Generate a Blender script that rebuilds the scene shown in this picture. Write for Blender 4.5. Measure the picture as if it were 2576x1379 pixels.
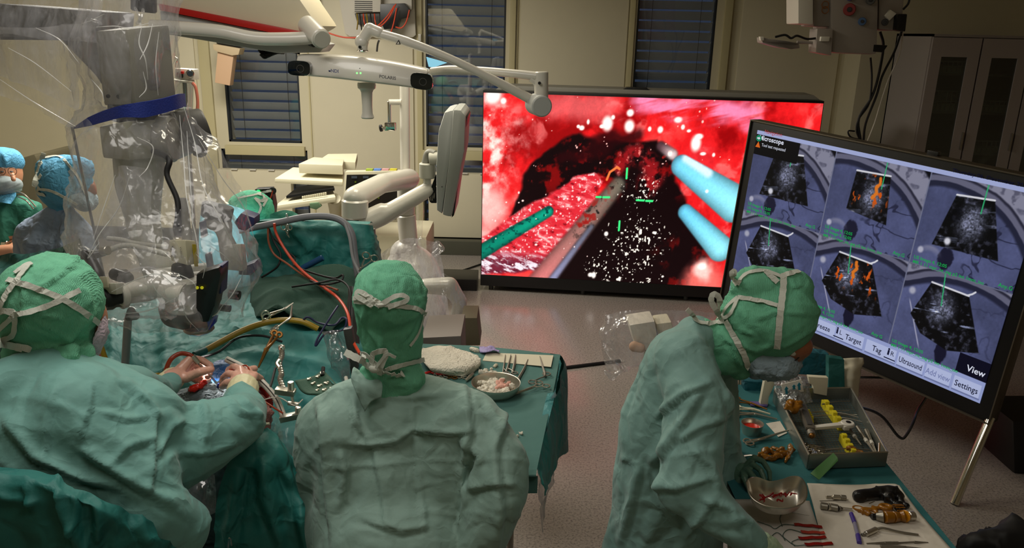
import bpy, bmesh, math, random
import numpy as np
from mathutils import Vector, Matrix, noise
from mathutils.bvhtree import BVHTree
random.seed(7); rng = np.random.default_rng(7)
PI = math.pi
for o in list(bpy.data.objects): bpy.data.objects.remove(o)
SC = bpy.context.scene; COL = SC.collection

# ---------------------------------------------------------------- camera
F = 2000.0; CX, CY = 1288.0, 689.5; CAMH = 2.1
PITCH = math.radians(17.0); ROLL = math.radians(1.4)
_f = Vector((0, math.cos(PITCH), -math.sin(PITCH))); _r0 = Vector((1, 0, 0)); _u0 = _r0.cross(_f)
CR = _r0*math.cos(ROLL) + _u0*math.sin(ROLL); CU = -_r0*math.sin(ROLL) + _u0*math.cos(ROLL); CF = _f
CP = Vector((0, 0, CAMH))
cam = bpy.data.objects.new('camera', bpy.data.cameras.new('camera')); COL.objects.link(cam)
cam.data.sensor_width = 36.0; cam.data.lens = 36.0*F/2576.0; cam.data.clip_start = 0.02
cam.matrix_world = Matrix((( CR.x, CU.x, -CF.x, 0), (CR.y, CU.y, -CF.y, 0), (CR.z, CU.z, -CF.z, CAMH), (0, 0, 0, 1)))
SC.camera = cam

# ---------------------------------------------------------------- world, lights, exposure
w = bpy.data.worlds.new('dusk'); SC.world = w; w.use_nodes = True
w.node_tree.nodes['Background'].inputs[0].default_value = (0.05, 0.08, 0.15, 1)
w.node_tree.nodes['Background'].inputs[1].default_value = 0.4
def area_light(name, loc, size, power, color, target=None, sy=None, spread=None):
    l = bpy.data.lights.new(name, 'AREA'); l.energy = power; l.color = color; l.size = size
    if sy: l.shape = 'RECTANGLE'; l.size_y = sy
    if spread: l.spread = spread
    o = bpy.data.objects.new(name, l); COL.objects.link(o); o.location = loc
    d = Vector(target)-Vector(loc) if target else Vector((0, 0, -1))
    o.rotation_euler = d.to_track_quat('-Z', 'Y').to_euler(); return o
area_light('ceiling_light_theatre', (-.9, 1.75, 2.92), 1.0, 19, (1.0, .95, .88), sy=1.0)
area_light('ceiling_light_far_left', (-2.2, 5.2, 2.92), 1.4, 122, (1.0, .95, .84), sy=1.2)
area_light('ceiling_light_middle', (-.5, 3.9, 2.92), .8, 26, (1.0, .92, .74), sy=.8)
area_light('ceiling_light_entry', (0.5, 0.6, 2.92), 1.0, 7, (1.0, .93, .82), sy=.8)
def spot(name, loc, target, power, color, ang, blend=.4, r=.02):
    l = bpy.data.lights.new(name, 'SPOT'); l.energy = power; l.color = color; l.spot_size = math.radians(ang); l.spot_blend = blend; l.shadow_soft_size = r
    o = bpy.data.objects.new(name, l); COL.objects.link(o); o.location = loc
    o.rotation_euler = (Vector(target)-Vector(loc)).to_track_quat('-Z', 'Y').to_euler(); return o
SC.view_settings.view_transform = 'Standard'; SC.view_settings.look = 'None'
SC.view_settings.exposure = 0.0; SC.view_settings.gamma = 1.0; SC.view_settings.use_curve_mapping = False
SC.cycles.max_bounces = 10; SC.cycles.transparent_max_bounces = 24; SC.cycles.transmission_bounces = 6
SC.cycles.sample_clamp_indirect = 4.0

# ---------------------------------------------------------------- pixel geometry of the photograph
def ray(px, py): return CF + CR*((px-CX)/F) - CU*((py-CY)/F)
def W(px, py, Y): d = ray(px, py); return CP + d*(Y/d.y)
def Zp(px, py, z): d = ray(px, py); return CP + d*((z-CAMH)/d.z)
def S(px, py, Y): return (W(px, py, Y)-CP).dot(CF)/F           # metres per photo pixel there
_cr, _cu, _cf, _cp = [np.array(v) for v in (CR, CU, CF, CP)]
def proj_np(V):
    v = V-_cp; d = v@_cf
    return np.stack([CX+F*(v@_cr)/d, CY-F*(v@_cu)/d], 1)

# ---------------------------------------------------------------- materials
def lin(c):
    return tuple(((x/255)/12.92 if x/255 <= .04045 else ((x/255+.055)/1.055)**2.4) for x in c)+(1,)
MATS = {}
def pmat(name, rgb, rough=.6, metal=0., spec=.5, bump=0., bscale=80., var=0., vscale=6., coat=0., emit=None, estr=1., trans=0., alpha=1., sheen=0., fold=0., fscale=9., weave=0.):
    if name in MATS: return MATS[name]
    m = bpy.data.materials.new(name); m.use_nodes = True; MATS[name] = m
    nt = m.node_tree; b = nt.nodes['Principled BSDF']; N = nt.nodes.new; Lk = nt.links.new
    b.inputs['Base Color'].default_value = lin(rgb); b.inputs['Roughness'].default_value = rough
    b.inputs['Metallic'].default_value = metal; b.inputs['Specular IOR Level'].default_value = spec
    b.inputs['Coat Weight'].default_value = coat; b.inputs['Transmission Weight'].default_value = trans
    b.inputs['Alpha'].default_value = alpha; b.inputs['Sheen Weight'].default_value = sheen
    if emit: b.inputs['Emission Color'].default_value = lin(emit); b.inputs['Emission Strength'].default_value = estr
    tc = N('ShaderNodeTexCoord')
    if var:
        n = N('ShaderNodeTexNoise'); n.inputs['Scale'].default_value = vscale; n.inputs['Detail'].default_value = 4
        Lk(tc.outputs['Object'], n.inputs['Vector'])
        mx = N('ShaderNodeMix'); mx.data_type = 'RGBA'
        c = lin(rgb); mx.inputs[6].default_value = tuple(x*(1-var) for x in c[:3])+(1,); mx.inputs[7].default_value = tuple(min(1, x*(1+var)) for x in c[:3])+(1,)
        Lk(n.outputs['Fac'], mx.inputs[0]); Lk(mx.outputs[2], b.inputs['Base Color'])
    last = None
    def addbump(fac, st, dist):
        nonlocal last
        bp = N('ShaderNodeBump'); bp.inputs['Strength'].default_value = st; bp.inputs['Distance'].default_value = dist
        Lk(fac, bp.inputs['Height'])
        if last: Lk(last.outputs['Normal'], bp.inputs['Normal'])
        last = bp
    if bump:
        n = N('ShaderNodeTexNoise'); n.inputs['Scale'].default_value = bscale; n.inputs['Detail'].default_value = 3
        Lk(tc.outputs['Object'], n.inputs['Vector']); addbump(n.outputs['Fac'], bump, .004)
    if weave:
        n = N('ShaderNodeTexWave'); n.inputs['Scale'].default_value = 140; n.inputs['Distortion'].default_value = 3; n.inputs['Detail'].default_value = 1
        Lk(tc.outputs['Object'], n.inputs['Vector']); addbump(n.outputs['Fac'], weave, .002)
    if fold:
        # sharp creases of a papery cloth: cell edges of a warped voronoi plus a fine crinkle
        nz = N('ShaderNodeTexNoise'); nz.inputs['Scale'].default_value = fscale*.8; nz.inputs['Detail'].default_value = 3
        Lk(tc.outputs['Object'], nz.inputs['Vector'])
        mv = N('ShaderNodeMix'); mv.data_type = 'RGBA'; mv.blend_type = 'ADD'; mv.inputs[0].default_value = .28
        Lk(tc.outputs['Object'], mv.inputs[6]); Lk(nz.outputs['Color'], mv.inputs[7])
        for sc_, st in ((fscale, fold), (fscale*2.7, fold*.45)):
            v = N('ShaderNodeTexVoronoi'); v.feature = 'DISTANCE_TO_EDGE'; v.inputs['Scale'].default_value = sc_
            Lk(mv.outputs[2], v.inputs['Vector'])
            mr = N('ShaderNodeMapRange'); mr.inputs['From Max'].default_value = .22; mr.interpolation_type = 'SMOOTHSTEP'
            Lk(v.outputs['Distance'], mr.inputs['Value']); addbump(mr.outputs[0], st, .012*9/sc_)
    if last: Lk(last.outputs['Normal'], b.inputs['Normal'])
    return m
def film(name, tint=(1, 1, 1), haze=.12, gl=.16, rough=.12, scale=14., bump=.9, hazecol=(200, 200, 205)):
    if name in MATS: return MATS[name]
    m = bpy.data.materials.new(name); m.use_nodes = True; MATS[name] = m
    nt = m.node_tree; nt.nodes.clear(); N = nt.nodes.new; Lk = nt.links.new
    out = N('ShaderNodeOutputMaterial'); tr = N('ShaderNodeBsdfTransparent'); tr.inputs[0].default_value = (*tint, 1)
    g = N('ShaderNodeBsdfGlossy'); g.inputs['Roughness'].default_value = rough; g.inputs[0].default_value = (1, 1, 1, 1)
    d = N('ShaderNodeBsdfDiffuse'); d.inputs[0].default_value = lin(hazecol)
    t2 = N('ShaderNodeBsdfTranslucent'); t2.inputs[0].default_value = lin(hazecol)
    tc = N('ShaderNodeTexCoord'); nz = N('ShaderNodeTexNoise'); nz.inputs['Scale'].default_value = scale*.6; nz.inputs['Detail'].default_value = 3
    Lk(tc.outputs['Object'], nz.inputs['Vector'])
    mv = N('ShaderNodeMix'); mv.data_type = 'RGBA'; mv.blend_type = 'ADD'; mv.inputs[0].default_value = .25
    mp = N('ShaderNodeMapping'); mp.inputs['Scale'].default_value = (1.5, 1.5, .35); Lk(tc.outputs['Object'], mp.inputs['Vector'])
    Lk(mp.outputs[0], mv.inputs[6]); Lk(nz.outputs['Color'], mv.inputs[7])
    v = N('ShaderNodeTexVoronoi'); v.feature = 'DISTANCE_TO_EDGE'; v.inputs['Scale'].default_value = scale; Lk(mv.outputs[2], v.inputs['Vector'])
    bp = N('ShaderNodeBump'); bp.inputs['Strength'].default_value = bump; bp.inputs['Distance'].default_value = .02; Lk(v.outputs['Distance'], bp.inputs['Height'])
    for x in (g, d): Lk(bp.outputs['Normal'], x.inputs['Normal'])
    lw = N('ShaderNodeLayerWeight'); lw.inputs['Blend'].default_value = .35; Lk(bp.outputs['Normal'], lw.inputs['Normal'])
    # haze varies with the crinkles
    n2 = N('ShaderNodeTexNoise'); n2.inputs['Scale'].default_value = scale*.7; n2.inputs['Detail'].default_value = 6; n2.inputs['Roughness'].default_value = .65; n2.inputs['Distortion'].default_value = 1.5
    Lk(mp.outputs[0], n2.inputs['Vector'])
    mr = N('ShaderNodeMapRange'); mr.inputs['From Min'].default_value = .35; mr.inputs['From Max'].default_value = .75; mr.inputs['To Min'].default_value = haze*.35; mr.inputs['To Max'].default_value = min(1, haze*2.2)
    Lk(n2.outputs['Fac'], mr.inputs['Value'])
    ad = N('ShaderNodeMixShader'); ad.inputs[0].default_value = .5; Lk(d.outputs[0], ad.inputs[1]); Lk(t2.outputs[0], ad.inputs[2])
    m1 = N('ShaderNodeMixShader'); Lk(mr.outputs[0], m1.inputs[0]); Lk(tr.outputs[0], m1.inputs[1]); Lk(ad.outputs[0], m1.inputs[2])
    mg = N('ShaderNodeMapRange'); mg.inputs['To Min'].default_value = gl*.35; mg.inputs['To Max'].default_value = min(.9, gl*2.6); Lk(lw.outputs['Facing'], mg.inputs['Value'])
    m2 = N('ShaderNodeMixShader'); Lk(mg.outputs[0], m2.inputs[0]); Lk(m1.outputs[0], m2.inputs[1]); Lk(g.outputs[0], m2.inputs[2])
    Lk(m2.outputs[0], out.inputs['Surface']); return m
def emis(name, rgb, st=1.):
    if name in MATS: return MATS[name]
    m = bpy.data.materials.new(name); m.use_nodes = True; MATS[name] = m
    nt = m.node_tree; nt.nodes.clear(); e = nt.nodes.new('ShaderNodeEmission'); e.inputs[0].default_value = lin(rgb); e.inputs[1].default_value = st
    o = nt.nodes.new('ShaderNodeOutputMaterial'); nt.links.new(e.outputs[0], o.inputs[0]); return m

M_WALL = pmat('wall_paint', (202, 194, 166), .62, bump=.05, bscale=200, var=.03)
M_WALLP = pmat('wall_panel_laminate', (208, 200, 174), .5, bump=.03, bscale=120, var=.03)
M_TRIM = pmat('trim_cream', (190, 180, 140), .45)
M_GOWN = pmat('gown_nonwoven', (108, 160, 152), .72, bump=.1, bscale=160, var=.05, vscale=5, fold=.3, fscale=6, sheen=.15)
M_GOWN2 = pmat('gown_nonwoven_grey', (134, 164, 153), .72, bump=.1, bscale=160, var=.04, vscale=4, fold=.28, fscale=6, sheen=.15)
M_GOWN3 = pmat('gown_nonwoven_mid', (122, 160, 153), .72, bump=.1, bscale=160, var=.05, vscale=5, fold=.3, fscale=6, sheen=.15)
M_TEAL = pmat('drape_teal', (34, 114, 108), .62, bump=.12, bscale=150, var=.1, vscale=4, fold=.5, fscale=5)
M_TEALD = pmat('drape_teal_dark', (24, 90, 86), .65, bump=.15, bscale=150, var=.1, vscale=4, fold=.45, fscale=5)
M_TEALL = pmat('drape_aqua_light', (56, 132, 128), .65, bump=.1, bscale=150, var=.08, vscale=4, fold=.4, fscale=5)
M_TOWEL = pmat('towel_green', (58, 92, 78), .95, bump=.5, bscale=420, var=.12, vscale=30, weave=.6)
M_CAP = pmat('cap_green_mesh', (108, 184, 148), .8, bump=.3, bscale=300, var=.14, vscale=22, weave=.45, fold=.25, fscale=9)
M_CAPB = pmat('cap_blue', (90, 165, 205), .8, bump=.25, bscale=250, var=.12, vscale=18, fold=.4, fscale=14)
M_GOWNB = pmat('gown_blue_grey', (146, 162, 186), .75, bump=.1, var=.08, fold=.5, fscale=7)
M_SCRUB = pmat('scrubs_green', (48, 120, 100), .8, bump=.2, bscale=250, var=.08, fold=.35, fscale=7)
M_TIE = pmat('tie_white', (205, 208, 196), .8, bump=.2, bscale=200)
M_MASK = pmat('mask_pale_blue', (146, 166, 178), .8, bump=.2, bscale=200, fold=.35, fscale=16)
M_SKIN = pmat('skin', (196, 138, 104), .5, var=.06, vscale=30, bump=.1, bscale=200)
M_SKIND = pmat('skin_tan', (150, 92, 62), .5, var=.06, vscale=30, bump=.1, bscale=200)
M_GLOVE = pmat('glove_latex', (222, 168, 148), .35, var=.08, vscale=25, bump=.25, bscale=90, coat=.2)
M_GLOVEC = pmat('glove_cuff', (222, 214, 172), .4, var=.05, bump=.3, bscale=70)
M_GLOVEG = pmat('glove_green', (84, 116, 98), .45, var=.08, vscale=25, bump=.25, bscale=90)
M_WHITE = pmat('white_enamel', (214, 210, 198), .28, coat=.3, var=.02)
M_WHITEM = pmat('white_matt', (205, 200, 188), .5)
M_IVORY = pmat('ivory_plastic', (206, 200, 172), .45)
M_GREYL = pmat('grey_light', (184, 182, 168), .5, bump=.1, bscale=300)
M_GREY = pmat('grey_plastic', (134, 132, 122), .5, bump=.1, bscale=300)
M_GREYD = pmat('grey_dark', (66, 65, 62), .5, bump=.1, bscale=300)
M_MON = pmat('monitor_grey', (182, 184, 180), .45)
M_BLACK = pmat('black_plastic', (16, 16, 17), .35)
M_RUBBER = pmat('black_rubber', (12, 12, 13), .6)
M_STEEL = pmat('steel', (205, 199, 186), .28, metal=.9)
M_STEELD = pmat('steel_dull', (150, 145, 134), .42, metal=.85)
M_CHROME = pmat('chrome', (215, 212, 205), .08, metal=1.)
M_BLUE = pmat('strap_blue', (22, 42, 122), .7, bump=.3, bscale=200)
M_NAVY = pmat('navy_plastic', (38, 44, 88), .4)
M_RED = pmat('red_paint', (176, 22, 14), .4)
M_ORANGE = pmat('orange_cable', (214, 72, 40), .45)
M_REDTUBE = pmat('red_brown_tube', (152, 56, 30), .35)
M_YELLOW = pmat('yellow_hose', (150, 124, 26), .4)
M_YEL = pmat('yellow_silicone', (206, 190, 30), .5)
M_AMBER = pmat('amber_plastic', (140, 90, 18), .3, var=.2, vscale=40)
M_COTTON = pmat('cotton_white', (222, 214, 196), .95, bump=.6, bscale=180, fold=.5, fscale=20)
M_COTTONP = pmat('cotton_pinkish', (224, 168, 150), .9, bump=.6, bscale=200, var=.15, vscale=60)
M_PAPER = pmat('paper_white', (206, 198, 184), .8, bump=.1, bscale=60, fold=.12, fscale=7)
M_PAPERC = pmat('paper_cream', (206, 198, 174), .8)
M_BLOOD = pmat('blood_red', (140, 14, 10), .25, var=.3, vscale=60)
M_BLOODB = pmat('blood_bright', (214, 40, 24), .2, var=.2, vscale=60)
M_PURPLE = pmat('purple', (66, 48, 140), .4)
M_GREENTAG = pmat('green_tag', (62, 112, 52), .6, var=.1)
M_FILM = film('drape_film', haze=.21, gl=.075, rough=.15, scale=12, bump=.4)
M_FILM2 = film('bag_film', haze=.16, gl=.13, rough=.16, scale=14, bump=.4)
M_FILMW = film('milky_film', haze=.5, gl=.12, rough=.25, scale=12)
def glassm(name, tint, haze, gl):
    if name in MATS: return MATS[name]
    m = bpy.data.materials.new(name); m.use_nodes = True; MATS[name] = m
    nt = m.node_tree; nt.nodes.clear(); N = nt.nodes.new; Lk = nt.links.new
    out = N('ShaderNodeOutputMaterial'); tr = N('ShaderNodeBsdfTransparent'); tr.inputs[0].default_value = (*tint, 1)
    g = N('ShaderNodeBsdfGlossy'); g.inputs['Roughness'].default_value = .02
    mx = N('ShaderNodeMixShader'); mx.inputs[0].default_value = gl
    Lk(tr.outputs[0], mx.inputs[1]); Lk(g.outputs[0], mx.inputs[2]); Lk(mx.outputs[0], out.inputs[0]); return m
M_GLASS = glassm('window_glass', (.96, .97, .98), 0, .07)
M_GLASSC = glassm('cabinet_glass', (.55, .6, .58), 0, .07)

# ---------------------------------------------------------------- mesh builder
def catmull(pts, n):
    pts = [Vector(p) for p in pts]
    if len(pts) < 3: return [pts[0].lerp(pts[-1], i/(n)) for i in range(n+1)]
    P = [pts[0]*2-pts[1]]+pts+[pts[-1]*2-pts[-2]]; out = []
    segs = len(pts)-1; per = max(1, n//segs)
    for s in range(segs):
        a, b, c, d = P[s:s+4]
        for i in range(per):
            t = i/per
            out.append(.5*((2*b)+(c-a)*t+(2*a-5*b+4*c-d)*t*t+(3*b-a-3*c+d)*t**3))
    out.append(pts[-1]); return out
class MB:
    def __init__(s): s.v = []; s.f = []
    def add(s, vs, fs):
        k = len(s.v); s.v += [Vector(v) for v in vs]; s.f += [tuple(i+k for i in f) for f in fs]; return s
    def box(s, c, size, rot=None, bev=0.):
        bm = bmesh.new(); bmesh.ops.create_cube(bm, size=1)
        for v in bm.verts: v.co = Vector((v.co.x*size[0], v.co.y*size[1], v.co.z*size[2]))
        if bev: bmesh.ops.bevel(bm, geom=bm.edges[:], offset=bev, segments=2, affect='EDGES', profile=.7)
        R = rot.to_3x3() if isinstance(rot, Matrix) else (Matrix.Rotation(rot, 3, 'Z') if rot else Matrix.Identity(3))
        bm.verts.index_update(); s.add([R@v.co+Vector(c) for v in bm.verts], [[v.index for v in f.verts] for f in bm.faces]); bm.free(); return s
    def prism(s, poly, ext, bev=0.):
        """planar polygon of 3D points extruded by vector ext"""
        bm = bmesh.new(); a = [bm.verts.new(p) for p in poly]; b = [bm.verts.new(Vector(p)+Vector(ext)) for p in poly]; n = len(a)
        try:
            bm.faces.new(a); bm.faces.new(b[::-1])
            for i in range(n): bm.faces.new((a[i], b[i], b[(i+1) % n], a[(i+1) % n]))
        except ValueError: pass
        bmesh.ops.recalc_face_normals(bm, faces=bm.faces[:])
        if bev: bmesh.ops.bevel(bm, geom=bm.edges[:], offset=bev, segments=2, affect='EDGES', profile=.7, clamp_overlap=True)
        bm.verts.index_update(); s.add([v.co.copy() for v in bm.verts], [[v.index for v in f.verts] for f in bm.faces]); bm.free(); return s
    def pp(s, pix, Y, depth, bev=0.):
        """outline given in photo pixels, standing at depth Y, extruded away by depth"""
        return s.prism([W(x, y, Y) for x, y in pix], (0, depth, 0), bev)
    def tube(s, pts, r, n=10, smooth=True, closed=False, caps=True):
        P = catmull(pts, (len(pts)-1)*(6 if smooth else 1)) if smooth and len(pts) > 2 else [Vector(p) for p in pts]
        m = len(P); rs = r if isinstance(r, (list, tuple)) else [r]*len(pts)
        k = len(s.v); up = None
        for i, p in enumerate(P):
            t = (P[min(i+1, m-1)]-P[max(i-1, 0)])
            if t.length < 1e-9: t = Vector((0, 0, 1))
            t.normalize()
            if up is None: up = t.orthogonal().normalized()
            up = (up-t*up.dot(t)); up = up.normalized() if up.length > 1e-6 else t.orthogonal().normalized()
            q = t.cross(up); x = i/(m-1)*(len(rs)-1); j = min(int(x), len(rs)-2) if len(rs) > 1 else 0
            rr = rs[j]+(rs[min(j+1, len(rs)-1)]-rs[j])*(x-j)
            for a in range(n): s.v.append(p+(up*math.cos(2*PI*a/n)+q*math.sin(2*PI*a/n))*rr)
        for i in range(m-1):
            for a in range(n): s.f.append((k+i*n+a, k+i*n+(a+1) % n, k+(i+1)*n+(a+1) % n, k+(i+1)*n+a))
        if caps: s.f.append(tuple(k+a for a in range(n))[::-1]); s.f.append(tuple(k+(m-1)*n+a for a in range(n)))
        return s
    def lathe(s, prof, o, axis=(0, 0, 1), n=24):
        """prof: list of (radius, height along axis)"""
        ax = Vector(axis).normalized(); e1 = ax.orthogonal().normalized(); e2 = ax.cross(e1); o = Vector(o); k = len(s.v)
        for r, h in prof:
            for a in range(n): s.v.append(o+ax*h+(e1*math.cos(2*PI*a/n)+e2*math.sin(2*PI*a/n))*r)
        for i in range(len(prof)-1):
            for a in range(n): s.f.append((k+i*n+a, k+i*n+(a+1) % n, k+(i+1)*n+(a+1) % n, k+(i+1)*n+a))
        s.f.append(tuple(k+a for a in range(n))[::-1]); s.f.append(tuple(k+(len(prof)-1)*n+a for a in range(n)))
        return s
    def cyl(s, a, b, r, r2=None, n=20, bev=.12):
        a = Vector(a); b = Vector(b); L = (b-a).length; r2 = r if r2 is None else r2; e = min(bev*min(r, r2), L*.3)
        return s.lathe([(max(r-e, 1e-4), 0), (r, e), (r2, L-e), (max(r2-e, 1e-4), L)], a, b-a, n)
    def ball(s, c, r, n=14, sc=(1, 1, 1)):
        k = len(s.v); c = Vector(c); m = n//2
        for i in range(m+1):
            th = PI*i/m
            for a in range(n):
                s.v.append(c+Vector((sc[0]*r*math.sin(th)*math.cos(2*PI*a/n), sc[1]*r*math.sin(th)*math.sin(2*PI*a/n), sc[2]*r*math.cos(th))))
        for i in range(m):
            for a in range(n): s.f.append((k+i*n+a, k+(i+1)*n+a, k+(i+1)*n+(a+1) % n, k+i*n+(a+1) % n))
        return s
    def capsule(s, a, b, ra, rb, n=16):
        a = Vector(a); b = Vector(b); L = (b-a).length
        if L < 1e-5: return s.ball(a, max(ra, rb), n)
        prof = [(ra*math.sin(t)+1e-4, -ra*math.cos(t)) for t in [PI/2*i/5 for i in range(5)]]+[(ra, 0), (rb, L)]+[(rb*math.cos(t)+1e-4, L+rb*math.sin(t)) for t in [PI/2*i/5 for i in range(1, 6)]]
        return s.lathe(prof, a, b-a, n)
    def ring(s, c, axis, R, r, n=24, m=8, sx=1.):
        ax = Vector(axis).normalized(); e1 = ax.orthogonal().normalized(); e2 = ax.cross(e1); c = Vector(c); k = len(s.v)
        for i in range(n):
            d = e1*math.cos(2*PI*i/n)*sx+e2*math.sin(2*PI*i/n); dn = d.normalized()
            for j in range(m): s.v.append(c+d*R+(dn*math.cos(2*PI*j/m)+ax*math.sin(2*PI*j/m))*r)
        for i in range(n):
            for j in range(m): s.f.append((k+i*m+j, k+((i+1) % n)*m+j, k+((i+1) % n)*m+(j+1) % m, k+i*m+(j+1) % m))
        return s
    def build(s, name, mat, parent=None, smooth=True, **tags):
        return link_mesh(name, [tuple(v) for v in s.v], s.f, mat, parent, smooth, **tags)

def root_loc(o):
    L = Vector((0, 0, 0))
    while o: L += o.location; o = o.parent
    return L
def tag(o, label=None, category=None, group=None, kind=None):
    if label: o['label'] = label
    if category: o['category'] = category
    if group: o['group'] = group
    if kind: o['kind'] = kind
    return o
def link_mesh(name, verts, faces, mat, parent=None, smooth=True, **tags):
    V = np.array(verts, dtype=float)
    if parent is not None: org = root_loc(parent)
    else: mn = V.min(0); mxx = V.max(0); org = Vector(((mn[0]+mxx[0])/2, (mn[1]+mxx[1])/2, mn[2]))
    V = V-np.array(org)
    me = bpy.data.meshes.new(name); me.from_pydata(V.tolist(), [], faces)
    me.materials.append(mat); me.validate(); me.update()
    if smooth:
        me.polygons.foreach_set('use_smooth', [True]*len(me.polygons))
        try: me.set_sharp_from_angle(angle=math.radians(38))
        except Exception: pass
    o = bpy.data.objects.new(name, me); COL.objects.link(o)
    if parent is not None: o.parent = parent
    else: o.location = org
    tag(o, **tags); return o
def thing(name, loc, label, category, group=None):
    o = bpy.data.objects.new(name, None); COL.objects.link(o); o.location = loc; o.empty_display_size = .05
    return tag(o, label, category, group)

# ---------------------------------------------------------------- organic surfaces
def remesh(mb, vox, smooth=8, fac=.5):
    me = bpy.data.meshes.new('tmp'); me.from_pydata([tuple(v) for v in mb.v], [], mb.f)
    bm = bmesh.new(); bm.from_mesh(me); bmesh.ops.recalc_face_normals(bm, faces=bm.faces[:]); bm.to_mesh(me); bm.free()
    o = bpy.data.objects.new('tmp', me); COL.objects.link(o)
    m = o.modifiers.new('r', 'REMESH'); m.mode = 'VOXEL'; m.voxel_size = vox
    if smooth: m2 = o.modifiers.new('s', 'SMOOTH'); m2.iterations = smooth; m2.factor = fac
    dg = bpy.context.evaluated_depsgraph_get(); dg.update()
    res = bpy.data.meshes.new_from_object(o.evaluated_get(dg))
    bpy.data.objects.remove(o); bpy.data.meshes.remove(me); return res
def mesh_np(me):
    V = np.empty(len(me.vertices)*3); me.vertices.foreach_get('co', V); N = np.empty(len(me.vertices)*3); me.vertices.foreach_get('normal', N)
    return V.reshape(-1, 3), N.reshape(-1, 3)
_tabs = {}
def vnoise(P, scale, seed=0):
    """vectorised 3D value noise in [-1,1]"""
    if seed not in _tabs: _tabs[seed] = np.random.default_rng(seed+100).random((32, 32, 32))*2-1
    T = _tabs[seed]; Q = P*scale+50.3; I = np.floor(Q).astype(int); f = Q-I; f = f*f*f*(f*(f*6-15)+10); I &= 31; J = (I+1) & 31
    x0, y0, z0 = I.T; x1, y1, z1 = J.T; fx, fy, fz = f.T
    def L(a, b, t): return a+(b-a)*t
    return L(L(L(T[x0, y0, z0], T[x1, y0, z0], fx), L(T[x0, y1, z0], T[x1, y1, z0], fx), fy), L(L(T[x0, y0, z1], T[x1, y0, z1], fx), L(T[x0, y1, z1], T[x1, y1, z1], fx), fy), fz)
def segdist(P, a, b):
    a = np.array(a, float); b = np.array(b, float); d = b-a; t = np.clip(((P-a)@d)/max(d@d, 1e-9), 0, 1)
    return np.linalg.norm(P-(a+t[:, None]*d), axis=1), t
def cloth_disp(V, N, amp=.01, freq=6., stretch=(1, 1, .35), ridge=.006, rfreq=9., seed=1, creases=(), fine=.0):
    st = np.array(stretch)
    wv = np.stack([vnoise(V, freq*.7, seed+5), vnoise(V, freq*.7, seed+6), vnoise(V, freq*.7, seed+7)], 1)*.06
    d = amp*vnoise((V+wv)*st, freq, seed)
    r = 1-np.abs(vnoise((V+wv)*st, rfreq, seed+1))*4.5; d = d+ridge*1.3*np.clip(r, 0, 1)**1.3
    r = 1-np.abs(vnoise((V+wv*1.5)*st[::-1], rfreq*1.6, seed+2))*6.; d = d+ridge*.7*np.clip(r, 0, 1)**1.3
    if fine: d = d+fine*vnoise(V, rfreq*4, seed+3)
    if len(creases):
        P = proj_np(V); facing = np.einsum('ij,ij->i', N, V-_cp) < 0
        for pts, a, wd in creases:
            # a folded edge: raised on one side of the line, pressed in on the other
            best = np.full(len(P), 1e9); sg = np.ones(len(P)); L_ = np.zeros(len(P)); n_ = len(pts)-1
            for i in range(n_):
                dd_, t_ = segdist(P, pts[i], pts[i+1]); k = dd_ < best; best = np.where(k, dd_, best); L_ = np.where(k, (i+t_)/n_, L_)
                e_ = np.array(pts[i+1], float)-np.array(pts[i], float); w_ = P-np.array(pts[i], float); sg = np.where(k, np.sign(e_[0]*w_[:, 1]-e_[1]*w_[:, 0]), sg)
            up_ = -1. if pts[-1][0] >= pts[0][0] else 1.
            q_ = best*sg*up_; env = np.clip(L_*6+.15, 0, 1)*np.clip((1-L_)*6+.15, 0, 1)
            d = d+facing*a*env*(1.05*np.exp(-((q_-wd*.9)/(wd*1.5))**2)-.85*np.exp(-((q_+wd*.35)/(wd*.75))**2)-.25*np.exp(-((q_+wd*2.5)/(wd*2))**2))
    return V+N*d[:, None]
def organic(name, mb, vox, mat, parent, smooth=10, disp=None, fac=.5, **tags):
    me = remesh(mb, vox, smooth, fac); V, N = mesh_np(me)
    if disp: V = cloth_disp(V, N, **disp)
    F_ = [tuple(p.vertices) for p in me.polygons]; bpy.data.meshes.remove(me)
    o = link_mesh(name, V, F_, mat, parent, True, **tags)
    try:
        for e in o.data.attributes: 
            if e.name == 'sharp_edge': o.data.attributes.remove(e); break
    except Exception: pass
    return o
def pcap(mb, *pts):
    """chain of tapered capsules: points (px, py, Y, radius in px)"""
    Q = [(W(x, y, Y), r*S(x, y, Y)) for x, y, Y, r in pts]
    for (a, ra), (b, rb) in zip(Q, Q[1:]): mb.capsule(a, b, ra, rb)
    if len(Q) == 1: mb.ball(Q[0][0], Q[0][1], 18)
    return mb
def pell(mb, px, py, Y, rx, ry, rd):
    """ellipsoid with pixel half sizes rx, ry and half depth rd (m)"""
    s = S(px, py, Y); k = len(mb.v); c = W(px, py, Y); n = 20; m = 12
    for i in range(m+1):
        th = PI*i/m
        for a in range(n):
            mb.v.append(c+CR*(rx*s*math.sin(th)*math.cos(2*PI*a/n))+CU*(ry*s*math.cos(th))+CF*(rd*math.sin(th)*math.sin(2*PI*a/n)))
    for i in range(m):
        for a in range(n): mb.f.append((k+i*n+a, k+(i+1)*n+a, k+(i+1)*n+(a+1) % n, k+i*n+(a+1) % n))
    return mb
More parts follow.
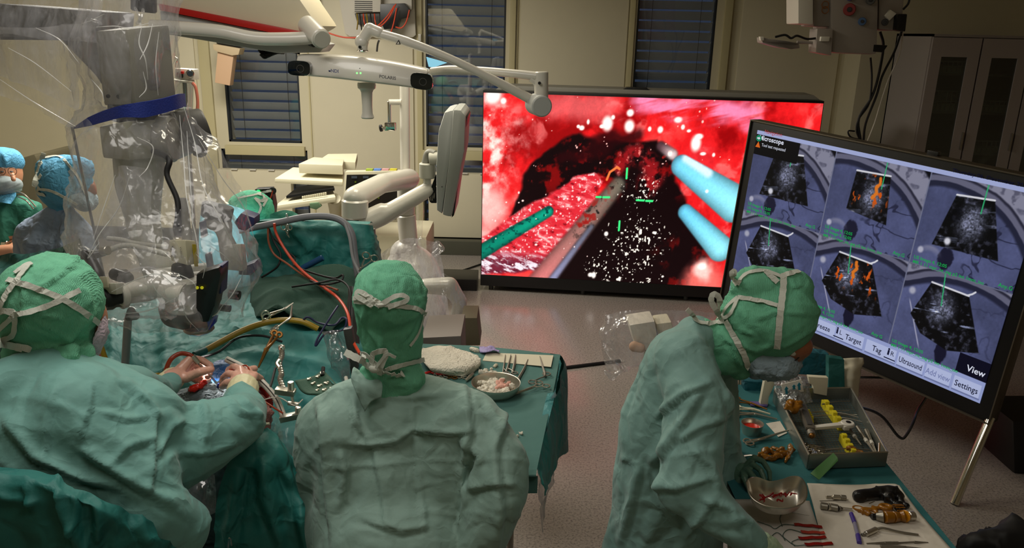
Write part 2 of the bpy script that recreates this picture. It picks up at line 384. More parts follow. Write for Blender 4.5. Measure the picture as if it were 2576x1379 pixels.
def loft(name, rows, mat, parent=None, nu=12, nv=12, disp=None, solid=0., closed=False, **tags):
    """rows: list of rows of (px, py, Y) or Vector; bicubic sheet through them"""
    R = [[p if isinstance(p, Vector) else W(*p) for p in row] for row in rows]
    if closed: R = [r+[r[0]] for r in R]
    fine = [catmull(r, nu*(len(r)-1)) for r in R]; m = len(fine[0]); V = []
    cols = [catmull([fr[j] for fr in fine], nv*(len(R)-1)) if len(R) > 2 else [fine[0][j].lerp(fine[1][j], i/nv) for i in range(nv+1)] for j in range(m)]
    nr = len(cols[0]); V = np.array([[tuple(cols[j][i]) for j in range(m)] for i in range(nr)])
    if disp:
        du = np.gradient(V, axis=1); dv = np.gradient(V, axis=0); N = np.cross(du, dv); N /= np.linalg.norm(N, axis=2, keepdims=True)+1e-9
        N = N.reshape(-1, 3); VV = V.reshape(-1, 3)
        sgn = -np.sign(np.einsum('ij,ij->i', N, VV-_cp).mean()); N = N*(sgn if not closed else 1)
        V = cloth_disp(VV, N, **disp).reshape(nr, m, 3)
    V = V.reshape(-1, 3); Fc = [(i*m+j, i*m+j+1, (i+1)*m+j+1, (i+1)*m+j) for i in range(nr-1) for j in range(m-1)]
    o = link_mesh(name, V, Fc, mat, parent, True, **tags)
    a = o.data.attributes.get('sharp_edge')
    if a: o.data.attributes.remove(a)
    if solid: md = o.modifiers.new('thickness', 'SOLIDIFY'); md.thickness = solid; md.offset = 0
    return o
def tuck(body, *shells, far=.2, ins=.016):
    """pull the body surface inside its clothes wherever it would stick out of them"""
    L = root_loc(body); bs = bvh_of(*shells); vs = body.data.vertices
    for v in vs:
        p = v.co+L
        for b in bs:
            loc, n, i, d = b.find_nearest(p)
            if loc is not None and d < far and (p-loc).dot(n) > -ins*.6: v.co = loc-n*ins-L; p = v.co+L
def bvh_of(*objs):
    out = []
    for o in objs:
        L = root_loc(o); me = o.data
        out.append(BVHTree.FromPolygons([v.co+L for v in me.vertices], [tuple(p.vertices) for p in me.polygons]))
    return out
def hit(bvhs, px, py, Y, off=.003):
    d = ray(px, py).normalized(); best = None
    for b in bvhs:
        loc, n, i, dist = b.ray_cast(CP, d)
        if loc and (best is None or dist < best[2]): best = (loc, n, dist)
    if best:
        n = best[1] if best[1].dot(d) < 0 else -best[1]; return best[0]+n*off, n
    return W(px, py, Y), -d
def ribbon(name, bvhs, pts, width, mat, parent, off=.003, th=.0016, n=8, twist=None, **tags):
    """flat tape lying on surfaces along a photo path; points (px, py, Y_if_free)"""
    P = catmull([Vector((x, y, Y)) for x, y, Y in pts], n*(len(pts)-1)); Q = [hit(bvhs, p.x, p.y, p.z, off) for p in P]
    pos = [q[0] for q in Q]
    for _ in range(2): pos = [pos[0]]+[(pos[i-1]+pos[i]*2+pos[i+1])/4 for i in range(1, len(pos)-1)]+[pos[-1]]
    V = []; Fc = []
    for i, p in enumerate(pos):
        t = (pos[min(i+1, len(pos)-1)]-pos[max(i-1, 0)]).normalized(); nn = Q[i][1]; sd = t.cross(nn)
        if sd.length < .2: sd = t.cross(CF)
        sd.normalize()
        if twist: sd = Matrix.Rotation(twist*i/len(pos), 3, t)@sd
        nn = sd.cross(t).normalized(); w2 = width*.5*(1-.08*math.sin(i*1.7))
        V += [p-sd*w2, p+sd*w2, p+sd*w2+nn*th, p-sd*w2+nn*th]
        if i:
            k = 4*i
            for a in range(4): Fc.append((k-4+a, k-4+(a+1) % 4, k+(a+1) % 4, k+a))
    Fc += [(0, 3, 2, 1), tuple(4*(len(pos)-1)+a for a in range(4))]
    return link_mesh(name, V, Fc, mat, parent, False, **tags)
def text(name, body, size, mat, parent, origin, xdir, ydir, align='CENTER', sx=1., bold=0., **tags):
    c = bpy.data.curves.new('txt', 'FONT'); c.body = body; c.size = size; c.align_x = align; c.align_y = 'CENTER'; c.offset = bold; c.resolution_u = 2
    o = bpy.data.objects.new('txt', c); COL.objects.link(o); dg = bpy.context.evaluated_depsgraph_get(); dg.update()
    me = bpy.data.meshes.new_from_object(o.evaluated_get(dg)); bpy.data.objects.remove(o)
    X = Vector(xdir).normalized(); Yv = Vector(ydir).normalized(); O = Vector(origin)
    V = [O+X*v.co.x*sx+Yv*v.co.y for v in me.vertices]; Fc = [tuple(p.vertices) for p in me.polygons]; bpy.data.meshes.remove(me)
    if not V: return None
    return link_mesh(name, V, Fc, mat, parent, False, **tags)
def wire(name, pts, r, mat, parent=None, n=8, **tags):
    return MB().tube([W(*p) if not isinstance(p, Vector) else p for p in pts], r, n).build(name, mat, parent, **tags)

# ================================================================ ROOM
WY = 7.8; XL, XR, YB, CZ = -5.2, 5.4, -1.6, 3.0
def struct(o): o['kind'] = 'structure'; return o
def wx(px, py): return W(px, py, WY).x
def wz(px, py): return W(px, py, WY).z
m = pmat('floor_vinyl', (172, 152, 136), .16, var=0., spec=.6)
nt = m.node_tree; b = nt.nodes['Principled BSDF']; tc = nt.nodes.new('ShaderNodeTexCoord')
v1 = nt.nodes.new('ShaderNodeTexNoise'); v1.inputs['Scale'].default_value = 90; v1.inputs['Detail'].default_value = 5; v1.inputs['Roughness'].default_value = .8
cr = nt.nodes.new('ShaderNodeValToRGB'); cr.color_ramp.elements[0].position = .36; cr.color_ramp.elements[0].color = lin((96, 90, 88)); cr.color_ramp.elements[1].position = .52; cr.color_ramp.elements[1].color = lin((150, 142, 134))
nt.links.new(tc.outputs['Object'], v1.inputs['Vector']); nt.links.new(v1.outputs['Fac'], cr.inputs[0]); nt.links.new(cr.outputs[0], b.inputs['Base Color'])
v2 = nt.nodes.new('ShaderNodeTexNoise'); v2.inputs['Scale'].default_value = 5; nt.links.new(tc.outputs['Object'], v2.inputs['Vector'])
mr = nt.nodes.new('ShaderNodeMapRange'); mr.inputs['To Min'].default_value = .13; mr.inputs['To Max'].default_value = .27; nt.links.new(v2.outputs['Fac'], mr.inputs['Value']); nt.links.new(mr.outputs[0], b.inputs['Roughness'])
struct(MB().box(((XL+XR)/2, (YB+WY)/2, -.05), (XR-XL+.4, WY-YB+.6, .1)).build('floor', m, smooth=False))
struct(MB().box(((XL+XR)/2, (YB+WY)/2, CZ+.05), (XR-XL+.4, WY-YB+.6, .1)).build('ceiling', M_WALL, smooth=False))
struct(MB().box((XL-.1, (YB+WY)/2, CZ/2), (.2, WY-YB+.4, CZ)).build('wall_left', M_WALL, smooth=False))
struct(MB().box((XR+.1, (YB+WY)/2, CZ/2), (.2, WY-YB+.4, CZ)).build('wall_right', M_WALL, smooth=False))
struct(MB().box(((XL+XR)/2, YB-.1, CZ/2), (XR-XL, .2, CZ)).build('wall_front', M_WALL, smooth=False))
# back wall with openings
wins = [(wx(572, 300), wx(757, 300), 1.0, 2.62), (wx(1072, 300), wx(1270, 200), 1.0, 2.62), (wx(1598, 120), wx(1795, 120), 1.0, 2.62)]
lows = [(a, c, .22, .935) for a, c, _, _ in wins]
lows[0] = (wx(560, 420), wx(775, 420), .22, .93); lows[1] = (wx(1067, 420), wx(1275, 420), .22, .93)
xs = sorted({XL, XR, *[q for h in wins+lows for q in h[:2]]}); zs = sorted({0, CZ, *[q for h in wins+lows for q in h[2:]]})
mb = MB()
for i in range(len(xs)-1):
    for j in range(len(zs)-1):
        cx, cz = (xs[i]+xs[i+1])/2, (zs[j]+zs[j+1])/2
        if any(h[0] < cx < h[1] and h[2] < cz < h[3] for h in wins+lows): continue
        mb.box((cx, WY+.1, cz), (xs[i+1]-xs[i], .2, zs[j+1]-zs[j]))
struct(mb.build('wall_back', M_WALL, smooth=False))
# surface strips, battens and panels of the back wall
tn = 0
def trim(x0, x1, z0, z1, d=.03, m=M_TRIM, y=WY):
    global tn; tn += 1
    struct(MB().box(((x0+x1)/2, y-d/2, (z0+z1)/2), (x1-x0, d, z1-z0), bev=.004).build('trim_%d' % tn, m))
for px, wd in ((517, .10), (775, .014), (1056, .05), (1288, .055), (1300, .012), (1583, .05), (1832, .012), (1820, .07), (1062, .012)):
    x = wx(px, 150); trim(x-wd/2, x+wd/2, .12, CZ, .035 if wd > .02 else .012)
for a, c, z0, z1 in wins: trim(a-.03, c+.03, z0-.12, z0-.03, .05)
trim(wx(380, 300), wx(505, 300), .12, CZ, .02, M_WALLP)
trim(wx(1306, 200), wx(1570, 200), .12, CZ, .02, M_WALLP)
trim(wx(1850, 200), wx(2100, 200), .12, CZ, .02, M_WALLP)
trim(wx(785, 200), wx(1040, 200), .12, CZ, .02, M_WALLP)
# right-hand wall return standing proud beyond the corner
struct(MB().box((wx(2117, 200)+1.2, WY-.18, CZ/2), (2.4, .36, CZ)).build('wall_right_return', M_WALL, smooth=False))
struct(MB().box(((XL+XR)/2, WY-.03, .06), (XR-XL, .05, .12), bev=.006).build('baseboard_back', M_GREYD))
M_SLAT = pmat('blind_slat', (150, 154, 154), .45, var=.08)
M_FRAMED = pmat('window_gasket', (24, 30, 36), .5)
NIGHT = pmat('night_void', (8, 14, 30), .6)
for wi, (a, c, z0, z1) in enumerate(wins+lows):
    fr = MB(); t = .018
    for bx_ in (((a+t/2, z0, z1), 1), ((c-t/2, z0, z1), 1)):
        fr.box((bx_[0][0], WY+.03, (z0+z1)/2), (t, .05, z1-z0))
    fr.box(((a+c)/2, WY+.03, z0+t/2), (c-a, .05, t)).box(((a+c)/2, WY+.03, z1-t/2), (c-a, .05, t))
    wo = struct(fr.build('window_%d' % (wi+1), M_FRAMED, smooth=False))
    MB().box(((a+c)/2, WY+.045, (z0+z1)/2), (c-a-.02, .004, z1-z0-.02)).build('pane', M_GLASS, wo, smooth=False)
    names = ['left', 'middle', 'right']; bl = thing('venetian_blind', ((a+c)/2, WY+.1, z0),
        ('lowered grey slatted blind behind the %s tall window' if wi < 3 else 'short strip of grey slatted blind in the %s low window') % names[wi % 3], 'blind', 'grey window blinds')
    z = z0+.02; k = 0
    while z < z1-.01:
        tl = math.radians(58+random.uniform(-3, 3)); rot = Matrix.Rotation(random.uniform(-.004, .004), 3, 'Y')@Matrix.Rotation(-tl, 3, 'X')
        MB().box(((a+c)/2, WY+.10, z+.045), (c-a-.05 if wi % 3 == 0 else c-a-.02, .088, .003), rot).build('slat', M_SLAT, bl, smooth=False); z += .093
    for fx in (.2, .82):
        x = a+(c-a)*fx
        MB().tube([(x, WY+.065, z0), (x, WY+.065, z1)], .0022, 5).build('cord', M_BLACK, bl)
# low radiator covers in front of the low windows
def cover(px0, px1, py0, py1, lab):
    x0, x1 = wx(px0, py0), wx(px1, py0); z1 = W(px0, py0, WY-.2).z; z0 = W(px0, py1, WY-.2).z
    t = thing('radiator_cover', ((x0+x1)/2, WY-.14, 0), lab, 'radiator', 'cream radiator covers under the windows')
    MB().box(((x0+x1)/2, WY-.12, (z0+z1)/2), (x1-x0, .1, z1-z0), bev=.01).build('front_panel', M_WALLP, t)
    MB().box(((x0+x1)/2, WY-.06, z0-.05), (x1-x0, .06, .1)).build('plinth', M_GREYD, t)
    for k in range(3): MB().box((x0+(x1-x0)*(.25+.25*k), WY-.17, z1+.006), (.06, .03, .012), bev=.003).build('clip', M_WHITEM, t)
cover(560, 742, 428, 640, 'cream flat radiator cover below the left window, behind the drape')
cover(1082, 1262, 437, 598, 'cream flat radiator cover between the grey monitor and the big red display')
cover(1560, 1830, 500, 640, 'cream flat radiator cover hidden behind the big red display')
MB().box((-.35, WY-.30, .07), (1.5, .1, .14), bev=.01).build('trunking', pmat('trunk', (70, 70, 58), .5), None, label='dark low skirting duct along the foot of the back wall', category='duct')

# ceiling luminaires (the places the light comes from)
for nm, (x, y, sx_, sy_), lb in (('ceiling_lamp', (-2.2, 5.2, 1.4, 1.2), 'square ceiling light panel above the left part of the back wall'), ('ceiling_lamp', (-.9, 1.75, 1.0, 1.0), 'square ceiling light panel above the seated surgeon'),
                            ('ceiling_lamp', (-.5, 3.9, .8, .8), 'square ceiling light panel over the operating table foot'), ('ceiling_lamp', (.5, .6, 1., .8), 'square ceiling light panel above the camera side of the room')):
    MB().box((x, y, 2.965), (sx_+.06, sy_+.06, .05), bev=.008).build(nm, M_WHITEM, None, label=lb, category='lamp', group='ceiling light panels')

# ================================================================ RIGHT CABINET
cy = 6.5; x0 = W(2345, 85, cy).x; zt = W(2345, 85, cy).z
cab = thing('glass_cabinet', (x0+.8, cy+.25, 0), 'tall grey storage cabinet with two glass doors at the far right wall', 'cabinet')
M_CAB = pmat('cabinet_grey', (150, 142, 138), .45); cw = 1.35; dw = W(2470, 100, cy).x-x0
mb = MB(); mb.box((x0+.01, cy+.3, zt/2), (.02, .6, zt)).box((x0+cw, cy+.3, zt/2), (.02, .6, zt)).box((x0+cw/2, cy+.3, zt-.01), (cw, .6, .02)).box((x0+cw/2, cy+.3, .06), (cw, .58, .12)).box((x0+cw/2, cy+.59, zt/2), (cw, .02, zt))
for k in (1, 2): mb.box((x0+k*dw, cy+.3, zt/2), (.02, .56, zt-.04))
mb.build('carcass', M_CAB, cab, smooth=False)
for k in range(3):
    a = x0+k*dw+.006; c = a+dw-.014; g0, g1 = a+.085, c-.09; zz0, zz1 = .35, zt-.17
    d = MB()
    d.box(((a+g0)/2, cy-.012, zt/2), (g0-a, .024, zt-.05)).box(((g1+c)/2, cy-.012, zt/2), (c-g1, .024, zt-.05)).box(((g0+g1)/2, cy-.012, (zz1+zt-.025)/2), (g1-g0, .024, zt-.025-zz1)).box(((g0+g1)/2, cy-.012, (zz0+.03)/2), (g1-g0, .024, zz0-.03))
    dd = d.build('door', M_CAB, cab, smooth=False)
    MB().box(((g0+g1)/2, cy-.012, (zz0+zz1)/2), (g1-g0, .005, zz1-zz0)).build('glass', M_GLASSC, dd, smooth=False)
    MB().box((c-.02, cy-.03, zt*.62), (.012, .02, .14), bev=.004).build('handle', M_STEELD, dd)
    for j, z in enumerate((.55, .9, 1.22, 1.55, 1.85)):
        MB().box((a+dw/2, cy+.3, z), (dw-.03, .5, .015)).build('shelf', M_CAB, cab, smooth=False)
M_BASK = pmat('basket_wire', (176, 176, 160), .5)
def basket(x, z, wd, h, lab):
    t = thing('wire_basket', (x, cy+.2, z), lab, 'basket', 'wire baskets in the glass cabinet')
    mb = MB(); n = 9
    for k in range(n): mb.box((x-wd/2+wd*k/(n-1), cy+.06, z+h/2), (.006, .006, h))
    mb.build('bars', M_BASK, t, smooth=False)['kind'] = 'stuff'
    for zz in (z+.004, z+h*.5, z+h): MB().box((x, cy+.06, zz), (wd, .008, .01)).build('rim', M_BASK, t, smooth=False)
    MB().box((x, cy+.25, z+.03), (wd*.95, .36, .06), bev=.01).build('contents', M_PAPERC, t)
basket(x0+dw*.5, 1.86, .3, .09, 'shallow wire basket on the topmost shelf of the left cabinet door')
basket(x0+dw*.5, 1.56, .3, .16, 'deep wire basket on the second shelf behind the left cabinet door')
basket(x0+dw*.5, .91, .3, .18, 'wire basket low down behind the left cabinet door')
basket(x0+dw*1.5, 1.56, .3, .09, 'wire basket second shelf behind the right cabinet door')
basket(x0+dw*1.5, 1.23, .3, .1, 'wire basket third shelf behind the right cabinet door')
basket(x0+dw*1.5, .91, .3, .11, 'wire basket fourth shelf behind the right cabinet door')
organic('packet', pcap(MB(), (2340, 255, 6.6, 9), (2375, 240, 6.65, 12), (2400, 246, 6.7, 10)), .01, M_PAPER, None, 3, label='crumpled white packet on the middle shelf of the glass cabinet', category='packet')
organic('packet', pcap(MB(), (2470, 405, 6.6, 9), (2490, 390, 6.65, 10)), .01, M_PAPER, None, 3, label='small white packet low behind the right cabinet door', category='packet')

# ================================================================ LED WALL (large display standing on the floor)
LY = 6.38; A = W(1217, 233, LY); Bx = W(1217, 690, LY)
BR_ = Zp(1822, 775, .05)
tl = Vector((A.x, LY, A.z)); hgt = A.z-Bx.z; xdir = Vector((1, -.10, 0)).normalized()
# right edge found where the photo ray through (2068,280) meets the plane
nrm = Vector((xdir.y, -xdir.x, 0))
def on_plane(px, py, P, n): d = ray(px, py); return CP+d*((P-CP).dot(n)/d.dot(n))
TR_ = on_plane(2068, 283, tl, nrm); wid = (TR_-tl).dot(xdir); up = Vector((0, 0, 1)); back = Vector((-xdir.y, xdir.x, 0))
led = thing('display_wall', tl+xdir*wid/2+back*.1+Vector((0, 0, -tl.z)), 'huge display on the floor showing a red surgical close-up', 'display')
def lp(u, v, o=0.): return tl+xdir*(wid*u)-up*(hgt*v)-back*o
print('LED', wid, hgt, tl)
mb = MB(); mb.prism([lp(-.003, -.012, -.004), lp(1.003, -.012, -.004), lp(1.003, 1.0, -.004), lp(-.003, 1.0, -.004)], back*.12, .006); mb.build('housing', M_BLACK, led)
zb = Bx.z
lowb = MB().prism([lp(-.003, 1., .01), lp(1.003, 1., .01), lp(1.003, 1.+(zb-.045)/hgt, .01), lp(-.003, 1.+(zb-.045)/hgt, .01)], back*.14, .006).build('base_panel', M_BLACK, led)
for u in (.03, .33, .66, .97):
    MB().cyl(lp(u, 1.+(zb-.05)/hgt, -.05), lp(u, 1.+(zb)/hgt, -.05), .02, n=12).build('foot', M_GREYD, led)
MB().prism([lp(.03, -.012, -.1), lp(1.0, -.012, -.1), lp(.98, -.035, -.1), lp(.05, -.035, -.1)], back*.3, .006).build('top_cover', M_GREY, led)
MB().prism([lp(.03, 0, -.12), lp(1.0, 0, -.12), lp(1.0, 1.+zb/hgt-.03, -.12), lp(.03, 1.+zb/hgt-.03, -.12)], back*.3, .01).build('back_cabinet', M_GREYD, led)
MB().prism([lp(.42, -.034, -.1), lp(.50, -.034, -.1), lp(.49, -.045, -.1), lp(.43, -.045, -.1)], back*.1, .004).build('handle', M_BLACK, led)

# ---------------- picture on the display: colours computed per vertex on a fine grid
def n2(x, y, sc, seed, octv=4, ax=1., ay=1.):
    P = np.stack([x.ravel()*ax*sc, y.ravel()*ay*sc, np.full(x.size, seed*1.37)], 1); r = 0; a = 1; t = 0
    for o in range(octv): r = r+a*vnoise(P*(2**o), 1., seed+o); t += a; a *= .55
    return (r/t).reshape(x.shape)
def inpoly(x, y, poly):
    c = np.zeros(x.shape, bool); n = len(poly)
    for i in range(n):
        x1, y1 = poly[i]; x2, y2 = poly[(i+1) % n]
        if y1 == y2: continue
        k = ((y1 > y) != (y2 > y)) & (x < (x2-x1)*(y-y1)/(y2-y1)+x1); c ^= k
    return c
def pdist(x, y, poly, closed=True):
    P = np.stack([x.ravel(), y.ravel()], 1); b = np.full(len(P), 1e9); n = len(poly)
    for i in range(n if closed else n-1): b = np.minimum(b, segdist(P, poly[i], poly[(i+1) % n])[0])
    return b.reshape(x.shape)
def sdf(x, y, poly): d = pdist(x, y, poly); return np.where(inpoly(x, y, poly), -d, d)
def sm(e0, e1, v): t = np.clip((v-e0)/(e1-e0), 0, 1); return t*t*(3-2*t)
def mixc(img, col, a): a = np.clip(a, 0, 1)[..., None]; return img*(1-a)+np.array(col, float)*a
def emit_grid(name, img, P00, PX, PY, parent, strength, **tags):
    """image (rows, cols, 3) of display colours put on a flat grid as a colour attribute"""
    h, w_ = img.shape[:2]; P00, PX, PY = [np.array(p) for p in (P00, PX, PY)]
    uu, vv = np.meshgrid(np.linspace(0, 1, w_), np.linspace(0, 1, h)); V = (P00+uu[..., None]*PX+vv[..., None]*PY).reshape(-1, 3)
    L = np.array(root_loc(parent)); idx = np.arange(h*w_).reshape(h, w_)
    Fc = np.stack([idx[1:, :-1], idx[1:, 1:], idx[:-1, 1:], idx[:-1, :-1]], -1).reshape(-1, 4)
    me = bpy.data.meshes.new(name); me.vertices.add(h*w_); me.vertices.foreach_set('co', (V-L).ravel())
    me.loops.add(Fc.size); me.loops.foreach_set('vertex_index', Fc.ravel()); me.polygons.add(len(Fc)); me.polygons.foreach_set('loop_start', np.arange(0, Fc.size, 4)); me.update(calc_edges=True)
    at = me.color_attributes.new('screen_image', 'FLOAT_COLOR', 'POINT'); c = img.reshape(-1, 3)/255.; c = np.where(c <= .04045, c/12.92, ((np.clip(c, 0, 1)+.055)/1.055)**2.4)
    at.data.foreach_set('color', np.concatenate([c, np.ones((len(c), 1))], 1).ravel())
    m = bpy.data.materials.new('screen_'+name); m.use_nodes = True; nt = m.node_tree; nt.nodes.clear()
    a = nt.nodes.new('ShaderNodeAttribute'); a.attribute_name = 'screen_image'; e = nt.nodes.new('ShaderNodeEmission'); e.inputs[1].default_value = strength
    g = nt.nodes.new('ShaderNodeBsdfGlossy'); g.inputs[0].default_value = (.02, .02, .02, 1); g.inputs['Roughness'].default_value = .3
    ad = nt.nodes.new('ShaderNodeAddShader'); o_ = nt.nodes.new('ShaderNodeOutputMaterial')
    nt.links.new(a.outputs['Color'], e.inputs[0]); nt.links.new(e.outputs[0], ad.inputs[0]); nt.links.new(g.outputs[0], ad.inputs[1]); nt.links.new(ad.outputs[0], o_.inputs[0])
    me.materials.append(m); o = bpy.data.objects.new(name, me); COL.objects.link(o); o.parent = parent; return tag(o, **tags)

def surgery_image(w_=720, h=400):
    u, v = np.meshgrid(np.linspace(0, 1, w_), np.linspace(0, 1, h))
    x = 85+u*1890; y = 75+105*u+v*(985+12*u)            # coordinates of a close study of the photo
    wxn = n2(x, y, 1/170, 3)*60; wyn = n2(x, y, 1/170, 9)*60; xw = x+wxn; yw = y+wyn
    img = np.zeros((h, w_, 3))+np.array([226, 26, 30.])
    n = n2(xw, yw, 1/190, 11, 6); img = mixc(img, (140, 4, 8), sm(.0, .4, -n)*.9); img = mixc(img, (250, 74, 70), sm(.02, .4, n)*.85); img = mixc(img, (246, 130, 126), sm(.2, .55, n2(xw, yw, 1/110, 13, 5))*.6)
    # pink-white zone at the left
    a = sm(520, 120, xw+np.abs(yw-380)*.55)*1.; nn = n2(x, y, 1/60, 17, 5); img = mixc(img, (250, 190, 180), a*sm(-.25, .35, nn)); img = mixc(img, (255, 236, 226), a*sm(.12, .5, nn)*.9); img = mixc(img, (222, 30, 34), a*sm(.1, .5, -nn)*.8)
    img = mixc(img, (255, 248, 240), sm(80, 10, np.hypot(x-140, y-95)))
    # pale pink sweep along the top
    a = sm(95, 20, pdist(xw, yw, [(980, 150), (1200, 190), (1500, 210), (1600, 235)], False)); img = mixc(img, (236, 130, 170), a*sm(-.5, .3, n2(x, y+x*.2, 1/90, 21, 4, .4, 2.4)))
    img = mixc(img, (245, 120, 120), sm(110, 20, pdist(xw, yw, [(430, 130), (640, 180), (800, 170)], False))*.65)
    img = mixc(img, (236, 60, 70), sm(140, 30, np.hypot(xw-1350, yw-470))*.4)
    # left pink lower zone
    img = mixc(img, (250, 205, 195), sm(150, 30, np.hypot((xw-130), (yw-700)*.8))*.85)
    # dark cavity
    cav = [(250, 735), (300, 640), (340, 520), (400, 430), (520, 350), (640, 300), (700, 330), (760, 360), (860, 340), (960, 360), (1080, 350), (1170, 420), (1200, 560), (1270, 640), (1300, 780), (1440, 960), (1445, 1210), (500, 1140), (640, 960), (780, 760), (900, 570), (760, 500), (640, 540), (460, 640)]
    d = sdf(x+wxn*.5, y+wyn*.5, cav); ins = sm(14, -10, d); img = mixc(img, (18, 5, 7), ins)
    img = mixc(img, (120, 8, 10), ins*sm(.08, .45, n2(x, y, 1/75, 31, 5))*sm(700, 560, y)); img = mixc(img, (190, 30, 26), ins*sm(.28, .6, n2(x, y, 1/55, 33, 5))*sm(620, 520, y))
    img = mixc(img, (110, 10, 10), ins*sm(.0, .5, n2(x, y, 1/60, 35, 4))*sm(1050, 1300, x)*sm(800, 950, y))
    # dark streak above the cavity and red fleshy arch
    img = mixc(img, (40, 4, 8), sm(55, 10, pdist(xw, yw, [(560, 420), (700, 390), (860, 330), (960, 330)], False))*.85)
    a = sm(70, 20, pdist(xw, yw, [(880, 470), (960, 430), (1060, 450), (1090, 540), (1030, 600)], False)); a = a*sm(-.35, .15, n2(x, y, 1/45, 43, 5)); img = mixc(img, (160, 22, 28), a*.85); img = mixc(img, (236, 130, 120), a*sm(.1, .4, n2(x, y, 1/24, 41, 4)))
    # tissue strand towards lower left
    st = [(80, 860), (250, 735), (460, 630), (640, 525), (740, 500), (790, 560), (740, 680), (600, 830), (460, 1040), (80, 1060)]
    a = sm(10, -12, sdf(xw*.5+x*.5, yw*.5+y*.5, st)); img = mixc(img, (214, 40, 52), a)
    nn = n2(x+y*.4, y-x*.3, 1/34, 51, 5, .6, 1.6); img = mixc(img, (236, 110, 116), a*sm(.0, .4, nn)*.8); img = mixc(img, (255, 206, 200), a*sm(.34, .6, nn)*.8); img = mixc(img, (255, 236, 230), a*sm(.4, .55, n2(x, y, 1/13, 53, 2))*.8); img = mixc(img, (120, 8, 20), a*sm(.25, .55, -nn)*.8)
    a = a*sm(880, 980, y+(x-80)*-.12); img = mixc(img, (70, 30, 52), a*.7); img = mixc(img, (236, 224, 232), a*sm(-.05, .25, n2(x+y*.6, y-x*.4, 1/34, 57, 5, .5, 1.8)))
    # pale corner low right
    img = mixc(img, (240, 110, 100), sm(170, 40, np.hypot(xw-1430, yw-1120))*.95); img = mixc(img, (255, 200, 190), sm(70, 20, np.hypot(xw-1410, yw-1050)))
    # retractor sticks
    def stick(p, q, r0, r1, c0, c1, soft=6):
        nonlocal img
        P = np.stack([x.ravel(), y.ravel()], 1); dd, t = segdist(P, p, q); dd = dd.reshape(x.shape); t = t.reshape(x.shape); r = r0+(r1-r0)*t
        c = np.array(c0)*(1-t[..., None])+np.array(c1)*t[..., None]; sh = (1-.45*np.clip(dd/r, 0, 1)**2)[..., None]; a = sm(soft, -soft, dd-r)[..., None]; img = img*(1-a)+c*sh*a; return a[..., 0]
    a = stick((30, 960), (482, 712), 44, 30, (0, 118, 96), (10, 160, 128)); img = mixc(img, (0, 70, 62), a*sm(.1, .4, n2(x, y, 1/20, 61, 3)))
    a = stick((400, 1160), (880, 575), 72, 44, (226, 120, 120), (112, 104, 90), 14); img = mixc(img, (30, 26, 24), a*sm(.1, .45, n2(x, y, 1/26, 65, 4))*sm(520, 800, x)); img = mixc(img, (150, 30, 26), a*sm(.1, .4, n2(x, y, 1/40, 67, 4))*sm(900, 700, x)*sm(560, 640, x))
    a = stick((480, 1150), (740, 800), 26, 16, (150, 150, 190), (96, 96, 110), 12)
    stick((1110, 375), (1180, 420), 26, 30, (90, 60, 66), (226, 200, 200), 10)
    a = stick((1235, 480), (1560, 690), 58, 100, (120, 216, 246), (150, 236, 252)); img = mixc(img, (240, 252, 255), a*sm(40, 8, pdist(x, y, [(1260, 440), (1390, 520)], False))*.8); img = mixc(img, (255, 255, 255), a*sm(14, 4, np.hypot(x-1392, y-618)))
    stick((1282, 728), (1500, 930), 44, 74, (110, 208, 242), (150, 236, 252)); 
    # orange hook
    img = mixc(img, (235, 120, 60), sm(9, 4, pdist(x, y, [(815, 545), (830, 505), (870, 480), (885, 490)], False)))
    # glints
    r = np.random.default_rng(5)
    def glint(cx, cy_, s, col=(255, 246, 236)):
        nonlocal img
        k = s*4; j0, j1 = np.searchsorted(x[0], [cx-k, cx+k]); yy = slice(max(0, int((cy_-75-105*(cx-85)/1890-k)/985*h)), int((cy_-75-105*(cx-85)/1890+k)/985*h)+1)
        sub = np.hypot((x[yy, j0:j1]-cx)*r.uniform(.7, 1.3), (y[yy, j0:j1]-cy_)*r.uniform(.7, 1.4)); img[yy, j0:j1] = mixc(img[yy, j0:j1], col, sm(s*1.3, s*.5, sub+r.uniform(-1, 1)))
    for cx, cy_, s in ((925, 200, 26), (925, 268, 26), (800, 252, 30), (830, 220, 14), (1195, 242, 24), (1225, 280, 14), (1305, 365, 34), (1320, 330, 20), (655, 270, 18), (635, 262, 12), (690, 240, 10), (1100, 290, 16), (1040, 285, 12), (1165, 415, 16), (140, 90, 36), (200, 120, 18), (1350, 420, 12), (1410, 427, 12), (1260, 300, 12), (770, 265, 14), (830, 840, 14), (770, 1072, 16), (860, 1115, 12), (750, 1070, 14), (1405, 1030, 26), (1180, 1085, 10)): glint(cx, cy_, s)
    cl_ = np.maximum.reduce([np.exp(-((x-1010)/170)**2-((y-880)/150)**2), .8*np.exp(-((x-860)/150)**2-((y-1040)/110)**2), .75*np.exp(-((x-1010)/130)**2-((y-610)/90)**2), .6*np.exp(-((x-1050)/200)**2-((y-1120)/60)**2)])
    for sc_, sd, t0 in ((1/17, 81, .68), (1/10, 83, .72), (1/26, 85, .74)):
        g_ = n2(x+wxn*.3, y, sc_, sd, 2, 1., .8); img = mixc(img, (255, 246, 230), sm(t0-.30*cl_, t0+.13-.30*cl_, g_)*sm(.12, .3, cl_)*sm(690, 730, x+(y < 700)*200))
    for _ in range(50):
        cx, cy_ = r.uniform(100, 1500), r.uniform(100, 470)
        glint(cx, cy_, abs(r.normal(0, 1.8))+1.5, (255, 190, 180))
    for _ in range(50): glint(r.uniform(100, 780), r.uniform(600, 1050), abs(r.normal(0, 2.2))+1.8, (255, 222, 214))
    img = img*(1+.05*n2(x, y, 1/9, 71, 2)[..., None])
